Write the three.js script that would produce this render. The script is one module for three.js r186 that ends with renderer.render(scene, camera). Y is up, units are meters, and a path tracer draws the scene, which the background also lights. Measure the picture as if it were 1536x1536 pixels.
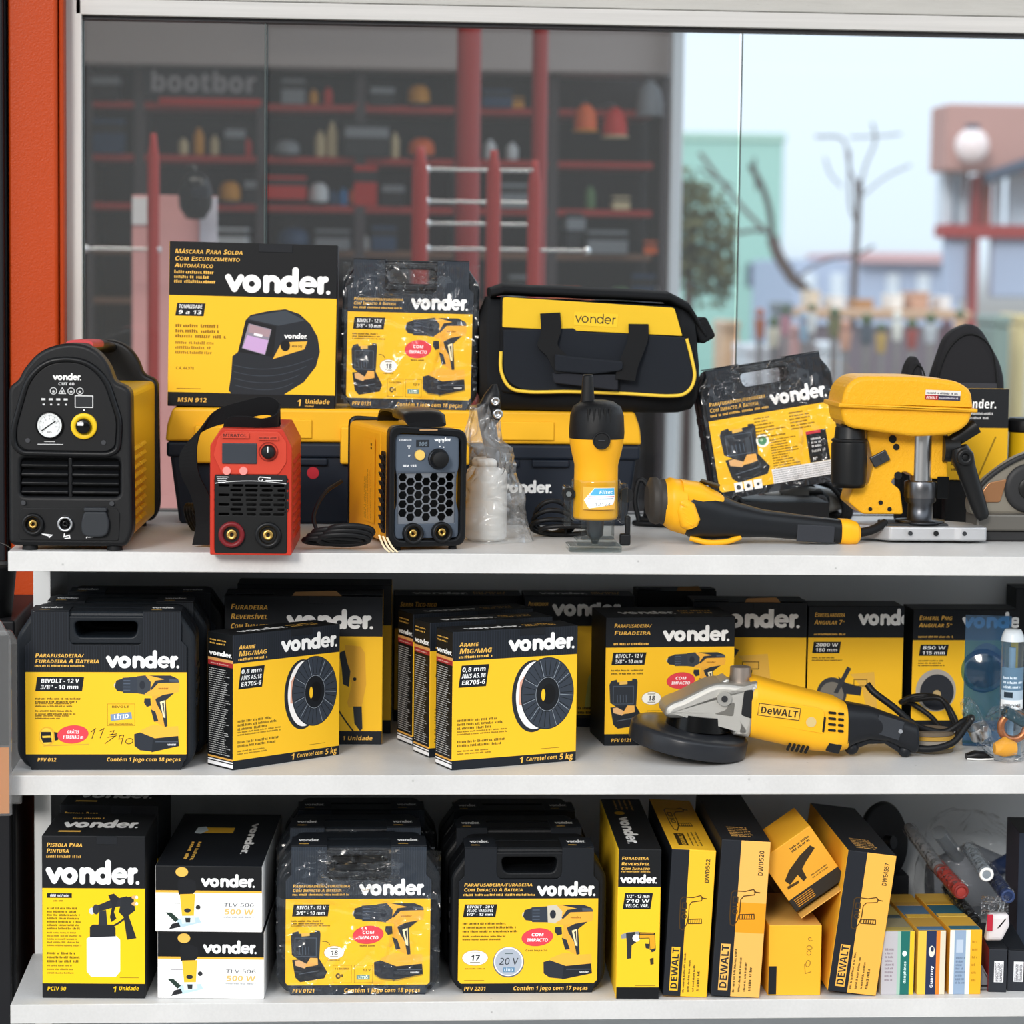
import * as THREE from 'three';
import { RoundedBoxGeometry } from 'three/addons/geometries/RoundedBoxGeometry.js';
import { mergeGeometries } from 'three/addons/utils/BufferGeometryUtils.js';
import { RectAreaLightUniformsLib } from 'three/addons/lights/RectAreaLightUniformsLib.js';

// ---------- camera, sky, exposure ----------
const scene = new THREE.Scene();
const FOC = 3860;                                                    // focal length in pixels of the 1536 frame
const camera = new THREE.PerspectiveCamera(2 * Math.atan(768 / FOC) * 180 / Math.PI, 1, 0.1, 300);
camera.rotation.order = 'YXZ';
camera.position.set(-0.26, 1.615, 3.67);
camera.rotation.set(-5.3 * Math.PI / 180, -4.05 * Math.PI / 180, 0.013);
camera.focus = 3.8;
camera.userData.fStop = 4.4;
camera.updateMatrixWorld(true);
const renderer = new THREE.WebGLRenderer({ antialias: true });
renderer.toneMapping = THREE.LinearToneMapping;
renderer.toneMappingExposure = 1.24;
renderer.shadowMap.enabled = true;
RectAreaLightUniformsLib.init();

// hazy bright day sky: smooth air with thin streaks of cloud
{
  const W = 512, H = 256, d = new Float32Array(W * H * 4);
  for (let j = 0; j < H; j++) for (let i = 0; i < W; i++) {
    const el = (j / H - 0.5) * Math.PI, az = i / W * Math.PI * 2, up = Math.max(0, Math.sin(el));
    const n = 0.5 + 0.25 * Math.sin(az * 3 + 9 * up + 1.3 * Math.sin(az * 2 + up * 21)) + 0.25 * Math.sin(az * 7 - up * 31 + 2 * Math.sin(az * 3));
    const cloud = 0.35 + 0.3 * n + 0.25 * up, k = Math.pow(up, 0.55), o = (j * W + i) * 4;
    const air = [0.95 - 0.25 * k, 1.08 - 0.08 * k, 1.22 + 0.12 * k], white = [1.1 + 0.9 * k, 1.16 + 0.88 * k, 1.22 + 0.86 * k];
    for (let c = 0; c < 3; c++) d[o + c] = el < -0.02 ? [0.45, 0.44, 0.43][c] : (air[c] * (1 - cloud) + white[c] * cloud);
    d[o + 3] = 1;
  }
  const t = new THREE.DataTexture(d, W, H, THREE.RGBAFormat, THREE.FloatType);
  t.mapping = THREE.EquirectangularReflectionMapping; t.magFilter = THREE.LinearFilter; t.needsUpdate = true;
  scene.background = t; scene.environment = t;
  scene.backgroundIntensity = scene.environmentIntensity = 1.0;
}

// daylight from the bright, thinly veiled side of the sky behind the camera
{
  const sun = new THREE.DirectionalLight('#fff8f0', 1.75); sun.name = 'sun'; sun.position.set(-2.3, 3.65, 6.3); sun.target.position.set(0.1, 0.9, 0);
  sun.castShadow = true; sun.shadow.radius = 26; sun.shadow.mapSize.set(2048, 2048);
  Object.assign(sun.shadow.camera, { left: -4, right: 4, top: 4, bottom: -4, near: 0.5, far: 20 }); scene.add(sun, sun.target);
}

// ---------- helpers ----------
const V = (x, y, z) => new THREE.Vector3(x, y, z), PI = Math.PI;
let seed = 7;
const rnd = () => { seed = (seed * 1664525 + 1013904223) >>> 0; return seed / 4294967296; };
const rr = (a, b) => a + (b - a) * rnd();
const ray = (px, py) => V((px - 768) / FOC, -(py - 768) / FOC, -1).applyQuaternion(camera.quaternion);
const P = (px, py, z) => { const d = ray(px, py); return d.multiplyScalar((z - camera.position.z) / d.z).add(camera.position); };   // a point at depth z
const S = (px, py, y) => { const d = ray(px, py); return d.multiplyScalar((y - camera.position.y) / d.y).add(camera.position); };   // a point on the level y
const mpp = (z) => (camera.position.z - z) / FOC;                    // metres per pixel at depth z
const SH = [1.213, 0.8903, 0.5553];                                  // tops of the three shelves
const taken = {};
const numbered = (n) => { const k = taken[n] = (taken[n] ?? -1) + 1; return k ? n + '_' + String(k).padStart(3, '0') : n; };
function tag(o, label, category, group) { o.userData.label = label; o.userData.category = category; if (group) o.userData.group = group; return o; }
function thing(name, label, category, pos = V(0, 0, 0), turn = 0, group) {
  const o = new THREE.Group(); o.name = numbered(name); o.position.copy(pos); o.rotation.y = turn; scene.add(o); return tag(o, label, category, group);
}
function part(name, geo, mat, parent, label) {
  const m = new THREE.Mesh(geo, mat); m.name = name; m.castShadow = m.receiveShadow = true; parent.add(m);
  if (label) m.userData.label = label; return m;
}
function solo(name, label, category, geo, mat, group) { const m = part(numbered(name), geo, mat, scene); return tag(m, label, category, group); }
function struct(name, geo, mat, label, category) { const m = part(name, geo, mat, scene); m.userData.kind = 'structure'; if (label) tag(m, label, category); return m; }
const std = (color, roughness = 0.6, metalness = 0, extra = {}) => new THREE.MeshPhysicalMaterial({ color, roughness, metalness, specularIntensity: 0.5, ...extra });
const phy = (o) => new THREE.MeshPhysicalMaterial(o);
const at = (g, x = 0, y = 0, z = 0, rx = 0, ry = 0, rz = 0) => { if (rz) g.rotateZ(rz); if (rx) g.rotateX(rx); if (ry) g.rotateY(ry); return g.translate(x, y, z); };
const clean = (g) => { g = g.index ? g.toNonIndexed() : g; for (const k of Object.keys(g.attributes)) if (!['position', 'normal', 'uv'].includes(k)) g.deleteAttribute(k); g.clearGroups(); if (!g.attributes.uv) g.setAttribute('uv', new THREE.BufferAttribute(new Float32Array(g.attributes.position.count * 2), 2)); return g; };
const merge = (...gs) => mergeGeometries(gs.flat().map(clean));
const rbox = (w, h, d, x = 0, y = 0, z = 0, r = 0.003, seg = 2) => new RoundedBoxGeometry(w, h, d, seg, Math.min(r, w / 2.01, h / 2.01, d / 2.01)).translate(x, y, z);
const cyl = (r1, r2, h, x = 0, y = 0, z = 0, axis = 'y', seg = 28) => { const g = new THREE.CylinderGeometry(r1, r2, h, seg); if (axis === 'z') g.rotateX(PI / 2); if (axis === 'x') g.rotateZ(-PI / 2); return g.translate(x, y, z); };
const lathe = (pts, seg = 32, axis = 'y') => { const g = new THREE.LatheGeometry(pts.map(([r, y]) => new THREE.Vector2(r, y)), seg); if (axis === 'z') g.rotateX(PI / 2); if (axis === 'x') g.rotateZ(-PI / 2); return g; };
const tube = (pts, r, seg = 40, closed = false, rad = 8) => new THREE.TubeGeometry(new THREE.CatmullRomCurve3(pts.map((p) => p.isVector3 ? p : V(...p)), closed, 'catmullrom', 0.5), seg, r, rad, closed);
const torus = (R, r, x = 0, y = 0, z = 0, axis = 'z', seg = 32) => { const g = new THREE.TorusGeometry(R, r, 10, seg); if (axis === 'y') g.rotateX(PI / 2); if (axis === 'x') g.rotateY(PI / 2); return g.translate(x, y, z); };
function shp(pts, holes = []) { const s = new THREE.Shape(pts.map(([x, y]) => new THREE.Vector2(x, y))); for (const h of holes) s.holes.push(new THREE.Path(h.map(([x, y]) => new THREE.Vector2(x, y)))); return s; }
// rounds the corners of a polygon [[x, y, radius?] ...]
function rpoly(pts, r = 0.005, n = 4) {
  const out = [], N = pts.length;
  pts.forEach((p, i) => {
    const a = pts[(i + N - 1) % N], b = pts[(i + 1) % N], q = p[2] ?? r, la = Math.hypot(a[0] - p[0], a[1] - p[1]), lb = Math.hypot(b[0] - p[0], b[1] - p[1]), ra = Math.min(q, la * 0.48), rb = Math.min(q, lb * 0.48);
    const A = [p[0] + (a[0] - p[0]) / la * ra, p[1] + (a[1] - p[1]) / la * ra], B = [p[0] + (b[0] - p[0]) / lb * rb, p[1] + (b[1] - p[1]) / lb * rb];
    if (q <= 0) { out.push([p[0], p[1]]); return; }
    for (let k = 0; k <= n; k++) { const t = k / n, u = 1 - t; out.push([u * u * A[0] + 2 * u * t * p[0] + t * t * B[0], u * u * A[1] + 2 * u * t * p[1] + t * t * B[1]]); }
  });
  return out;
}
// extrudes a polygon; front face at z = 0, going back to z = -depth
function ext(pts, depth, bevel = 0.002, holes = [], seg = 2) {
  const g = new THREE.ExtrudeGeometry(shp(pts, holes), { depth: Math.max(1e-4, depth - 2 * bevel), bevelEnabled: bevel > 0, bevelThickness: bevel, bevelSize: bevel, bevelOffset: -bevel, bevelSegments: seg, curveSegments: 12 });
  return g.translate(0, 0, -depth + bevel);
}
// uv from x, y over a rectangle (print on a front face)
function planar(g, x0, y0, w, h) { const p = g.attributes.position, u = new Float32Array(p.count * 2); for (let i = 0; i < p.count; i++) { u[2 * i] = (p.getX(i) - x0) / w; u[2 * i + 1] = (p.getY(i) - y0) / h; } g.setAttribute('uv', new THREE.BufferAttribute(u, 2)); return g; }
const circ = (cx, cy, r, n = 20) => Array.from({ length: n }, (_, i) => [cx + r * Math.cos(i / n * 2 * PI), cy + r * Math.sin(i / n * 2 * PI)]);
// textures
function canvasTex(w, h, draw) { const c = document.createElement('canvas'); c.width = w; c.height = h; const g = c.getContext('2d'); draw(g, w, h); const t = new THREE.CanvasTexture(c); t.colorSpace = THREE.SRGBColorSpace; t.anisotropy = 8; return t; }
function noiseTex(n, f, srgb) { const d = new Uint8Array(n * n * 4); for (let j = 0; j < n; j++) for (let i = 0; i < n; i++) { const c = f(i / n, j / n), o = (j * n + i) * 4; for (let k = 0; k < 3; k++) d[o + k] = Math.max(0, Math.min(255, (Array.isArray(c) ? c[k] : c) * 255)); d[o + 3] = 255; } const t = new THREE.DataTexture(d, n, n); t.wrapS = t.wrapT = THREE.RepeatWrapping; t.magFilter = THREE.LinearFilter; if (srgb) t.colorSpace = THREE.SRGBColorSpace; t.needsUpdate = true; return t; }
const grid = Array.from({ length: 4096 }, () => rnd());
const vnoise = (x, y, n) => { const xi = Math.floor(x * n), yi = Math.floor(y * n), fx = x * n - xi, fy = y * n - yi, g = (i, j) => grid[(((j % n) + n) % n * 71 + ((i % n) + n) % n * 13 + n * 7) % 4096], s = fx * fx * (3 - 2 * fx), t = fy * fy * (3 - 2 * fy); return (g(xi, yi) * (1 - s) + g(xi + 1, yi) * s) * (1 - t) + (g(xi, yi + 1) * (1 - s) + g(xi + 1, yi + 1) * s) * t; };
const speck = noiseTex(256, () => 0.35 + 0.6 * rnd());
const soft = noiseTex(256, (x, y) => 0.5 * vnoise(x, y, 8) + 0.3 * vnoise(x, y, 24) + 0.2 * vnoise(x, y, 64));
const weave = noiseTex(256, (x, y) => 0.5 + 0.25 * Math.sin(x * 64 * 2 * PI) * Math.sin(y * 64 * 2 * PI) + 0.2 * (rnd() - 0.5));
const dusty = noiseTex(512, (x, y) => { const n = 0.5 * vnoise(x, y, 6) + 0.3 * vnoise(x, y, 19) + 0.2 * vnoise(x, y, 60), k = 0.85 - 0.07 * n - (rnd() > 0.9996 ? 0.2 : 0) - 0.02 * rnd(); return [k, k * 0.995, k * 0.985]; }, true);
const tiled = (t, x, y = x) => { const c = t.clone(); c.repeat.set(x, y); c.needsUpdate = true; return c; };
// shared materials
const M = {
  white: std('#ffffff', 0.42, 0, { map: tiled(dusty, 1, 1) }),
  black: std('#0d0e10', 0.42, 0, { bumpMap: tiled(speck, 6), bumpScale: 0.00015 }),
  blackGloss: std('#0a0b0c', 0.2),
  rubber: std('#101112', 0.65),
  navy: std('#171c24', 0.5),
  navyRough: std('#222831', 0.6, 0, { bumpMap: tiled(speck, 8), bumpScale: 0.0002 }),
  yellow: std('#f2b51d', 0.42),
  yellowPlain: std('#f0b41c', 0.5),
  orange: std('#e09a10', 0.45),
  red: std('#d9402c', 0.45),
  steel: std('#c9cacb', 0.28, 1),
  darkSteel: std('#55575b', 0.35, 1),
  alu: std('#b9babc', 0.45, 0.85, { bumpMap: tiled(speck, 8), bumpScale: 0.0002 }),
  brass: std('#c9a45a', 0.3, 1),
  card: std('#b98a52', 0.85),
  kraft: std('#8d6a45', 0.9),
  whitePlastic: std('#f1f1ee', 0.45),
  greyPlastic: std('#6d7074', 0.5),
  film: phy({ color: '#ffffff', roughness: 0.12, transmission: 1, thickness: 0, ior: 1.45, bumpMap: tiled(soft, 4), bumpScale: 0.004 }),
};

// ---------- the shelf unit ----------
const ZB = -0.62;                                                    // back of the shelves
const XL = -0.716, XR = 1.1;
const shelfLabels = ['white shelf board carrying the welders, tool bag and routers', 'white shelf board carrying the wire spool boxes and the angle grinder', 'white lowest shelf board carrying stacked cases and cartons'];
SH.forEach((y, i) => {
  const xi = XL + 0.0305, zs = 0.2802, g = ext(i ? [[XL, 0], [XR - 0.014, 0], [XR - 0.014, 0.544], [xi, 0.544], [xi, zs], [XL, zs]] : [[XL, 0], [XR, 0], [XR, -ZB], [XL, -ZB]], 0.0285, 0.001).rotateX(-PI / 2).translate(0, y, 0);
  planar(g, 0, 0, 1, 1); const p = g.attributes.position, u = g.attributes.uv; for (let k = 0; k < p.count; k++) u.setXY(k, p.getX(k) * 0.9 + i * 0.37, (p.getZ(k) + p.getY(k)) * 0.9);
  const m = solo('shelf_board', shelfLabels[i], 'shelf', g, M.white);
});
{
  const side = std('#d9dcdd', 0.55), back = std('#d9dfe4', 0.6, 0, { bumpMap: tiled(speck, 5), bumpScale: 0.0002 });
  const cab = thing('cabinet', 'pale grey cabinet carcass behind the two lower rows of goods', 'cabinet', V(0, 0, 0));
  part('back_panel', rbox(XR + 0.72, SH[0] - 0.03, 0.014, (XR - 0.69) / 2, (SH[0] - 0.03) / 2, -0.552, 0.001), back, cab);
  part('side_panel', rbox(0.026, SH[0] - 0.03, 0.262, -0.7, (SH[0] - 0.03) / 2, -0.412, 0.001), side, cab);
  part('side_panel', rbox(0.026, SH[0] - 0.03, 0.262, XR, (SH[0] - 0.03) / 2, -0.412, 0.001), side, cab);
}
// glazing above: white frame, header and sliding panes
{
  const zf = ZB - 0.02, a = P(98, 300, zf), b = P(123, 300, zf), h0 = P(123, 22, zf).y, h1 = h0 + 0.2;
  const fr = thing('display_frame', 'white painted frame around the glass panes, chipped along its header', 'frame');
  part('post', rbox(b.x - a.x, h1 - SH[0] + 0.03, 0.05, (a.x + b.x) / 2, (h1 + SH[0] - 0.03) / 2, zf - 0.025, 0.002), M.white, fr);
  part('header', rbox(XR - b.x + 0.02, 0.026, 0.05, (XR + b.x) / 2, h0 + 0.0135, zf - 0.025, 0.0015), M.white, fr);
  part('header_fascia', rbox(XR - b.x + 0.02, 0.17, 0.045, (XR + b.x) / 2, h0 + 0.113, zf - 0.028, 0.002), std('#e9e9e6', 0.6, 0, { map: tiled(dusty, 1), bumpMap: tiled(soft, 2), bumpScale: 0.001 }), fr);
  part('track', rbox(XR - b.x, 0.006, 0.03, (XR + b.x) / 2, h0 - 0.003, zf - 0.028, 0.001), std('#4b4a4c', 0.5, 0.6), fr);
  part('sill_track', rbox(XR - b.x, 0.008, 0.03, (XR + b.x) / 2, SH[0] - 0.004, zf - 0.028, 0.001), std('#8a8b8d', 0.4, 0.7), fr);
  const glass = phy({ color: '#d6dde1', roughness: 0.0, transmission: 0.93, thickness: 0, ior: 1.5 }), edge = phy({ color: '#55605f', roughness: 0.25 });
  const pane = (x0, x1, z, label) => {
    const t = thing('glass_pane', label, 'glass', V((x0 + x1) / 2, SH[0] + 0.0008, z)), gh = h0 - SH[0] - 0.0076;
    part('sheet', new THREE.PlaneGeometry(x1 - x0 - 0.002, gh).translate(0, gh / 2, 0), glass, t);
    for (const s of x1 < 0.5 && x0 > -0.5 ? [-1] : [-1, 1]) part('polished_edge', rbox(0.0022, gh, 0.005, s * ((x1 - x0) / 2 - 0.0014), gh / 2, 0, 0.0008), edge, t);
  };
  pane(b.x, P(398, 300, zf).x, zf - 0.018, 'narrow sliding glass pane next to the white frame post');
  pane(P(398, 300, zf).x, P(1110, 300, zf).x, zf - 0.03, 'wide sliding glass pane behind the mask box and tool bag');
  pane(P(1110, 300, zf).x, XR, zf - 0.018, 'sliding glass pane in front of the street view');
}
// unseen canopy added over the shelves to keep zenith sky off their tops
{ const aw = thing('added_awning', 'unseen flat metal canopy added to shade the shelf tops', 'added_awning', V(0.3, 3.3, -0.7)); part('roof_sheet', rbox(6, 0.05, 1.7, 0, 0.025, 0.85, 0.01), std('#b9b6b0', 0.6), aw); part('front_lip', rbox(6, 0.14, 0.04, 0, -0.02, 1.7, 0.01), std('#a8481f', 0.5), aw); for (const x of [-2.4, 0, 2.4]) part('bracket', rbox(0.05, 0.06, 1.66, x, -0.03, 0.85, 0.01), M.darkSteel, aw); }
// orange column and dark door edge on the left
{
  const zc = -0.6, a = P(13, 300, zc).x, b = P(98, 300, zc).x;
  const col = std('#b4400f', 0.42, 0, { bumpMap: tiled(speck, 3), bumpScale: 0.0005 });
  struct('column_orange', merge(ext(rpoly([[a, 0], [b - 0.012, 0], [b - 0.012, 3.2], [a, 3.2]], 0.0), 0.1, 0.006, [], 4).translate(0, 0, zc), rbox(0.008, 3.2, 0.1, b - 0.006, 1.6, zc - 0.055, 0.003)), col, 'orange painted steel column beside the display', 'column');
  struct('door_1', merge(rbox(0.3, 3.2, 0.05, a - 0.153, 1.6, zc - 0.03, 0.004), rbox(0.012, 3.2, 0.03, a - 0.012, 1.6, zc + 0.005, 0.003)), std('#16181d', 0.4), 'dark metal door edge beside the orange column', 'door');
}
{
  const p = P(22, 900, -0.24), w = 0.34, h = P(22, 931, -0.24).y, t = thing('added_dark_cabinet', 'added black cabinet darkening the strip just left of the white shelves', 'cabinet', V(p.x - w / 2, 0, -0.24));  // cabinet added to darken the column foot and block light there
  part('carcass', rbox(w, h - 0.02, 0.32, 0, (h - 0.02) / 2 + 0.02, -0.16, 0.004), std('#17181b', 0.5), t); part('door', rbox(w - 0.012, h - 0.05, 0.012, 0, (h - 0.05) / 2 + 0.035, 0.007, 0.003), std('#1b1c20', 0.45), t); part('plinth', rbox(w - 0.03, 0.022, 0.28, 0, 0.011, -0.17, 0.002), M.rubber, t);
}
// ---------- the shop behind the glass ----------
const concrete = std('#9a9690', 0.85, 0, { bumpMap: tiled(soft, 6), bumpScale: 0.003 });
struct('floor', rbox(60, 0.1, 90, 6, -0.05, -30, 0.01), concrete, 'grey concrete floor running out to the street', 'floor');
const ZW = -5, xEnd = P(1003, 300, ZW).x, xBeg = -2.6;
const pal = { plaster: std('#b5aba8', 0.8), dark: std('#4b4446', 0.7), shelfRed: std('#a8332e', 0.5), wood: std('#7a5a48', 0.7) };
struct('ceiling', rbox(xEnd - xBeg + 0.2, 0.12, 5.4, (xEnd + xBeg) / 2, 3.3, -3.2, 0.01), std('#c9c3bf', 0.8), 'shop ceiling above the aisle', 'ceiling');
struct('wall_back', rbox(xEnd - xBeg, 3.25, 0.12, (xEnd + xBeg) / 2, 1.62, ZW - 0.5, 0.01), std('#4a4648', 0.8), 'dark back wall of the shop', 'wall');
struct('wall_left', rbox(0.12, 3.25, 5.2, xBeg, 1.62, -3.1, 0.01), std('#6a6463', 0.8), 'side wall of the shop', 'wall');
const yBulk = P(500, 103, ZW).y;
struct('trim_1', rbox(xEnd - xBeg, 3.25 - yBulk, 0.3, (xEnd + xBeg) / 2, (3.25 + yBulk) / 2, ZW - 0.1, 0.005), pal.plaster, 'pale bulkhead above the shop shelving', 'bulkhead');
{ const a = P(1003, 300, ZW + 0.1), b = P(1021, 300, ZW + 0.1); struct('trim_2', rbox(b.x - a.x, 3.25, 0.06, (a.x + b.x) / 2, 1.625, ZW + 0.1, 0.004), std('#e9eef2', 0.5), 'white post at the end of the shop shelving', 'post'); }
// wall rack with its boards
const rackRows = [[156, 'top'], [235, 'second'], [308, 'third'], [375, 'fourth'], [450, 'fifth'], [530, 'sixth']];
{
  const rack = thing('wall_rack', 'tall dark wall rack with red shelf edges seen through the glass', 'rack', V((xBeg + xEnd) / 2, 0, ZW - 0.22));
  const w = xEnd - xBeg - 0.1;
  part('back_board', rbox(w, yBulk, 0.02, 0, yBulk / 2, -0.19, 0.002), pal.dark, rack);
  for (const [py] of rackRows) part('rack_board', rbox(w, 0.022, 0.36, 0, P(500, py, ZW).y - 0.011, 0, 0.003), py === 308 || py === 156 || py === 235 ? pal.shelfRed : pal.wood, rack);
  for (const px of [130, 208, 392, 540, 690, 830, 1000]) part('upright', rbox(0.035, yBulk, 0.37, P(px, 300, ZW).x - rack.position.x, yBulk / 2, 0, 0.003), pal.dark, rack);
}
// shop goods on the rack: bottles, packs, machines
{
  const cols = { red: '#c0261f', amber: '#c98a2c', cream: '#cdbb94', navy: '#27405e', white: '#cfd2d6', orange: '#d8602a', green: '#5c7a52', black: '#1d1e21', grey: '#83878c', blue: '#2f6fa8' };
  const mats = Object.fromEntries(Object.entries(cols).map(([k, v]) => [k, std(v, 0.45)]));
  const rowName = Object.fromEntries(rackRows.map(([p, n]) => [p, n]));
  const kinds = {
    bottle: (t, w, h, m) => { part('bottle_body', lathe([[0, 0], [w / 2, 0.002], [w / 2, h * 0.62], [w * 0.2, h * 0.8], [w * 0.18, h * 0.88]], 14), m, t); part('cap', cyl(w * 0.21, w * 0.21, h * 0.13, 0, h * 0.94, 0, 'y', 12), mats.black, t); },
    carton: (t, w, h, m) => { part('carton_body', rbox(w, h, w * 0.8, 0, h / 2, 0, 0.002), m, t); part('printed_band', rbox(w * 1.004, h * 0.3, w * 0.806, 0, h * 0.72, 0, 0.002), m === mats.black ? mats.grey : mats.black, t); },
    machine: (t, w, h, m) => { part('housing', lathe([[0, 0], [w * 0.42, 0.003], [w * 0.5, h * 0.25], [w * 0.46, h * 0.6], [w * 0.25, h * 0.78], [0, h * 0.8]], 16), m, t); part('carry_handle', new THREE.TorusGeometry(w * 0.22, w * 0.05, 8, 18, PI).translate(0, h * 0.76, 0), mats.black, t); part('motor_base', cyl(w * 0.5, w * 0.52, h * 0.12, 0, h * 0.06, 0, 'y', 16), mats.black, t); },
    cone: (t, w, h, m) => { part('cone_body', lathe([[0, h], [w * 0.12, h * 0.99], [w * 0.4, h * 0.1], [w * 0.4, 0]], 16), m, t); part('cone_foot', rbox(w, h * 0.06, w, 0, h * 0.03, 0, 0.002), m, t); part('cone_band', lathe([[w * 0.22, h * 0.62], [w * 0.3, h * 0.4]], 16), mats.white, t); },
  };
  const words = { bottle: 'bottle', carton: 'carton', machine: 'small machine', cone: 'traffic cone' };
  const put = (kind, col, px, pyB, w, h) => {
    const p = P(px, pyB, ZW - 0.06), k = mpp(ZW - 0.06);
    const t = thing(kind === 'machine' ? 'shop_machine' : kind === 'cone' ? 'traffic_cone' : 'shop_' + kind, '', words[kind], V(p.x, P(500, pyB, ZW).y + 0.0005, p.z), rr(-0.3, 0.3), 'goods on the rack behind the glass');
    kinds[kind](t, w * k, h * k, mats[col]);
    return [t, kind, col, px, pyB];
  };
  const all = [];
  const L = [
    ['carton', 'grey', 440, 156, 34, 36], ['bottle', 'amber', 470, 156, 14, 26], ['bottle', 'red', 492, 156, 14, 30], ['cone', 'red', 541, 156, 20, 46], ['carton', 'black', 572, 156, 36, 30], ['machine', 'amber', 628, 156, 34, 40], ['carton', 'navy', 745, 156, 44, 26], ['carton', 'amber', 775, 156, 20, 16], ['carton', 'black', 160, 156, 40, 40],
    ['bottle', 'cream', 275, 235, 15, 28], ['bottle', 'amber', 298, 235, 16, 46], ['bottle', 'cream', 322, 235, 14, 34], ['carton', 'black', 352, 235, 30, 44], ['bottle', 'red', 372, 235, 12, 30], ['machine', 'grey', 430, 235, 40, 30], ['bottle', 'cream', 480, 235, 16, 44], ['bottle', 'cream', 498, 235, 17, 60], ['carton', 'black', 548, 235, 64, 50], ['bottle', 'cream', 592, 235, 13, 44], ['machine', 'orange', 632, 235, 40, 38], ['bottle', 'white', 735, 235, 18, 34], ['bottle', 'white', 768, 235, 18, 30], ['carton', 'navy', 165, 235, 44, 50],
    ['carton', 'red', 428, 300, 60, 34], ['machine', 'white', 478, 308, 30, 42], ['carton', 'red', 548, 308, 34, 60], ['bottle', 'blue', 515, 308, 14, 30], ['machine', 'orange', 535, 308, 26, 34], ['bottle', 'navy', 500, 308, 14, 26], ['carton', 'black', 590, 308, 30, 36], ['machine', 'amber', 345, 308, 34, 42], ['carton', 'black', 380, 308, 26, 40], ['bottle', 'white', 598, 308, 12, 30], ['carton', 'grey', 770, 308, 40, 36],
    ['carton', 'black', 860, 375, 30, 60], ['carton', 'grey', 910, 375, 60, 34], ['bottle', 'green', 885, 308, 16, 40], ['bottle', 'green', 897, 375, 14, 26], ['carton', 'cream', 930, 308, 26, 20], ['carton', 'orange', 975, 375, 20, 20], ['bottle', 'orange', 880, 450, 18, 22],
    ['carton', 'white', 350, 375, 46, 30], ['machine', 'navy', 440, 375, 50, 40], ['carton', 'grey', 500, 375, 50, 30], ['bottle', 'white', 548, 375, 14, 26], ['carton', 'navy', 575, 375, 36, 36], ['carton', 'orange', 845, 450, 50, 22], ['machine', 'green', 930, 450, 34, 30], ['carton', 'navy', 965, 450, 34, 44], ['bottle', 'white', 990, 450, 14, 36], ['carton', 'grey', 780, 450, 30, 40],
  ];
  for (const l of L) all.push(put(...l));
  // labels by shelf and place among neighbours
  const rowsOf = {};
  for (const e of all) (rowsOf[e[4] === 300 ? 308 : e[4]] ??= []).push(e);
  const ord = ['first', 'second', 'third', 'fourth', 'fifth', 'sixth', 'seventh', 'eighth', 'ninth', 'tenth', 'eleventh', 'twelfth', 'thirteenth', 'fourteenth', 'fifteenth', 'sixteenth', 'seventeenth', 'eighteenth'];
  for (const [row, es] of Object.entries(rowsOf)) es.sort((a, b) => a[3] - b[3]).forEach((e, i) => { const same = es.filter((o) => o[1] === e[1] && o[2] === e[2]), k = same.indexOf(e); e[0].userData.label = `blurred ${e[2]} ${words[e[1]]}${same.length > 1 ? ', ' + ord[k] + ' of its kind,' : ''} on the ${rowName[row]} rack board behind the glass`; });
  // hanging sign with pale letters on the rack's top row
  const sg = P(305, 124, ZW - 0.03), k = mpp(ZW - 0.03);
  const sign = thing('shop_sign', 'dark shop sign with large pale letters over a red strip', 'sign', V(sg.x, sg.y - 24 * k, sg.z));
  part('sign_board', rbox(178 * k, 48 * k, 0.02, 0, 24 * k, 0, 0.003), pal.dark, sign);
  part('red_strip', rbox(150 * k, 10 * k, 0.03, 10 * k, -4 * k, 0.004, 0.003), std('#c5221f', 0.5), sign);
  const letters = canvasTex(512, 128, (g, w, h) => { g.fillStyle = '#25262b'; g.fillRect(0, 0, w, h); g.fillStyle = '#a9a5a8'; g.font = 'bold 118px sans-serif'; g.textAlign = 'center'; g.fillText('bootbor', w / 2, 104); });
  part('lettering', new THREE.PlaneGeometry(176 * k, 44 * k).translate(0, 24 * k, 0.0105), std('#ffffff', 0.6, 0, { map: letters }), sign);
  // leaf blowers / helmets hung at the right end of the rack
  const hung = [[878, 196, 34, 40, 'orange', 'orange hard hat with amber crown hung on the shop rack'], [922, 205, 36, 44, 'red', 'red hard hat with pale visor hung on the shop rack'], [974, 172, 38, 50, 'grey', 'grey hard hat hung beside the white post']];
  for (const [px, py, w, h, c, lab] of hung) {
    const q = P(px, py, ZW + 0.05), kk = mpp(ZW + 0.05), t = thing('hard_hat', lab, 'helmet', V(q.x, q.y, q.z), rr(-0.3, 0.3), 'hard hats hung on the rack');
    part('crown', lathe([[w * 0.5 * kk, 0], [w * 0.52 * kk, h * 0.3 * kk], [w * 0.42 * kk, h * 0.72 * kk], [w * 0.2 * kk, h * 0.96 * kk], [0, h * kk]], 18), mats[c], t);
    part('brim', torus(w * 0.53 * kk, w * 0.05 * kk, 0, 0, 0, 'y', 20), c === 'red' ? mats.cream : c === 'orange' ? mats.amber : mats.grey, t);
    part('hook', tube([[0, h * kk, 0], [0, h * 1.1 * kk, -0.03], [0, h * 1.12 * kk, -0.2]], 0.004, 12, false, 6), mats.grey, t);
  }
}
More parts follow.
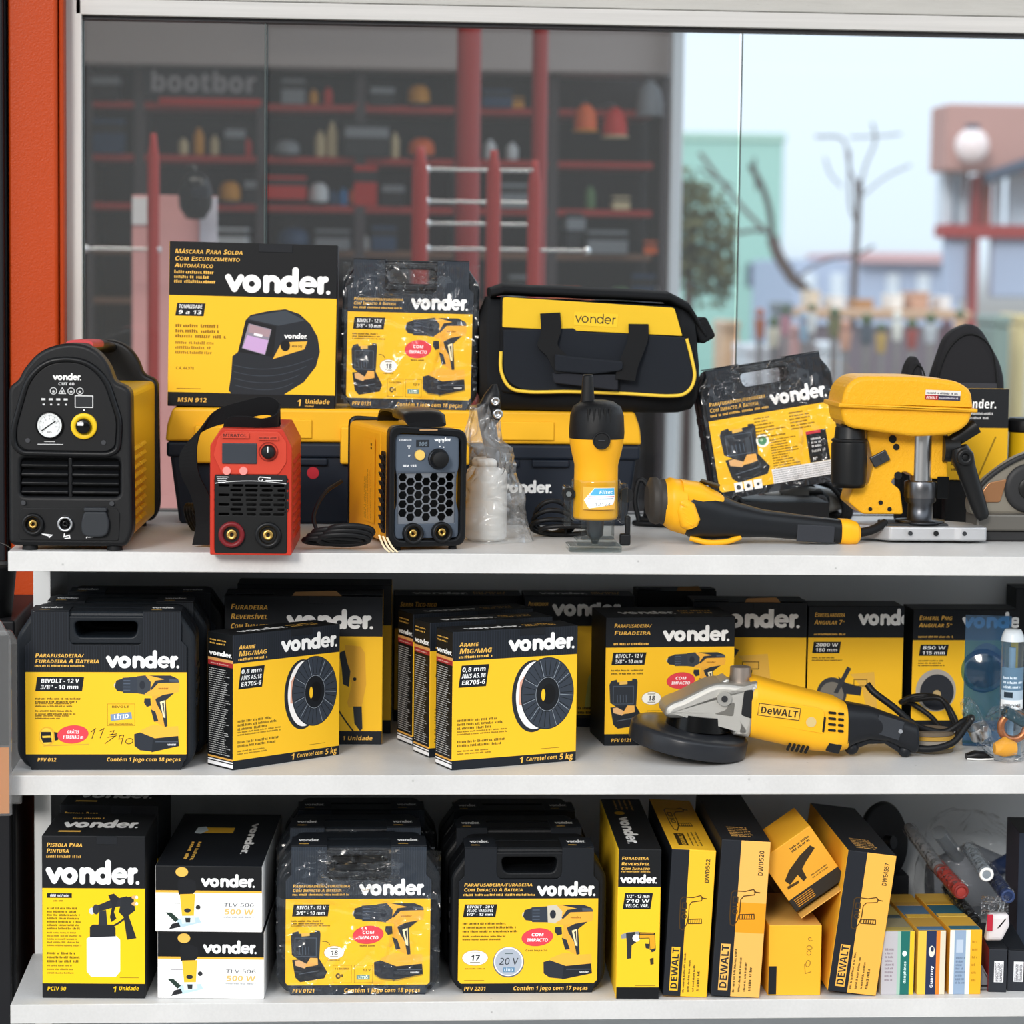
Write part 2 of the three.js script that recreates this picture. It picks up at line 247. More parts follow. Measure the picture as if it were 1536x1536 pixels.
// red posts and rails of the checkout gate
{
  const redPaint = std('#a82a24', 0.35), chrome = std('#e4e6e8', 0.18, 1), dull = std('#8f2a2a', 0.45);
  const post = (px, pw, pyTop, z, mat, label, cap) => {
    const k = mpp(z), p = P(px, 400, z), top = pyTop ? P(px, pyTop, z).y : 3.24;
    const t = thing('steel_post', label, 'post', V(p.x, 0, z));
    part('shaft', lathe([[pw / 2 * k, 0], [pw / 2 * k, top - (cap ? 0.06 : 0)], ...(cap ? [[pw * 0.3 * k, top - 0.02], [pw * 0.26 * k, top], [0, top]] : [])], 20), mat, t);
    part('foot_plate', cyl(pw * 0.9 * k, pw * 0.9 * k, 0.02, 0, 0.01, 0, 'y', 20), mat, t);
    return [p.x, z];
  };
  post(700, 36, 0, -3.4, dull, 'thick dark red steel column rising to the shop ceiling');
  post(806, 24, 0, -3.6, dull, 'slim dark red steel column rising to the shop ceiling');
  post(230, 18, 200, -3.0, redPaint, 'red gate post before the pink poster behind the glass', true);
  post(629, 25, 220, -2.9, redPaint, 'red round-topped gate post just above the carded drill case', true);
  post(739, 22, 225, -2.9, redPaint, 'middle red gate post above the end of the carded drill case', true);
  post(800, 20, 240, -2.9, redPaint, 'red gate post above the tool bag', true);
  for (const [py, a, b, lab] of [[254, 640, 800, 'upper chrome rail between the red gate posts'], [302, 640, 800, 'second chrome rail between the red gate posts'], [335, 640, 800, 'third chrome rail between the red gate posts'], [373, 640, 880, 'lowest visible chrome rail running past the red gate posts'], [373, 128, 236, 'chrome rail running from the frame post to the pink poster']]) {
    const p = P(a, py, a < 200 ? -3 : -2.9), q = P(b, py, a < 200 ? -3 : -2.9), t = thing('chrome_rail', lab, 'rail', p);
    part('bar', cyl(0.0045, 0.0045, q.x - p.x, (q.x - p.x) / 2, 0, 0, 'x', 10), chrome, t);
    for (const x of [0, q.x - p.x]) part('rail_socket', new THREE.SphereGeometry(0.011, 12, 8).translate(x, 0, 0), chrome, t);
  }
  // pink poster and black welding helmet near the left end
  const q = P(262, 395, -3.3), k = mpp(-3.3), t = thing('advert_stand', 'pink and white advertising stand behind the mask box', 'stand', V(q.x, 0, q.z));
  part('panel', rbox(125 * k, q.y + 100 * k, 0.02, 0, (q.y + 100 * k) / 2, 0, 0.004), std('#e9a9a6', 0.5), t);
  part('white_stripe', rbox(26 * k, q.y + 98 * k, 0.006, 50 * k, (q.y + 98 * k) / 2, 0.012, 0.002), std('#e6e2ee', 0.5), t);
  part('white_corner', rbox(34 * k, 40 * k, 0.006, -45 * k, q.y + 76 * k, 0.012, 0.002), std('#f2f0f2', 0.5), t);
  const hm = P(293, 330, -3.2), hk = mpp(-3.2), h = thing('welding_helmet', 'glossy black rounded welding helmet hung before the pink stand', 'helmet', hm, 0.3);
  part('shell', lathe([[0, 0], [14 * hk, 2 * hk], [24 * hk, 18 * hk], [26 * hk, 42 * hk], [20 * hk, 62 * hk], [8 * hk, 72 * hk], [0, 73 * hk]], 24), M.blackGloss, h);
  part('visor', rbox(26 * hk, 16 * hk, 6 * hk, 0, 40 * hk, 24 * hk, 0.004), std('#23262c', 0.1), h);
  part('hook', tube([[0, 72 * hk, 0], [0, 80 * hk, -0.02], [0, 80 * hk, -0.09]], 0.004, 12, false, 6), chrome, h);
}
// unseen ceiling tube lamps added to brighten the shop interior
for (const [x, z, lab] of [[-0.9, -2.4, 'added unseen tube lamp on the shop ceiling over the advert stand'], [0.6, -2.6, 'added unseen tube lamp on the shop ceiling over the red gate']]) {
  const t = thing('added_tube_lamp', lab, 'lamp', V(x, 3.16, z));
  part('housing', rbox(1.2, 0.05, 0.14, 0, 0.05, 0, 0.008), M.whitePlastic, t);
  for (const s of [-1, 1]) part('tube', cyl(0.014, 0.014, 1.14, 0, 0.005, s * 0.035, 'x', 12), std('#ffffff', 0.5, 0, { emissive: '#fff6ea', emissiveIntensity: 3 }), t);
  const l = new THREE.RectAreaLight('#fff2e2', 26, 1.14, 0.12); l.position.set(x, 3.13, z); l.lookAt(x, 0, z); scene.add(l); l.name = 'added_tube_light';
}
// ---------- the street beyond ----------
{
  const rect = (x0, y0, x1, y1, z, depth, r = 0.02) => { const a = P(x0, y1, z), b = P(x1, y0, z), y = Math.max(0, a.y); return rbox(b.x - a.x, b.y - y, depth, (a.x + b.x) / 2, (b.y + y) / 2, z - depth / 2, r); };
  const green = std('#9cc4b8', 0.8), pale = std('#d3dae2', 0.8), blueWall = std('#a9b4ca', 0.8), brick = std('#a4625a', 0.85), redWood = std('#a03c3a', 0.6), pink = std('#c9a3a4', 0.85), winGlass = std('#cfe0ec', 0.1), dark = std('#4d5666', 0.8);
  const zg = -30, gb = thing('green_building', 'pale green building with a flat roof across the street', 'building', V(P(1095, 500, zg).x, 0, zg)), off = gb.position;
  const inG = (g) => g.translate(-off.x, 0, -off.z);
  part('wall', inG(rect(1000, 206, 1176, 620, zg, 6)), green, gb);
  part('parapet', inG(rect(996, 200, 1180, 209, zg + 0.05, 6.1)), std('#a9cabb', 0.8), gb);
  for (const [x0, x1] of [[1120, 1136], [1146, 1162]]) part('window', inG(rect(x0, 395, x1, 430, zg + 0.05, 0.1)), dark, gb);
  const zr = -26, rb = thing('low_building', 'long grey-blue wall with a pinkish roof edge beyond the tree', 'building', V(P(1340, 500, zr).x, 0, zr)), ro = rb.position, inR = (g) => g.translate(-ro.x, 0, -ro.z);
  part('wall', inR(rect(1186, 392, 1440, 640, zr, 3)), blueWall, rb);
  part('roof_edge', inR(rect(1290, 380, 1445, 394, zr + 0.3, 3.4)), pink, rb);
  for (const [x0, x1] of [[1205, 1225], [1246, 1268], [1330, 1350], [1375, 1396]]) part('shutter', inR(rect(x0, 410, x1, 455, zr + 0.06, 0.1)), pale, rb);
  const zp = -15, pv = thing('pavilion', 'reddish pavilion with a sloping roof, posts and tall windows', 'building', V(P(1475, 500, zp).x, 0, zp)), po = pv.position, inP = (g) => g.translate(-po.x, 0, -po.z);
  part('roof', inP(rect(1418, 160, 1700, 255, zp + 0.5, 0.5)), std('#b78d84', 0.85), pv);
  part('rear_wall', inP(rect(1412, 255, 1436, 345, zp, 0.2)), pale, pv);
  part('dark_mullion', inP(rect(1431, 240, 1437, 345, zp + 0.05, 0.2)), dark, pv);
  for (const [x0, x1, y0] of [[1455, 1472, 262], [1690, 1710, 262]]) part('red_post', inP(rect(x0, y0, x1, 640, zp + 0.2, 0.25)), redWood, pv);
  part('red_beam', inP(rect(1412, 340, 1700, 356, zp + 0.22, 0.25)), redWood, pv);
  part('dark_pillar', inP(rect(1474, 255, 1490, 342, zp + 0.1, 0.2)), brick, pv);
  part('blue_panel', inP(rect(1415, 356, 1452, 450, zp + 0.1, 0.1)), blueWall, pv);
  part('blue_panel', inP(rect(1486, 356, 1700, 446, zp + 0.1, 0.1)), blueWall, pv);
  part('window_pane', inP(rect(1436, 250, 1455, 340, zp, 0.05)), winGlass, pv);
  part('window_pane', inP(rect(1490, 262, 1506, 342, zp, 0.05)), winGlass, pv);
  part('window_pane', inP(rect(1510, 258, 1700, 342, zp, 0.05)), winGlass, pv);
  const rail = P(1478, 268, zp + 0.6); part('sloping_rail', tube([[rail.x - po.x, rail.y, 0.6], [P(1700, 190, zp + 0.6).x - po.x, P(1700, 190, zp + 0.6).y, 0.6]], 0.045, 4, false, 8), dark, pv);
  // globe lamp on the pavilion
  const lp = P(1458, 218, zp + 0.7), gl = thing('globe_lamp', 'pale pink globe lamp under the pavilion roof', 'lamp', V(lp.x, lp.y - 0.12, lp.z));
  part('globe', new THREE.SphereGeometry(0.12, 20, 14).translate(0, 0.12, 0), std('#f6e3e0', 0.25), gl); part('bracket', cyl(0.015, 0.015, 0.16, 0, 0.2, -0.1, 'z'), dark, gl); part('collar', cyl(0.05, 0.05, 0.05, 0, 0.24, 0), dark, gl);
  // bare trees
  const bark = std('#5a4c48', 0.9);
  const branchTree = (name, label, z, trunk, limbs) => {
    const b0 = P(trunk[0][0], trunk[0][1], z), t = thing(name, label, 'tree', V(b0.x, 0, z)), L = (q, dz = 0) => { const p = P(q[0], q[1], z); return V(p.x - b0.x, p.y, dz); }, k = mpp(z);
    part('trunk', tube([V(0, 0, 0), ...trunk.map((q) => L(q))], trunk[0][2] * k, 30, false, 8), bark, t);
    for (const l of limbs) part('branch', tube(l.p.map((q, i) => L(q, (i * 0.13) * (l.d ?? 1))), l.w * k, 24, false, 6), bark, t);
  };
  branchTree('bare_tree', 'bare leaning tree with dark forked branches before the green building', -14, [[1215, 470, 9], [1190, 420], [1168, 385], [1158, 355]], [
    { p: [[1158, 358], [1150, 320], [1135, 285], [1112, 252]], w: 4.5 }, { p: [[1152, 350], [1125, 318], [1098, 280], [1062, 226]], w: 3.5, d: -1 }, { p: [[1160, 352], [1140, 345], [1110, 350], [1080, 356]], w: 3, d: -1 },
    { p: [[1190, 420], [1230, 392], [1275, 382], [1292, 370]], w: 2.5 }, { p: [[1135, 285], [1128, 262], [1122, 240]], w: 2 }, { p: [[1098, 280], [1070, 268], [1040, 255]], w: 2 } ]);
  branchTree('slender_tree', 'slender bare street tree standing against the bright sky', -13, [[1280, 470, 5], [1282, 400], [1286, 340], [1288, 285]], [
    { p: [[1288, 290], [1292, 250], [1300, 215], [1290, 190]], w: 1.6 }, { p: [[1286, 340], [1270, 312], [1262, 280], [1256, 230]], w: 1.8 }, { p: [[1288, 285], [1280, 250], [1276, 206], [1240, 200]], w: 1.8, d: -1 }, { p: [[1276, 206], [1310, 206], [1338, 204]], w: 1.3 }, { p: [[1287, 300], [1320, 268], [1352, 250]], w: 1.3 }, { p: [[1262, 280], [1240, 262], [1226, 240]], w: 1.2 } ]);
  { const k = mpp(-13), p = P(1288, 288, -13); const n = thing('bird_nest', 'dark nest clump in the slender bare tree', 'nest', V(p.x, p.y - 12 * k, -13)); part('twigs', lathe([[0, 0], [5 * k, 8 * k], [7 * k, 18 * k], [3 * k, 30 * k], [0, 34 * k]], 12), bark, n); }
  // dark leafy tree by the white post
  const leaf = std('#666546', 0.9), z = -11, c0 = P(1055, 340, z), k = mpp(z), lt = thing('leafy_tree', 'dark olive leafy tree beside the white post', 'tree', V(c0.x, 0, z));
  part('trunk', cyl(0.025, 0.04, c0.y, -20 * k, c0.y / 2, 0, 'y', 10), bark, lt);
  const lg = []; for (let i = 0; i < 1700; i++) { const a = rr(0, 2 * PI), u = rr(-1, 1), q = Math.cbrt(rnd()), s = Math.sqrt(1 - u * u) * q; const g = new THREE.PlaneGeometry(rr(5, 12) * k, rr(5, 12) * k); g.rotateX(rr(0, 6)); g.rotateY(rr(0, 6)); g.translate(Math.cos(a) * s * (46 + 34 * vnoise(a / 6.28, u * 0.5 + 0.5, 5)) * k - (u * q) * 34 * k - 12 * k, c0.y - 14 * k + u * q * (70 + 50 * vnoise(a / 6.28 + 0.3, 0.2, 6)) * k, Math.sin(a) * s * 60 * k); lg.push(g); }
  part('foliage', merge(lg), leaf, lt).userData.kind = 'stuff';
  // street stall with a tan top, and crates of goods round it
  const zs = -12.5, sp = P(1310, 470, zs), ks = mpp(zs), st = thing('street_stall', 'tan topped street stall under the slender bare tree', 'stall', V(sp.x, 0, zs)), tanTop = std('#c2a083', 0.7);
  part('counter_top', rbox(250 * ks, 0.06, 0.9, 0, sp.y, 0, 0.02), tanTop, st); part('dark_front', rbox(236 * ks, sp.y - 0.1, 0.05, 0, (sp.y - 0.1) / 2 + 0.03, 0.3, 0.01), std('#7b7078', 0.8), st); for (const x of [-0.48, 0.48]) part('stall_leg', rbox(0.06, sp.y - 0.03, 0.06, x * 250 * ks, (sp.y - 0.03) / 2, 0.36, 0.01), redWood, st);
  const goods = [['#d9c7b0', 1215, 16, 26, 'cream crate at the near end of the tan stall'], ['#e8e4e0', 1250, 20, 18, 'white low crate on the tan stall'], ['#b98a5c', 1290, 26, 14, 'brown tray on the tan stall'], ['#efeae4', 1338, 18, 22, 'white box next to the brown tray on the stall'], ['#c79a80', 1372, 26, 26, 'terracotta crate on the tan stall'], ['#e9e6e6', 1410, 16, 20, 'small white crate at the far end of the tan stall']];
  for (const [c, px, w, h, lab] of goods) { const q = P(px, 470, zs), t = thing('stall_crate', lab, 'crate', V(q.x, sp.y + 0.031, zs), 0, 'crates on the street stall'); part('crate_body', rbox(w * ks, h * ks, 0.3, 0, h * ks / 2, 0, 0.01), std(c, 0.6), t); part('crate_rim', rbox(w * ks * 1.06, 0.02, 0.32, 0, h * ks - 0.01, 0, 0.006), std(c, 0.5), t); }
  const low = [['#b98a84', 1190, 486, 22, 'red bin standing before the green building'], ['#d9dde2', 1130, 515, 44, 'white box van end below the green building'], ['#d9b08a', 1090, 480, 24, 'orange bin beside the tool bag flap'], ['#dde0e4', 1235, 512, 36, 'white cabinet standing on the pavement before the stall'], ['#6d767d', 1172, 452, 18, 'grey street cabinet below the forked tree'], ['#b8706e', 1452, 492, 22, 'red bin at the pavement before the pavilion'], ['#7d8f86', 1490, 472, 26, 'dark green bin before the pavilion panels'], ['#d0bc86', 1521, 470, 16, 'yellow bin at the pavilion corner']];
  low.forEach(([c, px, py, w, lab], i) => { const z2 = -10.6 - (i % 3) * 0.5, q = P(px, py, z2), k2 = mpp(z2), t = thing('street_bin', lab, 'bin', V(q.x, 0, z2)); part('bin_body', rbox(w * k2, q.y - 0.06, 0.4, 0, (q.y - 0.06) / 2, 0, 0.02), std(c, 0.5), t); part('bin_lid', rbox(w * k2 * 1.08, 0.06, 0.44, 0, q.y - 0.03, 0, 0.02), std(c, 0.4), t); });
  // planters of different colours along the kerb
  const pots = [['terracotta', '#b86a4a', 1140, 478, 9], ['cream', '#e3d6bd', 1160, 492, 10], ['rose', '#c98a94', 1178, 474, 8], ['sky blue', '#9ab4c8', 1206, 484, 9], ['white', '#eceae6', 1218, 470, 8], ['olive', '#7d7a52', 1252, 478, 11], ['salmon', '#dba287', 1268, 496, 10], ['slate', '#5f6670', 1300, 488, 12], ['mustard', '#c9a55a', 1322, 500, 9], ['ivory', '#f2eee2', 1346, 482, 9], ['brick red', '#a8514a', 1368, 494, 10], ['pale grey', '#c9ccd0', 1396, 486, 11], ['plum', '#6e4c56', 1420, 496, 10], ['apricot', '#e0b48c', 1440, 480, 9]];
  pots.forEach(([n, c, px, py, w], i) => { const z3 = -9.4 - 0.3 * (i % 2), q = P(px, py, z3), k3 = mpp(z3), t = thing('street_planter', `blurred ${n} planter on a pedestal in the street view`, 'planter', V(q.x, 0, z3)); part('pedestal', rbox(w * k3 * 1.1, q.y - 0.1, w * k3 * 1.1, 0, (q.y - 0.1) / 2, 0, 0.01), std('#8d8583', 0.8), t); part('pot', lathe([[0, q.y - 0.1], [w * k3 * 0.7, q.y - 0.1], [w * k3, q.y], [w * k3 * 0.85, q.y], [0, q.y - 0.03]], 18), std(c, 0.4), t); part('shrub', new THREE.IcosahedronGeometry(w * k3 * 0.8, 1).translate(0, q.y + 0.03, 0), std(i % 3 ? '#5d6a4a' : c, 0.8), t); });
  // unseen street side added behind the camera, so glossy surfaces mirror something dark
  const fz = 15, fb = thing('added_facing_building', 'unseen two storey facade added across the street for the glossy surfaces to mirror', 'building', V(0, 0, fz)), fw = std('#6e675f', 0.85); part('facade', rbox(34, 5.4, 0.4, 0, 2.7, 0.2, 0.02), fw, fb); part('cornice', rbox(34.4, 0.3, 0.7, 0, 5.4, 0.1, 0.03), std('#8a8177', 0.8), fb);
  for (let i = 0; i < 9; i++) { const x = -15 + i * 3.7; const wdw = part('window', rbox(1.5, 1.5, 0.08, x, 4.0, -0.02, 0.02), std('#2a323a', 0.1), fb); part('window_sill', rbox(1.7, 0.1, 0.2, x, 3.2, -0.1, 0.02), std('#8a8177', 0.8), wdw); part('shop_door', rbox(2.2, 2.5, 0.08, x, 1.25, -0.02, 0.02), std(['#3a3f46', '#56423a', '#41505a'][i % 3], 0.5), fb); }
}

// ---------- printing on the packaging ----------
const INK = '#14181e', YEL = '#f7c026', GOLD = '#f3bc52', WHT = '#f6f6f4', REDP = '#df4450';
function logo(g, x, y, w, col = WHT) {
  const k = w / 535; g.save(); g.translate(x, y); g.scale(k, k); g.strokeStyle = g.fillStyle = col; g.lineWidth = 33; g.lineCap = g.lineJoin = 'round';
  const st = (f) => { g.beginPath(); f(); g.stroke(); };
  st(() => { g.moveTo(17, -79); g.lineTo(49, -19); g.lineTo(81, -79); });
  st(() => g.arc(136, -47.5, 31, 0, 7));
  st(() => { g.moveTo(209, -17); g.lineTo(209, -79); }); st(() => { g.moveTo(209, -50); g.arc(238, -50, 29, PI, 0); g.lineTo(267, -17); });
  st(() => g.arc(325, -47.5, 31, 0, 7)); st(() => { g.moveTo(356, -17); g.lineTo(356, -122); });
  g.lineWidth = 25; st(() => { g.moveTo(392, -50); g.lineTo(454, -50); g.arc(421, -48, 34, 0, 0.95, true); }); g.lineWidth = 33;
  st(() => { g.moveTo(484, -17); g.lineTo(484, -79); g.moveTo(484, -52); g.quadraticCurveTo(486, -77, 508, -79); });
  g.beginPath(); g.arc(523, -11, 11, 0, 7); g.fill(); g.restore();
}
// slanted capital heading, first letters larger
function head(g, text, x, y, size, col = GOLD, wMax, slant = -0.18) {
  g.save(); g.translate(x, y); g.transform(1, 0, slant, 1, 0, 0); g.fillStyle = col;
  const words = text.split(' '), run = (draw) => { let cx = 0; for (const w of words) { for (let i = 0; i < w.length; i++) { g.font = `bold ${i === 0 ? size : size * 0.82}px sans-serif`; if (draw) g.fillText(w[i], cx, 0); cx += g.measureText(w[i]).width * 0.98; } cx += size * 0.28; } return cx; };
  const len = run(false); if (wMax) g.scale(Math.min(1.6, wMax / len), 1); run(true); g.restore();
}
function txt(g, s, x, y, size, col, wMax, align = 'left', slant = 0, font = 'bold') { g.save(); g.translate(x, y); if (slant) g.transform(1, 0, slant, 1, 0, 0); g.font = `${font} ${size}px sans-serif`; g.fillStyle = col; const w = g.measureText(s).width; if (wMax) g.scale(wMax / w, 1); g.textAlign = align; g.fillText(s, 0, 0); g.restore(); }
// small print too fine to read: rows of word-length dashes
function fine(g, x, y, w, rows, lh, size, col = '#4a3a12', ragged = 0.35) {
  g.fillStyle = col;
  for (let r = 0; r < rows; r++) { let cx = 0; const end = w * (1 - ragged * rnd()); while (cx < end) { const ww = Math.min(size * rr(0.8, 4.5), end - cx); for (let q = 0; q < ww - size * 0.3; q += size * 0.52) { const hh = size * (0.55 + 0.3 * rnd()); g.fillRect(x + cx + q, y + r * lh - hh, size * 0.34, hh); if (rnd() > 0.4) g.fillRect(x + cx + q, y + r * lh - size * (rnd() > 0.5 ? 0.62 : 0.14), size * 0.5, size * 0.14); } cx += ww + size * 0.35; } }
}
function plate(g, x, y, w, h, lines) { g.fillStyle = INK; g.beginPath(); g.moveTo(x + h * 0.14, y); g.lineTo(x + w, y); g.lineTo(x + w - h * 0.14, y + h); g.lineTo(x, y + h); g.fill(); const n = lines.length, lh = h * 0.88 / n; lines.forEach((s, i) => txt(g, s, x + w * 0.5 - i * 2, y + h * 0.05 + lh * (i + 0.84), lh * 0.95, WHT, w * 0.78, 'center', -0.12)); }
const poly = (g, pts, col) => { g.fillStyle = col; g.beginPath(); pts.forEach(([x, y], i) => i ? g.lineTo(x, y) : g.moveTo(x, y)); g.closePath(); g.fill(); };
const oval = (g, x, y, rx, ry, col, rot = 0) => { g.fillStyle = col; g.beginPath(); g.ellipse(x, y, rx, ry, rot, 0, 7); g.fill(); };
// cordless drill picture, drawn in a 430 x 530 box whose corner is (730, 695)
function drillPic(g, x, y, sx, sy = sx, ring = '#3b4047') {
  g.save(); g.translate(x, y); g.scale(sx, sy); g.translate(-730, -695);
  oval(g, 746, 768, 16, 20, '#c9c4b8'); poly(g, [[745, 735], [790, 720], [795, 812], [752, 806], [735, 780]], '#2b3038'); poly(g, [[786, 716], [900, 708], [905, 822], [790, 820]], '#333a44');
  for (let i = 0; i < 4; i++) { g.fillStyle = '#566070'; g.fillRect(792, 732 + i * 22, 44, 5); }
  poly(g, [[880, 706], [940, 698], [972, 720], [968, 818], [930, 830], [885, 822]], ring); oval(g, 915, 765, 18, 30, '#262b33');
  poly(g, [[935, 700], [1100, 702], [1150, 725], [1160, 770], [1152, 812], [1100, 828], [1040, 830], [1005, 842], [950, 838], [930, 826], [968, 800], [972, 745]], '#f0b040');
  poly(g, [[960, 700], [1100, 700], [1148, 722], [1155, 748], [1020, 752], [975, 800], [968, 790], [1000, 735], [1060, 726]], '#2d333c'); poly(g, [[1090, 722], [1150, 726], [1158, 745], [1092, 742]], '#4b535f');
  txt(g, 'vonder', 1020, 795, 20, '#7a4a14', 66);
  poly(g, [[980, 838], [1060, 832], [1030, 900], [1075, 1030], [1060, 1052], [990, 1012], [972, 930]], '#e9a93c'); poly(g, [[1050, 832], [1125, 818], [1068, 870], [1080, 1045], [1062, 1052], [1045, 960], [1010, 895], [1000, 860]], '#2b3038'); poly(g, [[1030, 880], [1062, 868], [1066, 990], [1052, 985]], '#f6e6b8'); poly(g, [[1044, 890], [1056, 884], [1060, 970]], '#2b3038');
  poly(g, [[970, 930], [1000, 945], [1020, 1010], [992, 1015]], '#2b3038'); poly(g, [[930, 855], [968, 855], [972, 905], [945, 915], [926, 885]], '#2b3038');
  poly(g, [[900, 1075], [985, 1035], [1070, 1050], [1150, 1045], [1155, 1110], [1000, 1140], [905, 1100]], '#f2b440'); poly(g, [[862, 1100], [900, 1088], [1000, 1130], [985, 1220], [900, 1210], [864, 1180]], '#2a2f37'); poly(g, [[985, 1130], [1150, 1112], [1156, 1182], [975, 1224]], '#1f242b');
  g.fillStyle = '#525b68'; g.fillRect(1000, 1150, 150, 5); txt(g, 'vonder', 1080, 1178, 20, WHT, 56, 'left', 0); g.restore();
}
// open case picture, drawn in a 260 x 360 box whose corner is (200, 945)
function casePic(g, x, y, sx, sy = sx) {
  g.save(); g.translate(x, y); g.scale(sx, sy); g.translate(-200, -945);
  poly(g, [[215, 962], [255, 952], [262, 970], [370, 960], [372, 945], [405, 948], [412, 970], [405, 1140], [260, 1155], [210, 1120], [202, 990]], '#2c3138'); poly(g, [[275, 966], [335, 962], [336, 985], [278, 990]], '#e9b95a');
  g.strokeStyle = '#4f5966'; g.lineWidth = 5; for (let i = 0; i < 4; i++) { g.beginPath(); g.moveTo(262 + i * 22, 1062); g.lineTo(264 + i * 22, 1118); g.stroke(); } g.strokeRect(232, 1000, 150, 130);
  poly(g, [[212, 1155], [400, 1140], [460, 1240], [440, 1285], [270, 1312], [235, 1280]], '#24282e'); poly(g, [[230, 1160], [262, 1155], [330, 1190], [300, 1215], [235, 1195]], '#e3b27a'); poly(g, [[340, 1140], [392, 1142], [395, 1190], [350, 1200], [300, 1205]], '#efb25a'); g.strokeStyle = '#5b6470'; g.beginPath(); g.moveTo(260, 1255); g.lineTo(400, 1232); g.stroke(); g.restore();
}
const badge = (g, x, y, rx, ry, a, b) => { oval(g, x, y, rx + 2, ry + 2, '#b8323c', -0.1); oval(g, x, y, rx, ry, REDP, -0.1); txt(g, a, x, y - ry * 0.12, ry * 0.5, '#fff', rx * 0.8, 'center', -0.15); txt(g, b, x, y + ry * 0.5, ry * 0.52, '#fff', rx * 1.35, 'center', -0.15); };
const bubble = (g, x, y, rx, ry, n) => { oval(g, x, y, rx + 2, ry + 2, '#8a6a20'); oval(g, x, y, rx, ry, '#f7f5ee'); txt(g, n, x, y + ry * 0.35, ry * 1.0, INK, rx * 0.75, 'center', -0.1); g.fillStyle = '#8b8470'; g.fillRect(x - rx * 0.4, y - ry * 0.72, rx * 0.8, ry * 0.12); g.fillRect(x - rx * 0.4, y + ry * 0.55, rx * 0.8, ry * 0.12); };
const frameBox = (g, x, y, w, h) => { g.strokeStyle = '#6b5214'; g.lineWidth = 2; g.strokeRect(x, y, w, h); };
// yellow field with chamfered lower corners on a dark sheet
function field(g, x0, y0, x1, y1, ch = 0) { poly(g, [[x0, y0], [x1, y0], [x1, y1 - ch], [x1 - ch, y1], [x0 + ch, y1], [x0, y1 - ch]], YEL); }
function flute(g, w, h, y1) { g.fillStyle = 'rgba(120,135,155,0.10)'; for (let x = 0; x < w; x += 17) g.fillRect(x, 0, 6, y1); }
const footer = (g, y, x0, x1, model, n, sz) => { txt(g, model, x0, y, sz, GOLD, null, 'left', -0.15); txt(g, n, x1, y, sz * 1.05, GOLD, null, 'right', -0.15); };
const T = {};
T.sleeveA = canvasTex(704, 720, (g, w, h) => { g.scale(w / 1050, h / 1075); g.fillStyle = INK; g.fillRect(0, 0, 1050, 1075); flute(g, 1050, 0, 400); g.translate(-155, -270);
  head(g, 'PARAFUSADEIRA/', 215, 580, 40, GOLD, 330); head(g, 'FURADEIRA A BATERIA', 215, 618, 40, GOLD, 430); fine(g, 215, 642, 335, 1, 20, 17, GOLD, 0.05); logo(g, 678, 652, 480);
  field(g, 155, 678, 1205, 1238); plate(g, 218, 712, 318, 96, ['BIVOLT - 12 V', '3/8" - 10 mm']);
  fine(g, 218, 866, 380, 2, 20, 16); fine(g, 218, 896, 280, 2, 18, 12); fine(g, 218, 948, 280, 2, 20, 14); fine(g, 218, 980, 220, 2, 18, 12);
  drillPic(g, 730, 695, 1); frameBox(g, 688, 894, 178, 148); txt(g, 'BIVOLT', 715, 920, 20, '#4a3a12', 115); g.save(); g.translate(706, 965); g.rotate(-0.12); g.fillStyle = '#7d93b5'; g.fillRect(0, 0, 138, 46); txt(g, 'LÍTIO', 18, 38, 38, '#fff', 100, 'left', -0.1); g.restore(); fine(g, 698, 1034, 160, 1, 10, 8, '#4a3a12', 0.05);
  oval(g, 295, 1115, 55, 66, '#e0aa2c'); oval(g, 290, 1115, 44, 56, '#f3c743'); poly(g, [[255, 1085], [318, 1085], [325, 1155], [268, 1158], [252, 1120]], INK); poly(g, [[262, 1112], [316, 1110], [318, 1124], [264, 1126]], '#f3c743'); poly(g, [[340, 1085], [365, 1090], [366, 1140], [345, 1145]], INK); poly(g, [[270, 1178], [566, 1166], [566, 1172], [270, 1184]], '#caa03a');
  badge(g, 462, 1102, 100, 60, 'GRÁTIS', '1 TRENA 3 m');
  g.strokeStyle = '#2a2418'; g.lineWidth = 5; g.lineCap = 'round'; const pen = (pts) => { g.beginPath(); pts.forEach((p, i) => i ? g.lineTo(...p) : g.moveTo(...p)); g.stroke(); };
  pen([[580, 1085], [608, 1064], [586, 1130]]); pen([[632, 1080], [664, 1062], [640, 1126]]); pen([[706, 1082], [730, 1076], [722, 1098], [700, 1106], [748, 1098]]); pen([[690, 1122], [742, 1112], [672, 1164]]); pen([[792, 1106], [768, 1110], [762, 1134], [788, 1130], [794, 1106], [778, 1168]]); g.beginPath(); g.ellipse(830, 1148, 24, 18, -0.3, 0, 7); g.stroke();
  footer(g, 1286, 228, 1165, 'PFV 012', 'Contém 1 jogo com 18 peças', 34); });
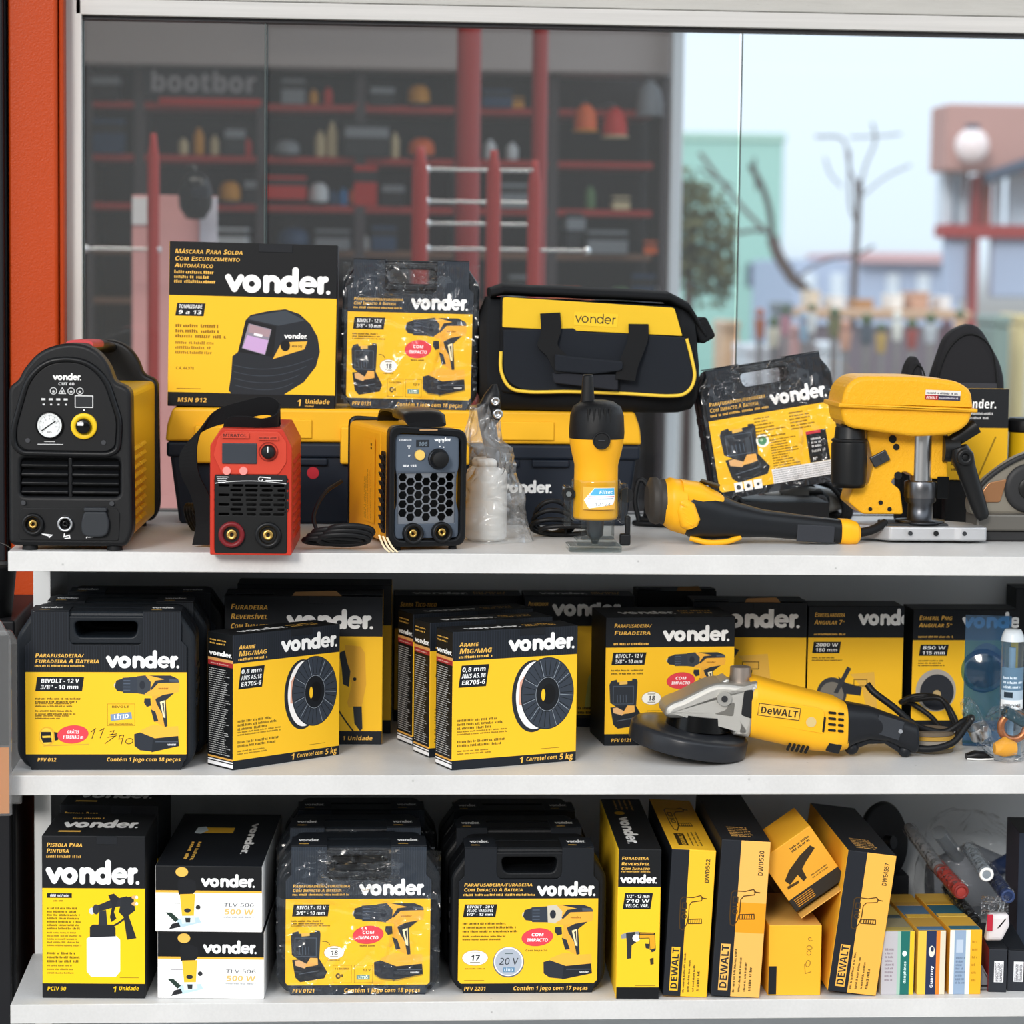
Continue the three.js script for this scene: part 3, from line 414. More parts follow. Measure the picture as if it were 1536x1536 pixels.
const sleeve0121 = (g, w, h) => { g.scale(w / 1030, h / 1045); g.fillStyle = '#262d36'; g.fillRect(0, 0, 1030, 1045); flute(g, 1030, 0, 360); g.translate(-165, -360);  // ink lightened so the haze of the plastic wrap sits in its colour
  head(g, 'PARAFUSADEIRA/FURADEIRA', 212, 645, 30, GOLD, 415); head(g, 'COM IMPACTO A BATERIA', 212, 676, 30, GOLD, 355); fine(g, 212, 702, 410, 1, 20, 18, GOLD, 0.05); logo(g, 682, 704, 468);
  field(g, 165, 726, 1188, 1334, 18); plate(g, 210, 764, 264, 84, ['BIVOLT - 12 V', '3/8" - 10 mm']); fine(g, 206, 886, 275, 2, 18, 13); fine(g, 206, 918, 280, 1, 18, 9, '#4a3a12', 0.05);
  g.save(); g.globalAlpha = 0.35; drillPic(g, 632, 752, 1.2, 1.06, '#7a6a3a'); g.restore(); drillPic(g, 636, 752, 1.18, 1.04); badge(g, 748, 980, 108, 62, 'COM', 'IMPACTO'); fine(g, 690, 1062, 110, 1, 10, 12, '#4a3a12', 0.05);
  casePic(g, 200, 945, 1); g.strokeStyle = '#3a3426'; g.lineWidth = 4; g.beginPath(); g.moveTo(425, 1025); g.quadraticCurveTo(465, 1020, 478, 1050); g.stroke(); bubble(g, 508, 1104, 70, 46, '18'); fine(g, 465, 1160, 90, 1, 10, 8, '#4a3a12', 0.05);
  frameBox(g, 502, 1194, 130, 124); txt(g, '1 x BATERIA', 514, 1224, 18, '#4a3a12', 104); oval(g, 538, 1270, 18, 20, '#5a4a28'); oval(g, 540, 1270, 9, 10, '#d8b050'); g.fillStyle = '#5a4a28'; g.fillRect(560, 1258, 12, 20); frameBox(g, 652, 1194, 130, 124); txt(g, '12 V', 712, 1238, 24, '#4a3a12', 56); g.fillStyle = '#6d8f86'; g.fillRect(668, 1264, 94, 32); txt(g, 'LÍTIO', 680, 1291, 26, '#e8f0e6', 70);
  footer(g, 1386, 212, 1120, 'PFV 0121', 'Contém 1 jogo com 18 peças', 38); };
T.sleeveB = canvasTex(704, 714, sleeve0121);
T.sleeve20 = canvasTex(704, 722, (g, w, h) => { g.scale(w / 1010, h / 1035); g.fillStyle = INK; g.fillRect(0, 0, 1010, 1035); g.translate(-160, -365);
  head(g, 'PARAFUSADEIRA/FURADEIRA', 195, 636, 34, GOLD, 505); head(g, 'COM IMPACTO A BATERIA', 195, 672, 34, GOLD, 435); fine(g, 190, 704, 520, 1, 20, 20, GOLD, 0.02); logo(g, 722, 708, 424);
  field(g, 160, 724, 1166, 1330, 22); plate(g, 192, 764, 246, 92, ['BIVOLT - 20 V', 'VELOC. VARIÁVEL', '1/2" - 13 mm']); fine(g, 190, 908, 400, 3, 28, 18); fine(g, 190, 998, 360, 2, 22, 14);
  drillPic(g, 618, 765, 1.2, 1.02, '#c9c2b0'); badge(g, 730, 1000, 112, 62, 'COM', 'IMPACTO'); txt(g, 'Com impacto', 645, 1102, 20, '#5c4616', 160); bubble(g, 282, 1146, 92, 54, '17'); fine(g, 212, 1228, 145, 1, 10, 10, '#4a3a12', 0.05);
  oval(g, 524, 1178, 112, 110, '#5f646b'); oval(g, 524, 1174, 106, 104, '#e6e8ec'); oval(g, 524, 1176, 96, 95, '#aab2be'); txt(g, '20 V', 522, 1196, 66, INK, 136, 'center', -0.12, ''); g.fillStyle = '#5d86a6'; g.fillRect(484, 1216, 84, 34); txt(g, 'LÍTIO', 492, 1244, 28, '#e7eef5', 66); g.fillStyle = '#566'; g.fillRect(498, 1112, 56, 7); g.fillStyle = '#6b5214'; g.fillRect(205, 1306, 145, 3);
  footer(g, 1380, 202, 1100, 'PFV 2201', 'Contém 1 jogo com 17 peças', 38); });
T.sleeveBack = canvasTex(704, 670, (g, w, h) => { g.scale(w / 920, h / 850); g.fillStyle = '#1d2229'; g.fillRect(0, 0, 920, 850); flute(g, 920, 0, 250);
  head(g, 'PARAFUSADEIRA/FURADEIRA', 20, 238, 36, GOLD, 430); head(g, 'COM IMPACTO A BATERIA', 20, 276, 36, GOLD, 370); fine(g, 20, 306, 440, 1, 20, 20, GOLD, 0.02); logo(g, 470, 296, 420); field(g, 0, 330, 920, 800);
  casePic(g, 60, 388, 1.28, 1.0); oval(g, 368, 510, 48, 44, '#f4f2ea'); oval(g, 368, 510, 32, 29, '#4f8f66'); oval(g, 362, 505, 12, 10, '#a9c9a9'); fine(g, 330, 368, 230, 7, 21, 13, '#5a4410', 0.6); fine(g, 590, 368, 200, 6, 21, 13, '#5a4410', 0.6); fine(g, 420, 520, 210, 12, 17, 11, '#5a4410', 0.55);
  g.fillStyle = INK; g.fillRect(690, 500, 150, 205); g.fillStyle = '#c93a48'; g.fillRect(690, 500, 110, 20); fine(g, 720, 560, 100, 3, 24, 18, '#e8e8e8', 0.3); fine(g, 715, 640, 110, 1, 24, 22, '#c8c8c8', 0.3); txt(g, 'Nº', 712, 692, 26, '#fff', 36);
  g.fillStyle = '#e8e8ea'; g.fillRect(400, 706, 520, 94); fine(g, 408, 722, 500, 6, 14, 9, '#8a8c92', 0.08); g.fillStyle = INK; g.fillRect(0, 800, 920, 50); for (let i = 0; i < 3; i++) { g.fillStyle = '#f4f4f2'; g.fillRect(110 + i * 72, 752, 62, 62); g.fillStyle = '#30343a'; g.beginPath(); g.arc(141 + i * 72, 784, 16 - i * 3, 0, 7); g.fill(); } });
// spool box: front, left side, top
const spoolPic = (g, x, y, k) => { g.save(); g.translate(x, y); g.scale(k, k); oval(g, -75, 12, 135, 226, '#23272c'); oval(g, -62, 8, 122, 212, '#f2efec'); poly(g, [[-160, -80], [-130, -120], [-120, 70], [-165, 60]], '#d9a28c'); oval(g, 18, 0, 172, 226, '#23282e'); oval(g, 20, 0, 166, 220, '#343b45'); g.strokeStyle = '#141719'; g.lineWidth = 4; for (let i = 0; i < 26; i++) { const a = i / 26 * 2 * PI; g.beginPath(); g.moveTo(20 + 85 * Math.cos(a), 115 * Math.sin(a)); g.lineTo(20 + 160 * Math.cos(a), 212 * Math.sin(a)); g.stroke(); } g.strokeStyle = '#9aa3ad'; g.lineWidth = 3; for (const a of [0.55, 1.2, 2.3, 2.85, 3.6, 4.4, 5.2, 5.7, 0.1]) { g.beginPath(); g.moveTo(20 + 70 * Math.cos(a), 95 * Math.sin(a)); g.lineTo(20 + 163 * Math.cos(a), 216 * Math.sin(a)); g.stroke(); } oval(g, 20, 5, 80, 112, '#15181c'); g.lineWidth = 3; g.beginPath(); g.ellipse(20, 5, 76, 106, 0, 0, 7); g.stroke(); oval(g, 28, 5, 44, 64, '#0c0d0f'); oval(g, -8, 8, 13, 38, YEL); g.restore(); };
T.spoolFront = canvasTex(704, 720, (g, w, h) => { g.scale(w / 845, h / 905); g.fillStyle = '#171c23'; g.fillRect(0, 0, 845, 905); flute(g, 845, 0, 200);
  head(g, 'ARAME', 42, 100, 40, GOLD, 140); head(g, 'MIG/MAG', 40, 145, 50, GOLD, 235); fine(g, 40, 175, 236, 1, 20, 22, GOLD, 0.02); logo(g, 372, 152, 452); field(g, 0, 190, 845, 842);
  plate(g, 40, 222, 204, 144, ['0,8 mm', 'AWS A5.18', 'ER70S-6']); fine(g, 36, 590, 352, 3, 26, 20, '#6b5416'); fine(g, 36, 660, 340, 2, 18, 12, '#6b5416'); fine(g, 36, 730, 345, 2, 26, 20, '#6b5416'); fine(g, 36, 788, 290, 2, 18, 12, '#6b5416'); spoolPic(g, 622, 440, 1.06); g.fillStyle = '#6b5416'; g.fillRect(600, 806, 130, 3);
  txt(g, '1', 452, 894, 60, GOLD, null, 'left', -0.15); txt(g, 'Carretel com', 500, 884, 38, GOLD, 215, 'left', -0.15); txt(g, '5 kg', 728, 890, 54, GOLD, 95, 'left', -0.15); });
T.spoolSide = canvasTex(176, 704, (g, w, h) => { g.scale(w / 175, h / 990); g.fillStyle = '#0f1113'; g.fillRect(0, 0, 175, 990); fine(g, 15, 60, 140, 2, 26, 14, GOLD, 0.3); logo(g, 8, 170, 160, WHT); g.fillStyle = '#d79a58'; g.fillRect(0, 186, 175, 22); g.fillStyle = '#9c2a2c'; g.fillRect(0, 208, 175, 34); fine(g, 20, 232, 130, 1, 20, 12, '#d8b0a8', 0.1); fine(g, 10, 270, 150, 40, 16, 7, WHT, 0.3); g.fillStyle = '#d8a04a'; g.fillRect(0, 912, 175, 14); g.fillStyle = '#e9e9ea'; g.fillRect(0, 934, 175, 10); g.fillRect(0, 952, 175, 26); });
T.darkTop = canvasTex(384, 128, (g, w, h) => { g.fillStyle = '#121417'; g.fillRect(0, 0, w, h); g.save(); g.translate(w * 0.14, h * 0.7); g.scale(1, 0.9); logo(g, 0, 0, 170, WHT); g.restore(); fine(g, 240, 60, 110, 2, 26, 16, GOLD, 0.2); });
T.maskBox = canvasTex(768, 776, (g, w, h) => { g.scale(w / 770, h / 770); g.fillStyle = '#0e1013'; g.fillRect(0, 0, 770, 770); g.translate(-65, -70);
  head(g, 'MÁSCARA PARA SOLDA', 88, 124, 30, GOLD, 320); head(g, 'COM ESCURECIMENTO', 88, 158, 28, GOLD, 308); head(g, 'AUTOMÁTICO', 88, 190, 28, GOLD, 186); fine(g, 88, 218, 215, 3, 22, 18, GOLD, 0.4); logo(g, 320, 302, 486);
  field(g, 65, 320, 835, 775); plate(g, 95, 356, 138, 60, ['TONALIDADE', '9 a 13']); fine(g, 97, 470, 252, 3, 24, 19, '#8a6214', 0.25); fine(g, 97, 548, 200, 3, 23, 17, '#a5781c', 0.25); txt(g, 'C.A. 44.978', 100, 668, 20, '#8a6214', 84); g.fillStyle = '#8a6214'; g.fillRect(105, 756, 112, 3);
  poly(g, [[345, 762], [370, 790], [560, 800], [600, 775], [690, 715], [745, 640], [762, 570], [750, 500], [715, 440], [665, 395], [600, 374], [520, 385], [440, 405], [418, 430], [385, 580], [360, 600], [355, 690]], '#23272d'); poly(g, [[440, 412], [600, 380], [690, 425], [570, 452], [430, 425]], '#3d444c'); poly(g, [[418, 430], [560, 455], [548, 600], [385, 580]], '#17191d'); poly(g, [[432, 444], [538, 470], [510, 592], [402, 562]], '#8d8795'); poly(g, [[438, 448], [534, 474], [526, 508], [430, 486]], '#a98f96'); poly(g, [[426, 500], [524, 522], [508, 588], [406, 560]], '#c7a4d2'); g.fillStyle = '#f4f0f4'; g.save(); g.translate(458, 488); g.rotate(0.2); g.fillRect(0, 0, 40, 12); g.restore();
  poly(g, [[585, 530], [704, 522], [690, 560], [545, 610]], '#f0b43c'); oval(g, 602, 545, 22, 26, '#121316'); logo(g, 596, 512, 106); txt(g, 'MSN 912', 632, 552, 14, INK, 48); g.strokeStyle = '#3a424c'; g.lineWidth = 3; for (let i = 0; i < 4; i++) { g.beginPath(); g.moveTo(362 + 4 * i, 640 + i * 32); g.quadraticCurveTo(540, 690 + i * 30, 730 - i * 30, 600 + i * 40); g.stroke(); }
  g.fillStyle = '#0e1013'; g.fillRect(65, 778, 770, 70); txt(g, 'MSN 912', 108, 820, 28, GOLD, 136, 'left', -0.12); txt(g, '1', 658, 828, 44, GOLD, null, 'left', -0.12); txt(g, 'Unidade', 696, 816, 30, GOLD, 115, 'left', -0.12); txt(g, 'Unidad', 696, 832, 12, GOLD, 42); });
// generic front: rows of [heading], plate lines, picture routine
function frontTex(w, h, o) { return canvasTex(w, h, (g) => { const W = 1000, H = 1000 * h / w, b = (o.band ?? 0.24) * H; g.scale(w / W, w / W); g.fillStyle = o.ink ?? INK; g.fillRect(0, 0, W, H); (o.head ?? []).forEach((s, i) => head(g, s, o.hx ?? 50, b * (0.34 + 0.24 * i), o.hs ?? 58, GOLD, o.hw ?? 330)); if (o.sub !== 0) fine(g, o.hx ?? 50, b * 0.92, o.hw ?? 330, 1, 30, 24, GOLD, 0.05); logo(g, o.lx ?? 450, o.ly ?? b * 0.82, o.lw ?? 500); field(g, 0, b, W, H - (o.foot ?? 0.09) * H); if (o.plate) plate(g, 45, b + 40, 300, o.plate.length * 62, o.plate); o.pic?.(g, W, H, b); if (o.model) footer(g, H - (o.foot ?? 0.09) * H * 0.32, 50, 940, o.model, o.count ?? '1 Unidade', 38); }); }
const hammerDrill = (g, x, y, k) => { g.save(); g.translate(x, y); g.scale(k, k); poly(g, [[0, 0], [110, 10], [140, 60], [150, 300], [120, 470], [30, 480], [20, 440], [50, 300], [10, 120]], '#e7ab34'); poly(g, [[-40, 60], [0, 40], [20, 140], [40, 200], [30, 320], [-10, 300], [-20, 180]], '#2a2e34'); oval(g, 70, 260, 12, 14, INK); poly(g, [[60, 470], [120, 470], [126, 640], [110, 660], [70, 600]], '#272b31'); g.strokeStyle = '#1c1f24'; g.lineWidth = 10; g.beginPath(); g.moveTo(-60, 460); g.quadraticCurveTo(10, 600, 110, 720); g.stroke(); g.restore(); };
T.drillBox = frontTex(672, 700, { head: ['FURADEIRA', 'REVERSÍVEL', 'COM IMPACTO'], hx: 35, hs: 52, hw: 250, lx: 390, lw: 550, band: 0.27, sub: 0, model: 'FIV 650', count: '1 Unidade', pic: (g, W, H, b) => { plate(g, 40, b + 40, 250, 130, ['650 W', '1/2"']); hammerDrill(g, 760, b + 60, 0.92); } });
const grinderPic = (g, x, y, k) => { g.save(); g.translate(x, y); g.scale(k, k); oval(g, 0, 40, 150, 150, '#3a3c40'); oval(g, 0, 50, 120, 118, '#77736a'); poly(g, [[60, -120], [140, -60], [300, -20], [290, 60], [120, 40]], '#2c2f35'); poly(g, [[180, -140], [420, -160], [470, 260], [380, 300], [300, -20]], '#e3b24a'); g.strokeStyle = '#4a3a1a'; g.lineWidth = 6; g.strokeRect(220, -90, 130, 60); poly(g, [[150, -210], [190, -190], [60, 40], [20, 30]], '#34373c'); g.restore(); };
T.sawBox = frontTex(512, 600, { head: ['SERRA TICO-TICO'], hx: 40, hs: 60, hw: 300, lx: 470, lw: 480, band: 0.26, pic: (g, W, H, b) => { plate(g, 40, b + 50, 260, 120, ['500 W', '60 Hz']); hammerDrill(g, 600, b + 120, 0.8); } });
T.sprayBox = frontTex(512, 620, { head: ['PULVERIZADOR'], hx: 30, hs: 50, hw: 190, lx: 250, lw: 640, ly: 190, band: 0.23, pic: (g, W, H, b) => { poly(g, [[640, b + 130], [760, b + 110], [800, b + 180], [760, b + 240], [780, b + 330], [740, b + 340], [700, b + 260], [620, b + 230]], '#2b2f35'); poly(g, [[690, b + 300], [820, b + 500], [840, H - 180], [560, H - 180], [590, b + 480]], '#d9cf6a'); fine(g, 500, H - 160, 360, 3, 40, 30); } });
T.kitBox = frontTex(640, 660, { head: ['PARAFUSADEIRA/', 'FURADEIRA'], hx: 60, hs: 46, hw: 300, lx: 440, lw: 520, band: 0.235, model: 'PFV 0121', count: '18 peças', pic: (g, W, H, b) => { plate(g, 45, b + 40, 270, 100, ['BIVOLT - 12 V', '3/8" - 10 mm']); fine(g, 45, b + 190, 290, 2, 26, 16); drillPic(g, 470, b + 40, 1.08, 0.9); badge(g, 585, b + 270, 108, 64, 'COM', 'IMPACTO'); casePic(g, 30, b + 250, 1.04, 1.1); bubble(g, 360, b + 410, 74, 52, '18'); frameBox(g, 330, b + 510, 130, 110); } });
T.grindBoxA = frontTex(512, 620, { head: [], lx: 180, lw: 760, ly: 240, sub: 0, band: 0.27, pic: (g, W, H, b) => grinderPic(g, 200, b + 330, 1.1) });
T.grindBoxB = frontTex(512, 620, { head: ['ESMERILHADEIRA', 'ANGULAR 7"'], hx: 60, hs: 62, hw: 330, lx: 520, lw: 640, ly: 185, band: 0.25, pic: (g, W, H, b) => { plate(g, 45, b + 40, 300, 110, ['2000 W', '180 mm']); fine(g, 45, b + 200, 330, 2, 24, 15); grinderPic(g, 260, b + 500, 1.05); } });
T.grindBoxC = frontTex(512, 620, { head: ['ESMERIL PMG', 'ANGULAR 5"'], hx: 50, hs: 62, hw: 330, lx: 460, lw: 640, ly: 185, band: 0.25, pic: (g, W, H, b) => { plate(g, 60, b + 45, 280, 110, ['850 W', '115 mm']); fine(g, 55, b + 210, 280, 3, 24, 15); oval(g, 230, b + 500, 190, 210, '#a9a39a'); oval(g, 240, b + 520, 160, 180, '#2a2d33'); oval(g, 240, b + 540, 40, 44, '#b9a070'); oval(g, 700, b + 250, 170, 220, '#27303b'); } });
T.sprayGun = canvasTex(560, 860, (g, w, h) => { g.scale(w / 630, h / 965); g.fillStyle = '#121418'; g.fillRect(0, 0, 630, 965); g.translate(-120, -290); head(g, 'PISTOLA PARA', 146, 355, 34, GOLD, 230); head(g, 'PINTURA', 146, 390, 34, GOLD, 148); fine(g, 146, 420, 225, 1, 20, 20, '#d0a04a', 0.02); logo(g, 142, 578, 576); g.fillStyle = '#f8ca14'; g.fillRect(120, 600, 630, 568);
  g.fillStyle = INK; g.fillRect(150, 630, 152, 28); txt(g, '600 ml/min', 168, 653, 24, WHT, 118, 'left', -0.1); fine(g, 190, 680, 60, 1, 10, 12); fine(g, 150, 726, 225, 7, 20, 15, '#5c4810', 0.2); fine(g, 150, 870, 220, 5, 19, 12, '#7a6018', 0.2); fine(g, 150, 994, 205, 3, 24, 17, '#5c4810', 0.2); fine(g, 150, 1066, 170, 3, 22, 12, '#7a6018', 0.2);
  poly(g, [[392, 900], [420, 880], [570, 880], [598, 905], [598, 1095], [570, 1128], [420, 1128], [392, 1095]], '#e9e9f0'); poly(g, [[412, 830], [430, 815], [552, 815], [570, 835], [570, 885], [412, 892]], '#24272c'); poly(g, [[470, 738], [512, 728], [520, 820], [465, 820]], '#2d3036'); poly(g, [[425, 715], [540, 668], [640, 645], [650, 700], [560, 712], [430, 750]], '#2a2d33'); oval(g, 424, 735, 18, 20, '#cfd2d6'); oval(g, 450, 725, 20, 30, '#34373d'); poly(g, [[525, 640], [560, 630], [590, 655], [560, 740], [575, 780], [545, 800], [535, 770], [550, 700]], '#23262b'); poly(g, [[610, 655], [680, 645], [690, 730], [650, 760], [698, 895], [640, 905], [620, 770], [590, 740]], '#26292e'); g.strokeStyle = '#26292e'; g.lineWidth = 12; g.beginPath(); g.moveTo(540, 830); g.quadraticCurveTo(610, 800, 640, 760); g.stroke(); for (const y of [652, 690]) { oval(g, 688, y, 20, 12, '#e0b070'); oval(g, 700, y, 8, 10, '#fff'); }
  g.fillStyle = '#7a6018'; g.fillRect(595, 1130, 118, 3); g.fillStyle = '#121418'; g.fillRect(120, 1168, 630, 90); txt(g, 'PCIV 90', 148, 1210, 32, '#f8ca14', 116, 'left', -0.15); txt(g, '1', 550, 1218, 48, '#f8ca14', null, 'left', -0.15); txt(g, 'Unidade', 588, 1206, 32, '#f8ca14', 124, 'left', -0.15); });
T.sprayTop = canvasTex(384, 200, (g, w, h) => { g.fillStyle = '#111316'; g.fillRect(0, 0, w, h); logo(g, 50, 130, 290, WHT); fine(g, 70, 50, 130, 1, 20, 14, GOLD, 0.05); g.fillStyle = GOLD; g.fillRect(50, 155, 84, 12); });
T.trimFront = canvasTex(640, 408, (g, w, h) => { g.scale(w / 640, h / 408); g.fillStyle = '#f3f2f0'; g.fillRect(0, 0, 640, 408); g.fillStyle = '#0e1013'; g.fillRect(0, 0, 640, 152); g.fillStyle = '#e9b240'; g.fillRect(0, 152, 640, 14); logo(g, 272, 132, 325); oval(g, 158, 38, 38, 30, '#e9b954');
  poly(g, [[140, 80], [185, 72], [240, 95], [245, 150], [215, 185], [140, 178], [132, 120]], '#16181c'); poly(g, [[146, 176], [238, 172], [230, 320], [160, 320]], '#f3bd33'); poly(g, [[120, 330], [260, 318], [275, 350], [150, 384]], '#b9d2dc'); poly(g, [[150, 310], [236, 308], [240, 350], [160, 360]], '#d5e4ea'); poly(g, [[178, 322], [210, 322], [208, 350], [182, 350]], '#2a2d30'); oval(g, 192, 276, 20, 13, '#2b2d30'); oval(g, 256, 256, 14, 14, '#2b2d30'); poly(g, [[60, 290], [95, 290], [140, 330], [120, 350]], '#24372f'); poly(g, [[80, 395], [100, 360], [140, 350], [150, 378]], '#202226'); g.strokeStyle = '#777'; g.lineWidth = 3; g.beginPath(); g.moveTo(80, 232); g.lineTo(150, 232); g.stroke();
  txt(g, 'TLV 506', 410, 250, 30, '#3c4046', 182, 'left', -0.1, ''); txt(g, '500 W', 412, 298, 44, '#f0b765', 176, 'left', -0.1); fine(g, 410, 320, 182, 1, 20, 13, '#9a9ca0', 0.02); });
T.trimTop = canvasTex(512, 320, (g, w, h) => { g.fillStyle = '#12151a'; g.fillRect(0, 0, w, h); g.save(); g.translate(380, 60); g.rotate(PI / 2); logo(g, 0, 0, 190, WHT); g.restore(); g.fillStyle = '#f3bd33'; g.fillRect(150, 90, 150, 34); poly(g, [[110, 90], [150, 84], [170, 108], [140, 130], [105, 125]], '#d5e4ea'); g.save(); g.translate(150, 180); g.rotate(PI / 2); fine(g, 0, 0, 110, 2, 34, 22, GOLD, 0.1); g.restore(); });
T.slimFront = canvasTex(300, 1000, (g, w, h) => { g.scale(w / 290, h / 1030); g.fillStyle = '#0f1114'; g.fillRect(0, 0, 290, 1030); head(g, 'FURADEIRA', 20, 72, 30, GOLD, 195); head(g, 'REVERSÍVEL', 18, 110, 30, GOLD, 205); head(g, 'COM IMPACTO', 18, 142, 26, GOLD, 205); fine(g, 18, 158, 200, 1, 20, 10, GOLD, 0.02); logo(g, 14, 235, 250); g.fillStyle = '#f6c525'; g.fillRect(0, 258, 290, 692); plate(g, 34, 300, 204, 112, ['1/2" - 13 mm', '710 W', 'VELOC. VAR.']);
  poly(g, [[24, 588], [70, 570], [150, 565], [150, 600], [30, 615]], '#8d8f94'); poly(g, [[60, 575], [120, 568], [130, 640], [100, 660], [98, 750], [70, 755], [66, 650]], '#2c2f34'); oval(g, 130, 610, 26, 26, '#e9e6e0'); poly(g, [[150, 572], [255, 575], [262, 690], [225, 690], [218, 610], [150, 612]], '#e0a022'); g.strokeStyle = INK; g.lineWidth = 4; g.stroke(); g.strokeStyle = INK; g.lineWidth = 5; g.strokeRect(152, 576, 100, 8); poly(g, [[190, 648], [220, 650], [218, 684], [196, 680]], '#2c2f34'); poly(g, [[230, 690], [258, 680], [262, 700], [236, 708]], '#2c2f34'); poly(g, [[225, 752], [250, 745], [252, 790], [230, 795]], '#3a3420'); g.fillStyle = '#6b5214'; g.fillRect(126, 938, 140, 3); });
T.slimTop = canvasTex(200, 400, (g, w, h) => { g.fillStyle = '#111316'; g.fillRect(0, 0, w, h); g.save(); g.translate(40, 150); g.rotate(PI / 2); g.scale(1, 1.25); logo(g, 0, -10, 210, WHT); g.restore(); oval(g, 70, 120, 26, 14, '#f3bd33'); for (let i = 0; i < 4; i++) { g.save(); g.translate(60 + i * 26, 12); g.rotate(PI / 2); fine(g, 0, 0, 86, 1, 20, 13, GOLD, 0.1); g.restore(); } });
// tall tool cartons with an upright dark band
const outlineDrill = (g, x, y, k, col) => { g.save(); g.translate(x, y); g.scale(k, k); g.strokeStyle = col; g.lineWidth = 9; g.lineJoin = 'round'; const s = (pts, close) => { g.beginPath(); pts.forEach((p, i) => i ? g.lineTo(...p) : g.moveTo(...p)); if (close) g.closePath(); g.stroke(); }; s([[0, 40], [20, 20], [120, 20], [190, 0], [210, 20], [200, 45], [110, 60], [85, 90], [85, 190], [70, 260], [40, 310], [10, 300], [0, 230]], true); s([[85, 215], [210, 205], [215, 245], [85, 252]], true); for (let i = 0; i < 5; i++) s([[110 + i * 20, 208], [110 + i * 20, 250]]); s([[20, 70], [60, 70], [60, 120], [20, 120]], true); s([[195, 20], [250, 25]]); s([[18, 150], [66, 150]]); g.beginPath(); g.arc(42, 190, 20, 0, 7); g.stroke(); g.restore(); };
function towerTex(yel, model, word, patch, mark = 'DEWALT') { return canvasTex(340, 1040, (g, w, h) => { g.scale(w / 340, h / 1040); g.fillStyle = '#1d2026'; g.fillRect(0, 0, 340, 1040); g.fillStyle = yel; g.fillRect(136, 0, 204, 1040); if (patch) { g.fillStyle = '#ef9a1e'; g.fillRect(136, 410, 204, 200); }
  g.save(); g.translate(300, 230); g.rotate(-PI / 2); txt(g, model, 0, 0, 46, '#3a3020', 170); g.restore(); outlineDrill(g, 92, 320, 0.8, '#4a3414'); g.fillStyle = yel; g.fillRect(46, 690, 66, 310); g.save(); g.translate(104, 992); g.rotate(-PI / 2); txt(g, mark, 0, 0, 72, '#22262c', 296); g.restore();
  for (let i = 0; i < 4; i++) { g.save(); g.translate(160 + i * 38, 1010 - i * 4); g.rotate(-PI / 2); fine(g, 0, 0, 320 - i * 50, 1, 20, i === 3 ? 22 : 17, '#4a3a1a', 0.15); g.restore(); } }); }
T.towerA = towerTex('#f3bb2c', 'DWD502', 'a', false); T.towerB = towerTex('#eeb45a', 'DWD520', 'b', true); T.towerC = towerTex('#eeb04a', 'DWE4557', 'c', false);
T.towerTopY = canvasTex(256, 400, (g, w, h) => { g.fillStyle = '#f3bb2c'; g.fillRect(0, 0, w, h); outlineDrill(g, 60, 70, 0.6, '#3a2c12'); g.fillStyle = '#3a2c12'; g.fillRect(50, 280, 60, 90); g.save(); g.translate(98, 365); g.rotate(-PI / 2); txt(g, 'DEWALT', 0, 0, 34, '#f3bb2c', 80); g.restore(); for (let i = 0; i < 3; i++) { g.save(); g.translate(140 + i * 26, 370); g.rotate(-PI / 2); fine(g, 0, 0, 110, 1, 20, 12, '#3a2c12', 0.2); g.restore(); } });
T.towerTopK = canvasTex(256, 400, (g, w, h) => { g.fillStyle = '#191c21'; g.fillRect(0, 0, w, h); for (let i = 0; i < 6; i++) fine(g, 60, 300 + i * 14, 130, 1, 20, 10, '#eeb45a', 0.2); });
T.brownSide = canvasTex(512, 512, (g, w, h) => { g.fillStyle = '#e0a030'; g.fillRect(0, 0, w, h); g.fillStyle = '#2b2620'; g.fillRect(0, 400, 512, 112); g.fillStyle = '#c8861c'; for (let i = 0; i < 5; i++) g.fillRect(40, 418 + i * 16, 180, 6); poly(g, [[70, 250], [150, 200], [300, 150], [420, 130], [440, 170], [310, 220], [250, 250], [240, 330], [200, 340], [190, 270], [90, 300]], '#33281a'); poly(g, [[60, 300], [170, 310], [160, 330], [50, 322]], '#4a3416'); fine(g, 260, 70, 200, 2, 26, 20, '#33281a', 0.1); fine(g, 280, 340, 180, 2, 22, 14, '#4a3416', 0.2); });

// ---------- cartons and cases ----------
const ink = std('#101215', 0.5), inkSoft = std('#171a1f', 0.5);
const pm = (t, rough = 0.5) => std('#ffffff', rough, 0, { map: t });
const PM = Object.fromEntries(Object.entries(T).map(([k, t]) => [k, pm(t)]));
const yMat = std('#f4bb22', 0.55), yDeep = std('#eeb02c', 0.65), tan = std('#d9a24c', 0.75);
// a box whose front lower corners are seen at pL and pR on a shelf; its front top at pixel row top
function spot(pL, pR, top, y) { const A = S(pL[0], pL[1], y), B = S(pR[0], pR[1], y); return { pos: A.clone().add(B).multiplyScalar(0.5), w: A.distanceTo(B), h: P(pL[0], top, A.z).y - y, turn: Math.atan2(-(B.z - A.z), B.x - A.x) }; }
function spotZ(x0, x1, top, z, y, turn = 0) { const A = P(x0, top, z), B = P(x1, top, z); return { pos: V((A.x + B.x) / 2, y, z), w: B.x - A.x, h: A.y - y, turn }; }
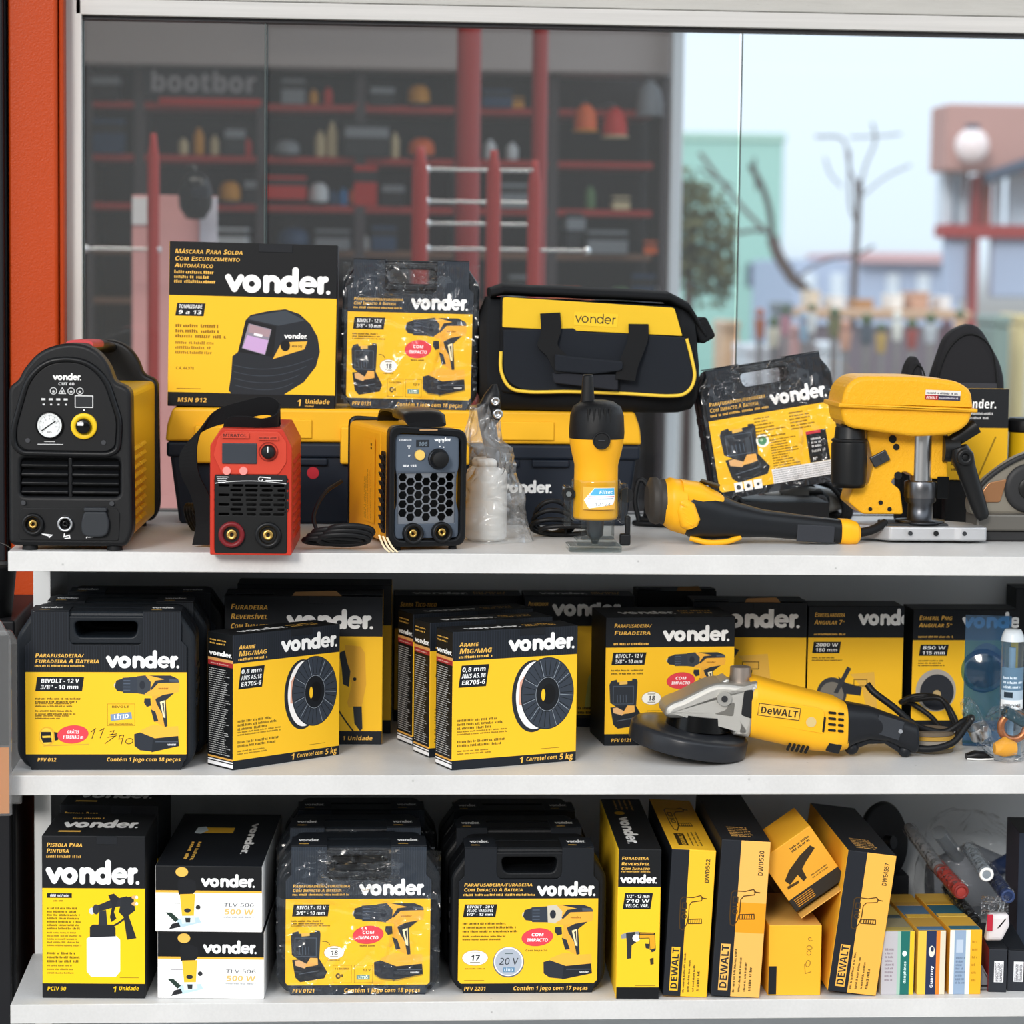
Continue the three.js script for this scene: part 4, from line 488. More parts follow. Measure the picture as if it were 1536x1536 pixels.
// carton: body with printed faces [right, left, top, bottom, front, back] and tuck flaps on top
function carton(name, label, s, d, faces, o = {}) {
  const t = thing(name, label, 'box', s.pos, s.turn, o.group);
  const f = (k) => faces[k] ?? faces.rest ?? ink;
  part('carton_body', new RoundedBoxGeometry(s.w, s.h, d, 2, 0.0014).translate(0, s.h / 2, -d / 2), [f('right'), f('left'), f('top'), f('rest'), f('front'), f('rest')], t);
  if (o.flap !== false) part('tuck_flap', rbox(s.w * 0.2, s.h * 0.05, 0.0012, s.w * 0.13, s.h * 0.973, 0.0003, 0.0004), o.flapMat ?? inkSoft, t);
  if (o.openLid) { part('lid_flap', rbox(s.w * 0.3, 0.0015, 0.02, -s.w * 0.34, s.h + 0.003, -0.012, 0.0005).rotateX(0.0), inkSoft, t); part('lid_flap', ext(rpoly([[-0.5 * s.w * 0.32, 0], [s.w * 0.16, 0], [s.w * 0.12, 0.009], [-s.w * 0.14, 0.007]], 0.002), 0.0012, 0.0004).translate(0.02, s.h - 0.001, -0.001), M.kraft, t); part('lid_flap', rbox(s.w * 0.3, 0.0015, 0.02, s.w * 0.34, s.h + 0.002, -0.012, 0.0005), inkSoft, t); }
  if (o.lean) t.rotation.z = o.lean; if (o.tip) t.rotation.x = o.tip;
  return t;
}
const Y1 = SH[0], Y2 = SH[1], Y3 = SH[2];
// moulded tool case in its printed sleeve
const caseMat = std('#151a20', 0.45, 0, { bumpMap: tiled(speck, 6), bumpScale: 0.0003 }), caseBlack = std('#0d0f12', 0.45, 0, { bumpMap: tiled(speck, 6), bumpScale: 0.0003 });
T.tab = canvasTex(256, 96, (g, w, h) => { g.fillStyle = '#181c22'; g.fillRect(0, 0, w, h); g.save(); g.translate(50, 52); g.scale(1, 0.8); logo(g, 0, 0, 150, WHT); g.restore(); fine(g, 54, 80, 70, 1, 10, 12, GOLD, 0.05); });
const tabMat = pm(T.tab);
const wrinkle = noiseTex(256, (x, y) => { const a = vnoise(x + 0.2 * vnoise(x, y, 5), y, 7), b = vnoise(x, y + 0.3 * vnoise(y, x, 4), 15); return Math.min(1, Math.abs(a - 0.5) * 1.6 + Math.abs(b - 0.5) * 0.7); });
const wrapMat = phy({ color: '#ffffff', roughness: 0.1, transmission: 1, thickness: 0, ior: 1.35, bumpMap: wrinkle, bumpScale: 0.012 });
function crumple(w, h, nx, ny, amp) { const g = new THREE.PlaneGeometry(w, h, nx, ny), p = g.attributes.position; for (let i = 0; i < p.count; i++) p.setZ(i, amp * (rnd() - 0.5)); g.computeVertexNormals(); return g; }
function toolCase(label, pos, turn, w, h, o) {
  const t = thing('tool_case', label, 'case', pos, turn, o.group), d = o.d ?? 0.09, W = w / 2, mat = o.mat ?? caseMat, c = o.chamfer ?? 0.024;
  const hw = o.hw ?? w * 0.165, hy0 = h - 0.014, hy1 = h - 0.037;
  const out = rpoly([[-W + 0.014, 0.002], [W - 0.014, 0.002], [W, 0.022], [W, h - c - 0.012], [W - c, h], [-W + c, h], [-W, h - c - 0.012], [-W, 0.022]], 0.009);
  const hole = () => rpoly([[-hw, hy1], [hw, hy1], [hw + 0.004, hy0], [-hw - 0.004, hy0]], 0.009);
  part('front_shell', ext(out, d * 0.5 - 0.0008, 0.006, [hole()], 3), mat, t);
  part('back_shell', ext(out, d * 0.5 - 0.0008, 0.006, [hole()], 3).translate(0, 0, -d * 0.5 - 0.0008), mat, t);
  part('handle_rim', ext(rpoly([[-hw - 0.016, hy1 - 0.01], [hw + 0.016, hy1 - 0.01], [hw + 0.018, hy0 + 0.008], [-hw - 0.018, hy0 + 0.008]], 0.009), 0.006, 0.0025, [hole()], 3).translate(0, 0, 0.0035), mat, t);
  for (const s of [-1, 1]) for (let k = 0; k < 3; k++) part('side_rib', rbox(0.006, 0.012, d * 0.7, s * (W - 0.001), h * (0.42 + 0.1 * k), -d / 2, 0.0025), mat, t);
  for (const s of [-1, 1]) part('latch', rbox(0.03, 0.022, 0.008, s * w * 0.27, h - 0.001, -d * 0.5, 0.003).translate(0, -0.009, 0), mat, t);
  // sleeve: notched front sheet, two tabs folded over the top, a base fold
  const sw = w * (o.sw ?? 0.865), X = sw / 2, n = o.notch ?? w * 0.205, ny = h - (o.nd ?? 0.049), st = o.step ?? 0.008, sb = 0.0;
  const sh = rpoly([[-X + 0.008, sb, 0.001], [X - 0.008, sb, 0.001], [X - 0.004, 0.012, 0.001], [X, 0.016, 0.001], [X, h - 0.05, 0.001], [X - st, h - 0.042, 0.001], [X - st, h, 0.001], [n, h, 0.001], [n, ny, 0.012], [-n, ny, 0.012], [-n, h, 0.001], [-X + st, h, 0.001], [-X + st, h - 0.042, 0.001], [-X, h - 0.05, 0.001], [-X, 0.016, 0.001], [-X + 0.004, 0.012, 0.001]], 0.001, 4);
  const g = ext(sh, 0.0014, 0.0004).translate(0, 0, 0.0052); planar(g, -X, 0, sw, h); part('printed_sleeve', g, o.print, t);
  for (const s of [-1, 1]) part('sleeve_tab', new THREE.BoxGeometry(X - st - n, 0.0014, d * 0.62).translate(s * (X - st + n) / 2, h + 0.0012, 0.0045 - d * 0.31), [inkSoft, inkSoft, tabMat, inkSoft, inkSoft, inkSoft], t);
  if (o.wrap) {
    const f = crumple(w * 1.0, h * 0.98, 14, 12, 0.0022).translate(0, h * 0.49, 0.0085); part('plastic_wrap', f, wrapMat, t);
    part('wrap_fold', crumple(w * 0.5, 0.07, 16, 8, 0.012).translate(0, h - 0.035, 0.012), wrapMat, t);
  }
  if (o.lean) t.rotation.z = o.lean; if (o.tip) t.rotation.x = o.tip;
  return t;
}
const k0 = mpp(0);
// middle shelf
{
  const p = S(160, 1154, Y2), w = 270 * k0, h = 243 * k0;
  toolCase('dark drill case with a handwritten price on its yellow sleeve', p, 0, w, h, { print: PM.sleeveA, d: 0.095, sw: 0.9 });
  toolCase('dark drill case directly behind the case with the handwritten price', p.clone().add(V(0.012, 0, -0.108)), 0, w, h, { print: PM.sleeveA, d: 0.095, sw: 0.9 });
  toolCase('rearmost dark drill case of the row at the shelf end', p.clone().add(V(0.032, 0, -0.216)), 0, w, h, { print: PM.sleeveA, d: 0.095, sw: 0.9, mat: caseBlack });
  const sp = { front: PM.spoolFront, left: PM.spoolSide, right: PM.spoolSide, top: PM.darkTop };
  const s1 = spot([349, 1156], [509, 1132], 953, Y2);
  carton('spool_box', 'yellow wire spool carton turned toward its neighbour, in front of the hammer drill carton', s1, 0.062, sp, { group: 'wire spool cartons' });
  const s2 = spot([677, 1156], [864, 1141], 948, Y2);
  carton('spool_box', 'foremost of the three wire spool cartons standing in line', s2, 0.058, sp, { group: 'wire spool cartons' });
  const back = (x, y, lab) => { const a = S(x, y, Y2), dir = V(Math.cos(s2.turn), 0, -Math.sin(s2.turn)); carton('spool_box', lab, { ...s2, pos: a.add(dir.multiplyScalar(s2.w / 2)) }, 0.058, sp, { group: 'wire spool cartons' }); };
  back(643, 1137, 'middle one of the three wire spool cartons standing in line');
  back(618, 1119, 'rearmost of the three wire spool cartons standing in line');
  const s3 = spot([336, 1116], [573, 1117], 893, Y2);
  carton('drill_box', 'large hammer drill carton with torn top flaps behind the turned spool carton', s3, 0.085, { front: PM.drillBox, right: yMat, top: ink }, { openLid: true });
  carton('drill_box', 'hammer drill carton hidden behind the one with torn flaps', { ...s3, pos: s3.pos.clone().add(V(0.016, 0, -0.095)), h: s3.h + 0.006 }, 0.08, { front: PM.drillBox, right: yMat, top: ink });
  carton('saw_box', 'jigsaw carton at the back behind the lined-up spool cartons', spotZ(592, 783, 893, -0.45, Y2), 0.075, { front: PM.sawBox, top: PM.darkTop });
  carton('sprayer_box', 'sprayer carton at the back, just beside the drill kit carton', spotZ(787, 952, 893, -0.4, Y2), 0.07, { front: PM.sprayBox, top: PM.darkTop });
  carton('plain_box', 'plain black carton with its lid ajar at the back wall', spotZ(956, 1075, 886, -0.47, Y2), 0.06, { front: inkSoft }, { openLid: true });
  carton('kit_box', 'drill kit carton partly hidden by the grinder guard', spot([906, 1119], [1099, 1116], 926, Y2), 0.12, { front: PM.kitBox, top: PM.darkTop, left: ink });
  carton('grinder_box', 'grinder carton behind the drill kit carton, logo half covered', spotZ(1040, 1211, 903, -0.36, Y2, -0.02), 0.08, { front: PM.grindBoxA, top: ink }, { openLid: true });
  carton('grinder_box', 'grinder carton standing behind the yellow angle grinder body', spotZ(1213, 1357, 909, -0.36, Y2, 0.01), 0.07, { front: PM.grindBoxB, top: ink });
  carton('grinder_box', 'grinder carton behind the blue blister pack', spotZ(1370, 1530, 914, -0.36, Y2, 0.02), 0.07, { front: PM.grindBoxC, top: ink });
  carton('plain_box', 'black carton in the far upper corner of the middle row', spotZ(1524, 1640, 882, -0.47, Y2), 0.06, { front: inkSoft });
}
// bottom shelf
{
  const s = spot([63, 1498], [218, 1497], 1254, Y3); s.turn -= 0.045;
  carton('spray_gun_box', 'front paint spray gun carton with white cup picture', s, 0.155, { front: PM.sprayGun, top: PM.sprayTop }, { group: 'spray gun cartons' });
  const s2 = { ...s, pos: s.pos.clone().add(V(0.008, 0, -0.168)), h: s.h + 0.01, turn: s.turn - 0.02 };
  carton('spray_gun_box', 'spray gun carton standing behind the front one', s2, 0.15, { front: PM.sprayGun, top: PM.sprayTop }, { group: 'spray gun cartons' });
  const fl = { front: PM.trimFront, top: PM.trimTop, left: std('#f3f2f0', 0.5), right: std('#f3f2f0', 0.5) };
  const a = spot([236, 1498], [396, 1498], 1398, Y3); a.turn -= 0.035;
  carton('trimmer_box', 'lower white and black trimmer carton of the stack', a, 0.36, fl, { group: 'trimmer cartons', flap: false });
  const b = { ...a, pos: a.pos.clone().add(V(-0.003, a.h + 0.001, 0.004)), h: 103 * k0 };
  carton('trimmer_box', 'upper white and black trimmer carton with worn edges', b, 0.36, fl, { group: 'trimmer cartons', flap: false });
  const p = S(537, 1491, Y3), w = 252 * k0, h = 233 * k0;
  const lb = { print: PM.sleeveB, wrap: true, d: 0.1, sw: 0.89, notch: w * 0.195, nd: 0.05, chamfer: 0.03 };
  toolCase('front plastic-wrapped drill case with the open-case picture on the lowest shelf', p, 0, w, h, lb);
  toolCase('plastic-wrapped drill case behind the front wrapped one on the lowest shelf', p.clone().add(V(-0.004, 0, -0.128)), 0, w, h, lb);
  toolCase('rearmost plastic-wrapped drill case on the lowest shelf', p.clone().add(V(0.006, 0, -0.255)), 0, w, h, { ...lb, wrap: false });
  const q = S(791, 1488, Y3), w2 = 242 * k0, h2 = 229 * k0, l2 = { print: PM.sleeve20, mat: caseBlack, d: 0.1, sw: 0.9, notch: w2 * 0.21, nd: 0.047, chamfer: 0.03 };
  toolCase('front black drill case with a round silver twenty volt mark', q, 0, w2, h2, l2);
  toolCase('black drill case behind the twenty volt one', q.clone().add(V(-0.006, 0, -0.13)), 0, w2, h2, l2);
  toolCase('rearmost black drill case of the twenty volt row', q.clone().add(V(-0.004, 0, -0.26)), 0, w2, h2, l2);
  const sl = spot([924, 1499], [988, 1498], 1274, Y3); sl.turn -= 0.06;
  carton('slim_drill_box', 'slim upright hammer drill carton marked 710 W', sl, 0.36, { front: PM.slimFront, top: PM.slimTop, left: std('#f6c525', 0.55) }, { flap: false });
  const tower = (label, TL, TR, BL, BR, z, d, faces, o = {}) => {
    const A = P(...BL, z), B = P(...BR, z), C = P(...TL, z), lean = Math.atan2(B.y - A.y, B.x - A.x), up = Math.atan2(-(C.x - A.x), C.y - A.y);
    const w = A.distanceTo(B), h = A.distanceTo(C), low = up < 0 ? Math.sin(-up) * w : 0;
    const t = carton('tool_carton', label, { pos: V((A.x + B.x) / 2, Y3 + low / 2, z), w, h, turn: o.turn ?? 0 }, d, faces, { flapMat: o.flapMat ?? tan, flap: false }); t.rotation.z = up; return t;
  };
  tower('yellow and dark tool carton leaning against the slim drill carton', [1008, 1271], [1076, 1270], [994, 1492], [1060, 1494], -0.012, 0.36, { front: PM.towerA, top: PM.towerTopY, left: inkSoft, right: yDeep, rest: yDeep }, { turn: -0.03 });
  tower('faded tan and dark tool carton with an orange patch', [1083, 1259], [1160, 1261], [1066, 1494], [1139, 1496], -0.008, 0.34, { front: PM.towerB, top: PM.towerTopK, left: inkSoft, right: tan, rest: inkSoft }, { turn: -0.03 });
  const tc = tower('leaning tan tool carton beside the small bright packs', [1272, 1278], [1347, 1277], [1241, 1489], [1314, 1491], -0.014, 0.34, { front: PM.towerC, top: PM.towerTopK, left: yDeep, right: tan, rest: inkSoft }, { turn: -0.02 });
  // stout yellow carton with a dark corner strip and a tipped brown one above it
  const yb = spotZ(1154, 1233, 1388, -0.02, Y3), yt = carton('yellow_carton', 'squat yellow carton with a pencilled mark, under the tipped brown carton', yb, 0.2, { front: pm(canvasTex(300, 380, (g, w, h) => { g.fillStyle = '#eeb02c'; g.fillRect(0, 0, w, h); g.strokeStyle = '#8a6420'; g.lineWidth = 4; const l = (f) => { g.beginPath(); f(); g.stroke(); }; l(() => g.ellipse(236, 76, 12, 8, 0.4, 0, 5)); l(() => g.ellipse(232, 122, 15, 11, 0.2, 0, 7)); l(() => { g.ellipse(230, 150, 12, 12, 0, 0, 7); }); l(() => g.ellipse(226, 208, 12, 18, 0.3, 0, 7)); l(() => { g.moveTo(206, 210); g.lineTo(212, 262); g.lineTo(246, 252); }); }), 0.65), top: tan, left: yDeep, right: yDeep }, { flap: false });
  part('dark_corner', rbox(yb.w * 0.15, yb.h * 0.4, 0.001, -yb.w * 0.42, yb.h * 0.22, 0.0006, 0.0003), inkSoft, yt);
  const c = P(1201, 1299, -0.06), bw = 0.09, bh = 0.097;
  const bt = thing('brown_carton', 'tipped brown carton with a dark printed band resting on the yellow carton', 'box', V(c.x, c.y, c.z)); bt.rotation.z = 0.62;
  part('carton_body', new RoundedBoxGeometry(bw, bh, 0.13, 2, 0.0014).translate(0, 0, -0.045), [yDeep, inkSoft, yDeep, inkSoft, PM.brownSide, yDeep], bt);
  part('open_flap', rbox(bw * 0.98, 0.0016, 0.05, 0, -bh / 2 - 0.006, 0.012, 0.0005), tan, bt);
  const kz = spotZ(1162, 1208, 1338, -0.226, Y3); carton('kraft_box', 'plain brown carton standing behind the squat yellow one', kz, 0.12, { rest: M.kraft, front: M.kraft, top: M.kraft, left: M.kraft, right: M.kraft }, { flapMat: M.card });
  // small bright packs in three short rows
  const packTex = (cols, f) => pm(canvasTex(128, 200, (g, w, h) => { let x = 0; for (const [c, ww] of cols) { g.fillStyle = c; g.fillRect(x * w, 0, ww * w + 1, h); x += ww; } f?.(g, w, h); }));
  const fr = [
    [packTex([['#b9b6ba', 0.48], ['#9fc0ae', 0.1], ['#1f6a62', 0.28], ['#efc02a', 0.14]], (g, w, h) => { oval(g, w * 0.7, 70, 9, 9, '#fff'); fine(g, w * 0.1, 60, 40, 9, 12, 8, '#8a7c84', 0.3); g.save(); g.translate(w * 0.76, 165); g.rotate(-PI / 2); txt(g, 'dauphines', 0, 0, 14, '#dff0ea', 70); g.restore(); }), 1323, 1373, '#c9c6c0', 'grey, green and yellow'],
    [packTex([['#f0bf48', 0.3], ['#253050', 0.36], ['#f0812a', 0.14], ['#d9d0b8', 0.2]], (g, w, h) => { oval(g, w * 0.5, 65, 14, 18, '#f2ead0'); oval(g, w * 0.52, 58, 7, 8, '#253050'); g.save(); g.translate(w * 0.56, 180); g.rotate(-PI / 2); txt(g, 'Guarany', 0, 0, 17, '#fff', 70); g.restore(); }), 1375, 1418, '#dba83a', 'cream, navy and orange'],
    [packTex([['#dfe2da', 0.14], ['#8fa4bd', 0.36], ['#dfe6d8', 0.14], ['#e9ac24', 0.36]], (g, w, h) => { g.fillStyle = '#b8c6d6'; g.fillRect(w * 0.2, 30, 28, 40); fine(g, w * 0.2, 90, 40, 8, 11, 8, '#66788e', 0.3); fine(g, w * 0.7, 40, 26, 6, 24, 9, '#b07c14', 0.4); }), 1421, 1470, '#d9a032', 'silver blue and amber']];
  const tops = [['#7e7a62', '#9a8a4a', '#3d4a4e'], ['#b08a3a', '#4c6a86', '#c9a23a'], ['#c79a36', '#2f5f70', '#d8b04a']];
  fr.forEach(([m, x0, x1, side, nm], i) => {
    for (let k = 0; k < 3; k++) {
      const z = -0.02 - k * 0.082, a = P(x0, 1397 - i, -0.02), b = P(x1, 1397 - i, -0.02), t = thing('small_pack', `${nm} pack, ${['front', 'middle', 'rear'][k]} one of its short row`, 'pack', V((a.x + b.x) / 2 + 0.002 * i + 0.001 * k, Y3, z), 0, 'small bright packs on the lowest shelf'), w = b.x - a.x - 0.001, h = a.y - Y3 - 0.002 * k;
      part('carton_body', new RoundedBoxGeometry(w, h, 0.078, 2, 0.001).translate(0, h / 2, -0.039), [std(side, 0.5), std(side, 0.5), std(tops[i][k], 0.45), m, m, m], t);
      part('end_flap', rbox(w * 0.92, 0.0012, 0.018, 0, h + 0.0004, -0.012, 0.0004), std(tops[i][(k + 1) % 3], 0.45), t);
    }
  });
}
// top shelf packages on the two tool boxes
const tbTop = 0.184;                                                 // height of the tool boxes
{
  const y = Y1 + tbTop + 0.0005;
  const s = spotZ(251, 504, 363, -0.425, y); s.turn = -0.02;
  carton('mask_box', 'large black and yellow welding mask carton on the tool box', s, 0.13, { front: PM.maskBox, right: ink, top: ink, left: yMat }, { lean: -0.012 });
  const c = P(613, 604, -0.43), w = 204 * mpp(-0.43), h = P(617, 391, -0.43).y - y;
  toolCase('plastic-wrapped drill case beside the welding mask carton', V(c.x, y, -0.43), -0.06, w, h, { print: PM.sleeveB, wrap: true, d: 0.09, sw: 0.92, notch: w * 0.19, nd: 0.052, chamfer: 0.026, lean: -0.012 });
  const zl = -0.42, lp = P(1174, 733, zl), lw = 206 * mpp(zl), lift = lp.y - Y1 - 0.02;
  carton('flat_box', 'flat black carton under the tipped drill case', { pos: V(lp.x - 0.01, Y1, zl + 0.01), w: 0.17, h: lift - 0.001, turn: 0 }, 0.13, { rest: ink }, { flap: false });
  toolCase('plastic-wrapped drill case tipped over, showing the back of its sleeve', V(lp.x, Y1 + lift + 0.018, zl), 0.0, lw, 198 * mpp(zl), { print: PM.sleeveBack, wrap: true, d: 0.075, sw: 0.93, notch: lw * 0.18, nd: 0.044, chamfer: 0.02, lean: 0.175, tip: -0.06 });
}

// ---------- tools; each is modelled in photo-sized units and scaled to metres ----------
function tool(name, label, category, px, py, level, turn = 0, dz = 0) {
  const pos = S(px, py, level); pos.z += dz; const t = thing(name, label, category, pos, turn); t.scale.setScalar(mpp(pos.z)); return t;
}
// skin over sections [x, y, z, half height, half depth, squareness] that follow one another along x
function loft(secs, seg = 30, smooth = 3) {
  const S2 = [], pos = [], idx = [];
  for (let i = 0; i < secs.length - 1; i++) for (let k = 0; k < smooth; k++) { const t = k / smooth; S2.push(secs[i].map((v, j) => v + ((secs[i + 1][j] ?? v) - v) * t)); }
  S2.push(secs[secs.length - 1]);
  for (const [x, y, z, a, b, n = 2.5] of S2) for (let k = 0; k < seg; k++) { const q = k / seg * 2 * PI, c = Math.cos(q), s = Math.sin(q), e = 2 / n; pos.push(x, y + a * Math.sign(s) * Math.abs(s) ** e, z + b * Math.sign(c) * Math.abs(c) ** e); }
  for (let i = 0; i < S2.length - 1; i++) for (let k = 0; k < seg; k++) { const A = i * seg + k, B = i * seg + (k + 1) % seg, C = A + seg, D = B + seg; idx.push(A, C, B, B, C, D); }
  for (const [r, flip] of [[0, 0], [S2.length - 1, 1]]) { const o = pos.length / 3, [x, y, z] = S2[r]; pos.push(x, y, z); for (let k = 0; k < seg; k++) pos.push(...pos.slice((r * seg + k) * 3, (r * seg + k) * 3 + 3)); for (let k = 0; k < seg; k++) { const A = o + 1 + k, B = o + 1 + (k + 1) % seg; flip ? idx.push(o, B, A) : idx.push(o, A, B); } }
  const g = new THREE.BufferGeometry(); g.setAttribute('position', new THREE.BufferAttribute(new Float32Array(pos), 3)); g.setIndex(idx.reverse()); g.computeVertexNormals(); g.setAttribute('uv', new THREE.BufferAttribute(new Float32Array(pos.length / 3 * 2), 2)); return g;
}
// flat strap along points, w wide across direction dir
function strap(pts, w, dir, thick = 2.2, seg = 40) {
  const c = new THREE.CatmullRomCurve3(pts.map((p) => V(...p))), P2 = c.getPoints(seg), n = P2.length, pos = [], idx = [];
  P2.forEach((p, i) => { const tg = c.getTangent(i / seg), d = V(...(typeof dir === 'function' ? dir(i / seg) : dir)).normalize(), nn = tg.clone().cross(d).normalize(); for (const [a, b] of [[-1, -1], [1, -1], [1, 1], [-1, 1]]) { const q = p.clone().addScaledVector(d, a * w / 2).addScaledVector(nn, b * thick / 2); pos.push(q.x, q.y, q.z); } });
  for (let i = 0; i < n - 1; i++) for (let k = 0; k < 4; k++) { const A = i * 4 + k, B = i * 4 + (k + 1) % 4; idx.push(A, B, A + 4, B, B + 4, A + 4); }
  const e = (n - 1) * 4; idx.push(0, 2, 1, 0, 3, 2, e, e + 1, e + 2, e, e + 2, e + 3);
  let g = new THREE.BufferGeometry(); g.setAttribute('position', new THREE.BufferAttribute(new Float32Array(pos), 3)); g.setIndex(idx); g = g.toNonIndexed(); g.computeVertexNormals(); return g;
}
const webbing = std('#0e0f11', 0.8, 0, { bumpMap: tiled(weave, 2), bumpScale: 0.0005 });
const cable = std('#141517', 0.5);
function decal(w, h, tex, x, y, z, rough = 0.5) { return [new THREE.PlaneGeometry(w, h).translate(x, y, z), pm(tex, rough)]; }
function socket(t, x, y, z, R, ring, inner = M.brass) { const s = part('cable_socket', lathe([[R * 0.62, -4], [R * 0.66, 4], [R * 0.8, 7], [R, 6], [R * 1.04, 2], [R * 1.04, -3]], 28, 'z').translate(x, y, z), ring, t); part('contact', lathe([[0, -2], [R * 0.14, -2], [R * 0.16, 3], [R * 0.4, 3], [R * 0.44, -1]], 20, 'z').translate(x, y, z), inner, s); part('recess', cyl(R * 0.64, R * 0.64, 1, x, y, z - 2, 'z', 24), M.blackGloss, s); return s; }

// large inverter welder with arched front
{
  const t = tool('welding_machine', 'tall black and yellow welding machine with an arched front and pressure gauge', 'welder', 105, 827, Y1, -0.03, -0.006);
  const bl = std('#101113', 0.36, 0, { bumpMap: tiled(speck, 0.05), bumpScale: 0.0002 }), D = 430, ye = std('#e6b01a', 0.35);
  const arch = rpoly([[-91, 12], [-91, 244, 12], [-76, 254, 8], [-68, 272, 20], [-43, 300, 24], [-2, 312, 40], [34, 305, 24], [56, 282, 20], [66, 253, 8], [90, 243, 12], [93, 27, 16], [82, 7, 8], [-84, 7, 8]], 8, 5);
  part('front_bezel', ext(arch, 46, 6, [rpoly([[-73, 82], [73, 82], [73, 138], [-73, 138]], 8)], 4), bl, t);
  part('rear_bezel', ext(arch.map(([x, y]) => [x * 0.99, y * 0.985]), 30, 6, [], 3).translate(2, 0, -D + 30), bl, t);
  part('housing', ext(rpoly([[-84, 14], [84, 14], [84, 238], [-84, 238]], 10), D - 72, 3, [], 2).translate(2, 0, -44), ye, t);
  const h = part('carry_handle', loft([[-D + 28, 292, 0, 9, 24, 3], [-D + 80, 298, 0, 8, 20, 3], [-90, 300, 0, 8, 20, 3], [-40, 297, 0, 9, 26, 3]], 20).rotateY(-PI / 2), bl, t);
  part('grip_pad', loft([[-250, 302, 0, 8, 21, 3], [-110, 304, 0, 8, 21, 3]], 20).rotateY(-PI / 2), std('#c4474a', 0.5), h);
  const pan = rpoly([[-78, 160, 8], [-79, 183, 14], [-59, 253, 18], [-34, 278, 18], [-2, 283, 30], [27, 277, 18], [51, 254, 18], [70, 196, 14], [67, 156, 8], [54, 149, 6], [-66, 150, 6]], 8, 5);
  const panelTex = canvasTex(624, 552, (g, w, hh) => { g.fillStyle = '#111214'; g.fillRect(0, 0, w, hh); g.scale(w / 156, hh / 138); logo(g, 55, 29, 42, '#eceae6'); txt(g, 'CUT 40', 63, 36, 6, '#cfcfcf', 24); for (let i = 0; i < 4; i++) { const x = 56 + i * 13; g.strokeStyle = '#d8d8d8'; g.lineWidth = 1; g.beginPath(); if (i === 1) { g.moveTo(x, 40); g.lineTo(x + 5, 49); g.lineTo(x - 5, 49); g.closePath(); } else g.arc(x, 45, 4.8, 0, 7); g.stroke(); oval(g, x, 46, 2, 2, '#bbb'); g.fillStyle = '#cfcfcf'; g.fillRect(38 + i * 11, 56, 6, 3); g.fillRect(40 + i * 11, 64, 3, 2.4); } g.strokeStyle = '#e8e8e8'; g.lineWidth = 1.2; g.strokeRect(88, 52, 26, 17); g.fillStyle = '#26282b'; g.fillRect(89, 53, 24, 15); oval(g, 101, 73, 1.2, 1.2, '#fff'); g.fillStyle = '#cfcfcf'; g.fillRect(32, 124, 38, 1); g.fillRect(42, 120, 16, 1); });
  const pg = ext(pan, 4, 1.4, [], 2).translate(0, 0, 3); planar(pg, -80, 146, 156, 138); part('control_panel', pg, pm(panelTex, 0.45), t);
  part('panel_rim', new THREE.TubeGeometry(new THREE.CatmullRomCurve3(pan.map(([x, y]) => V(x * 1.06, (y - 215) * 1.06 + 215, 1.5)), true), 160, 4.5, 8, true), bl, t);
  const ga = part('pressure_gauge', lathe([[20.5, -2], [20.5, 4], [18.4, 5], [18, 3.4]], 36, 'z').translate(-29.5, 188, 3), M.blackGloss, t);
  const gt = canvasTex(200, 200, (g) => { g.fillStyle = '#dcdedd'; g.fillRect(0, 0, 200, 200); g.translate(100, 100); g.strokeStyle = '#333'; for (let i = 0; i < 40; i++) { g.save(); g.rotate(i / 40 * 4.7 + 2.36 + PI / 2); g.lineWidth = i % 5 ? 1.5 : 3; g.beginPath(); g.moveTo(0, -86); g.lineTo(0, i % 5 ? -76 : -68); g.stroke(); g.restore(); } for (let i = 0; i < 8; i++) { const a = i / 8 * 4.7 + 2.36; txt(g, String(i * 2), 54 * Math.cos(a), 54 * Math.sin(a) + 7, 20, '#555', null, 'center', 0, ''); } txt(g, 'MPa', 0, 62, 18, '#555', null, 'center'); });
  part('gauge_face', planar(cyl(18.4, 18.4, 1, -29.5, 188, 6.2, 'z', 36), -48, 169.6, 36.8, 36.8), pm(gt, 0.3), ga); part('needle', rbox(26, 1.6, 0.8, 0, 0, 0, 0.3).rotateZ(0.62).translate(-31, 187, 7.2), M.rubber, ga);
  const kn = part('yellow_dial', lathe([[11, 0], [12, 5], [18.5, 5], [19.5, 1], [19.5, -2]], 36, 'z').translate(21, 187, 3), std('#e9c022', 0.4), t); part('dial_knob', lathe([[0, 13], [9, 13], [11, 10], [12.4, 0]], 28, 'z').translate(21, 187, 4), M.blackGloss, kn); part('dial_pointer', rbox(9, 5, 1, 17.5, 191, 17.4, 0.8), std('#dedede', 0.4), kn);
  part('inner_duct', rbox(160, 72, 3, 0, 110, -41, 1), bl, t); part('vent_divider', rbox(6, 60, 12, 0, 110, -7, 2), bl, t);
  for (let i = 0; i < 4; i++) for (const s of [-1, 1]) part('louvre', at(rbox(70, 5, 13, 0, 0, 0, 2), s * 37.5, 129.5 - i * 13.2, -5, 0.5), bl, t);
  const lowTex = canvasTex(400, 180, (g, w, hh) => { g.fillStyle = '#0f1012'; g.fillRect(0, 0, w, hh); g.strokeStyle = '#e8e8e8'; g.lineWidth = 5; g.lineCap = 'round'; const pl = (a) => { g.beginPath(); a.forEach((p, i) => i ? g.lineTo(...p) : g.moveTo(...p)); g.stroke(); }; pl([[92, 142], [130, 148], [120, 160]]); pl([[96, 145], [124, 155]]); pl([[178, 140], [176, 156], [196, 148], [198, 162], [180, 164]]); pl([[262, 160], [268, 146], [310, 152]]); pl([[270, 158], [296, 152]]); });
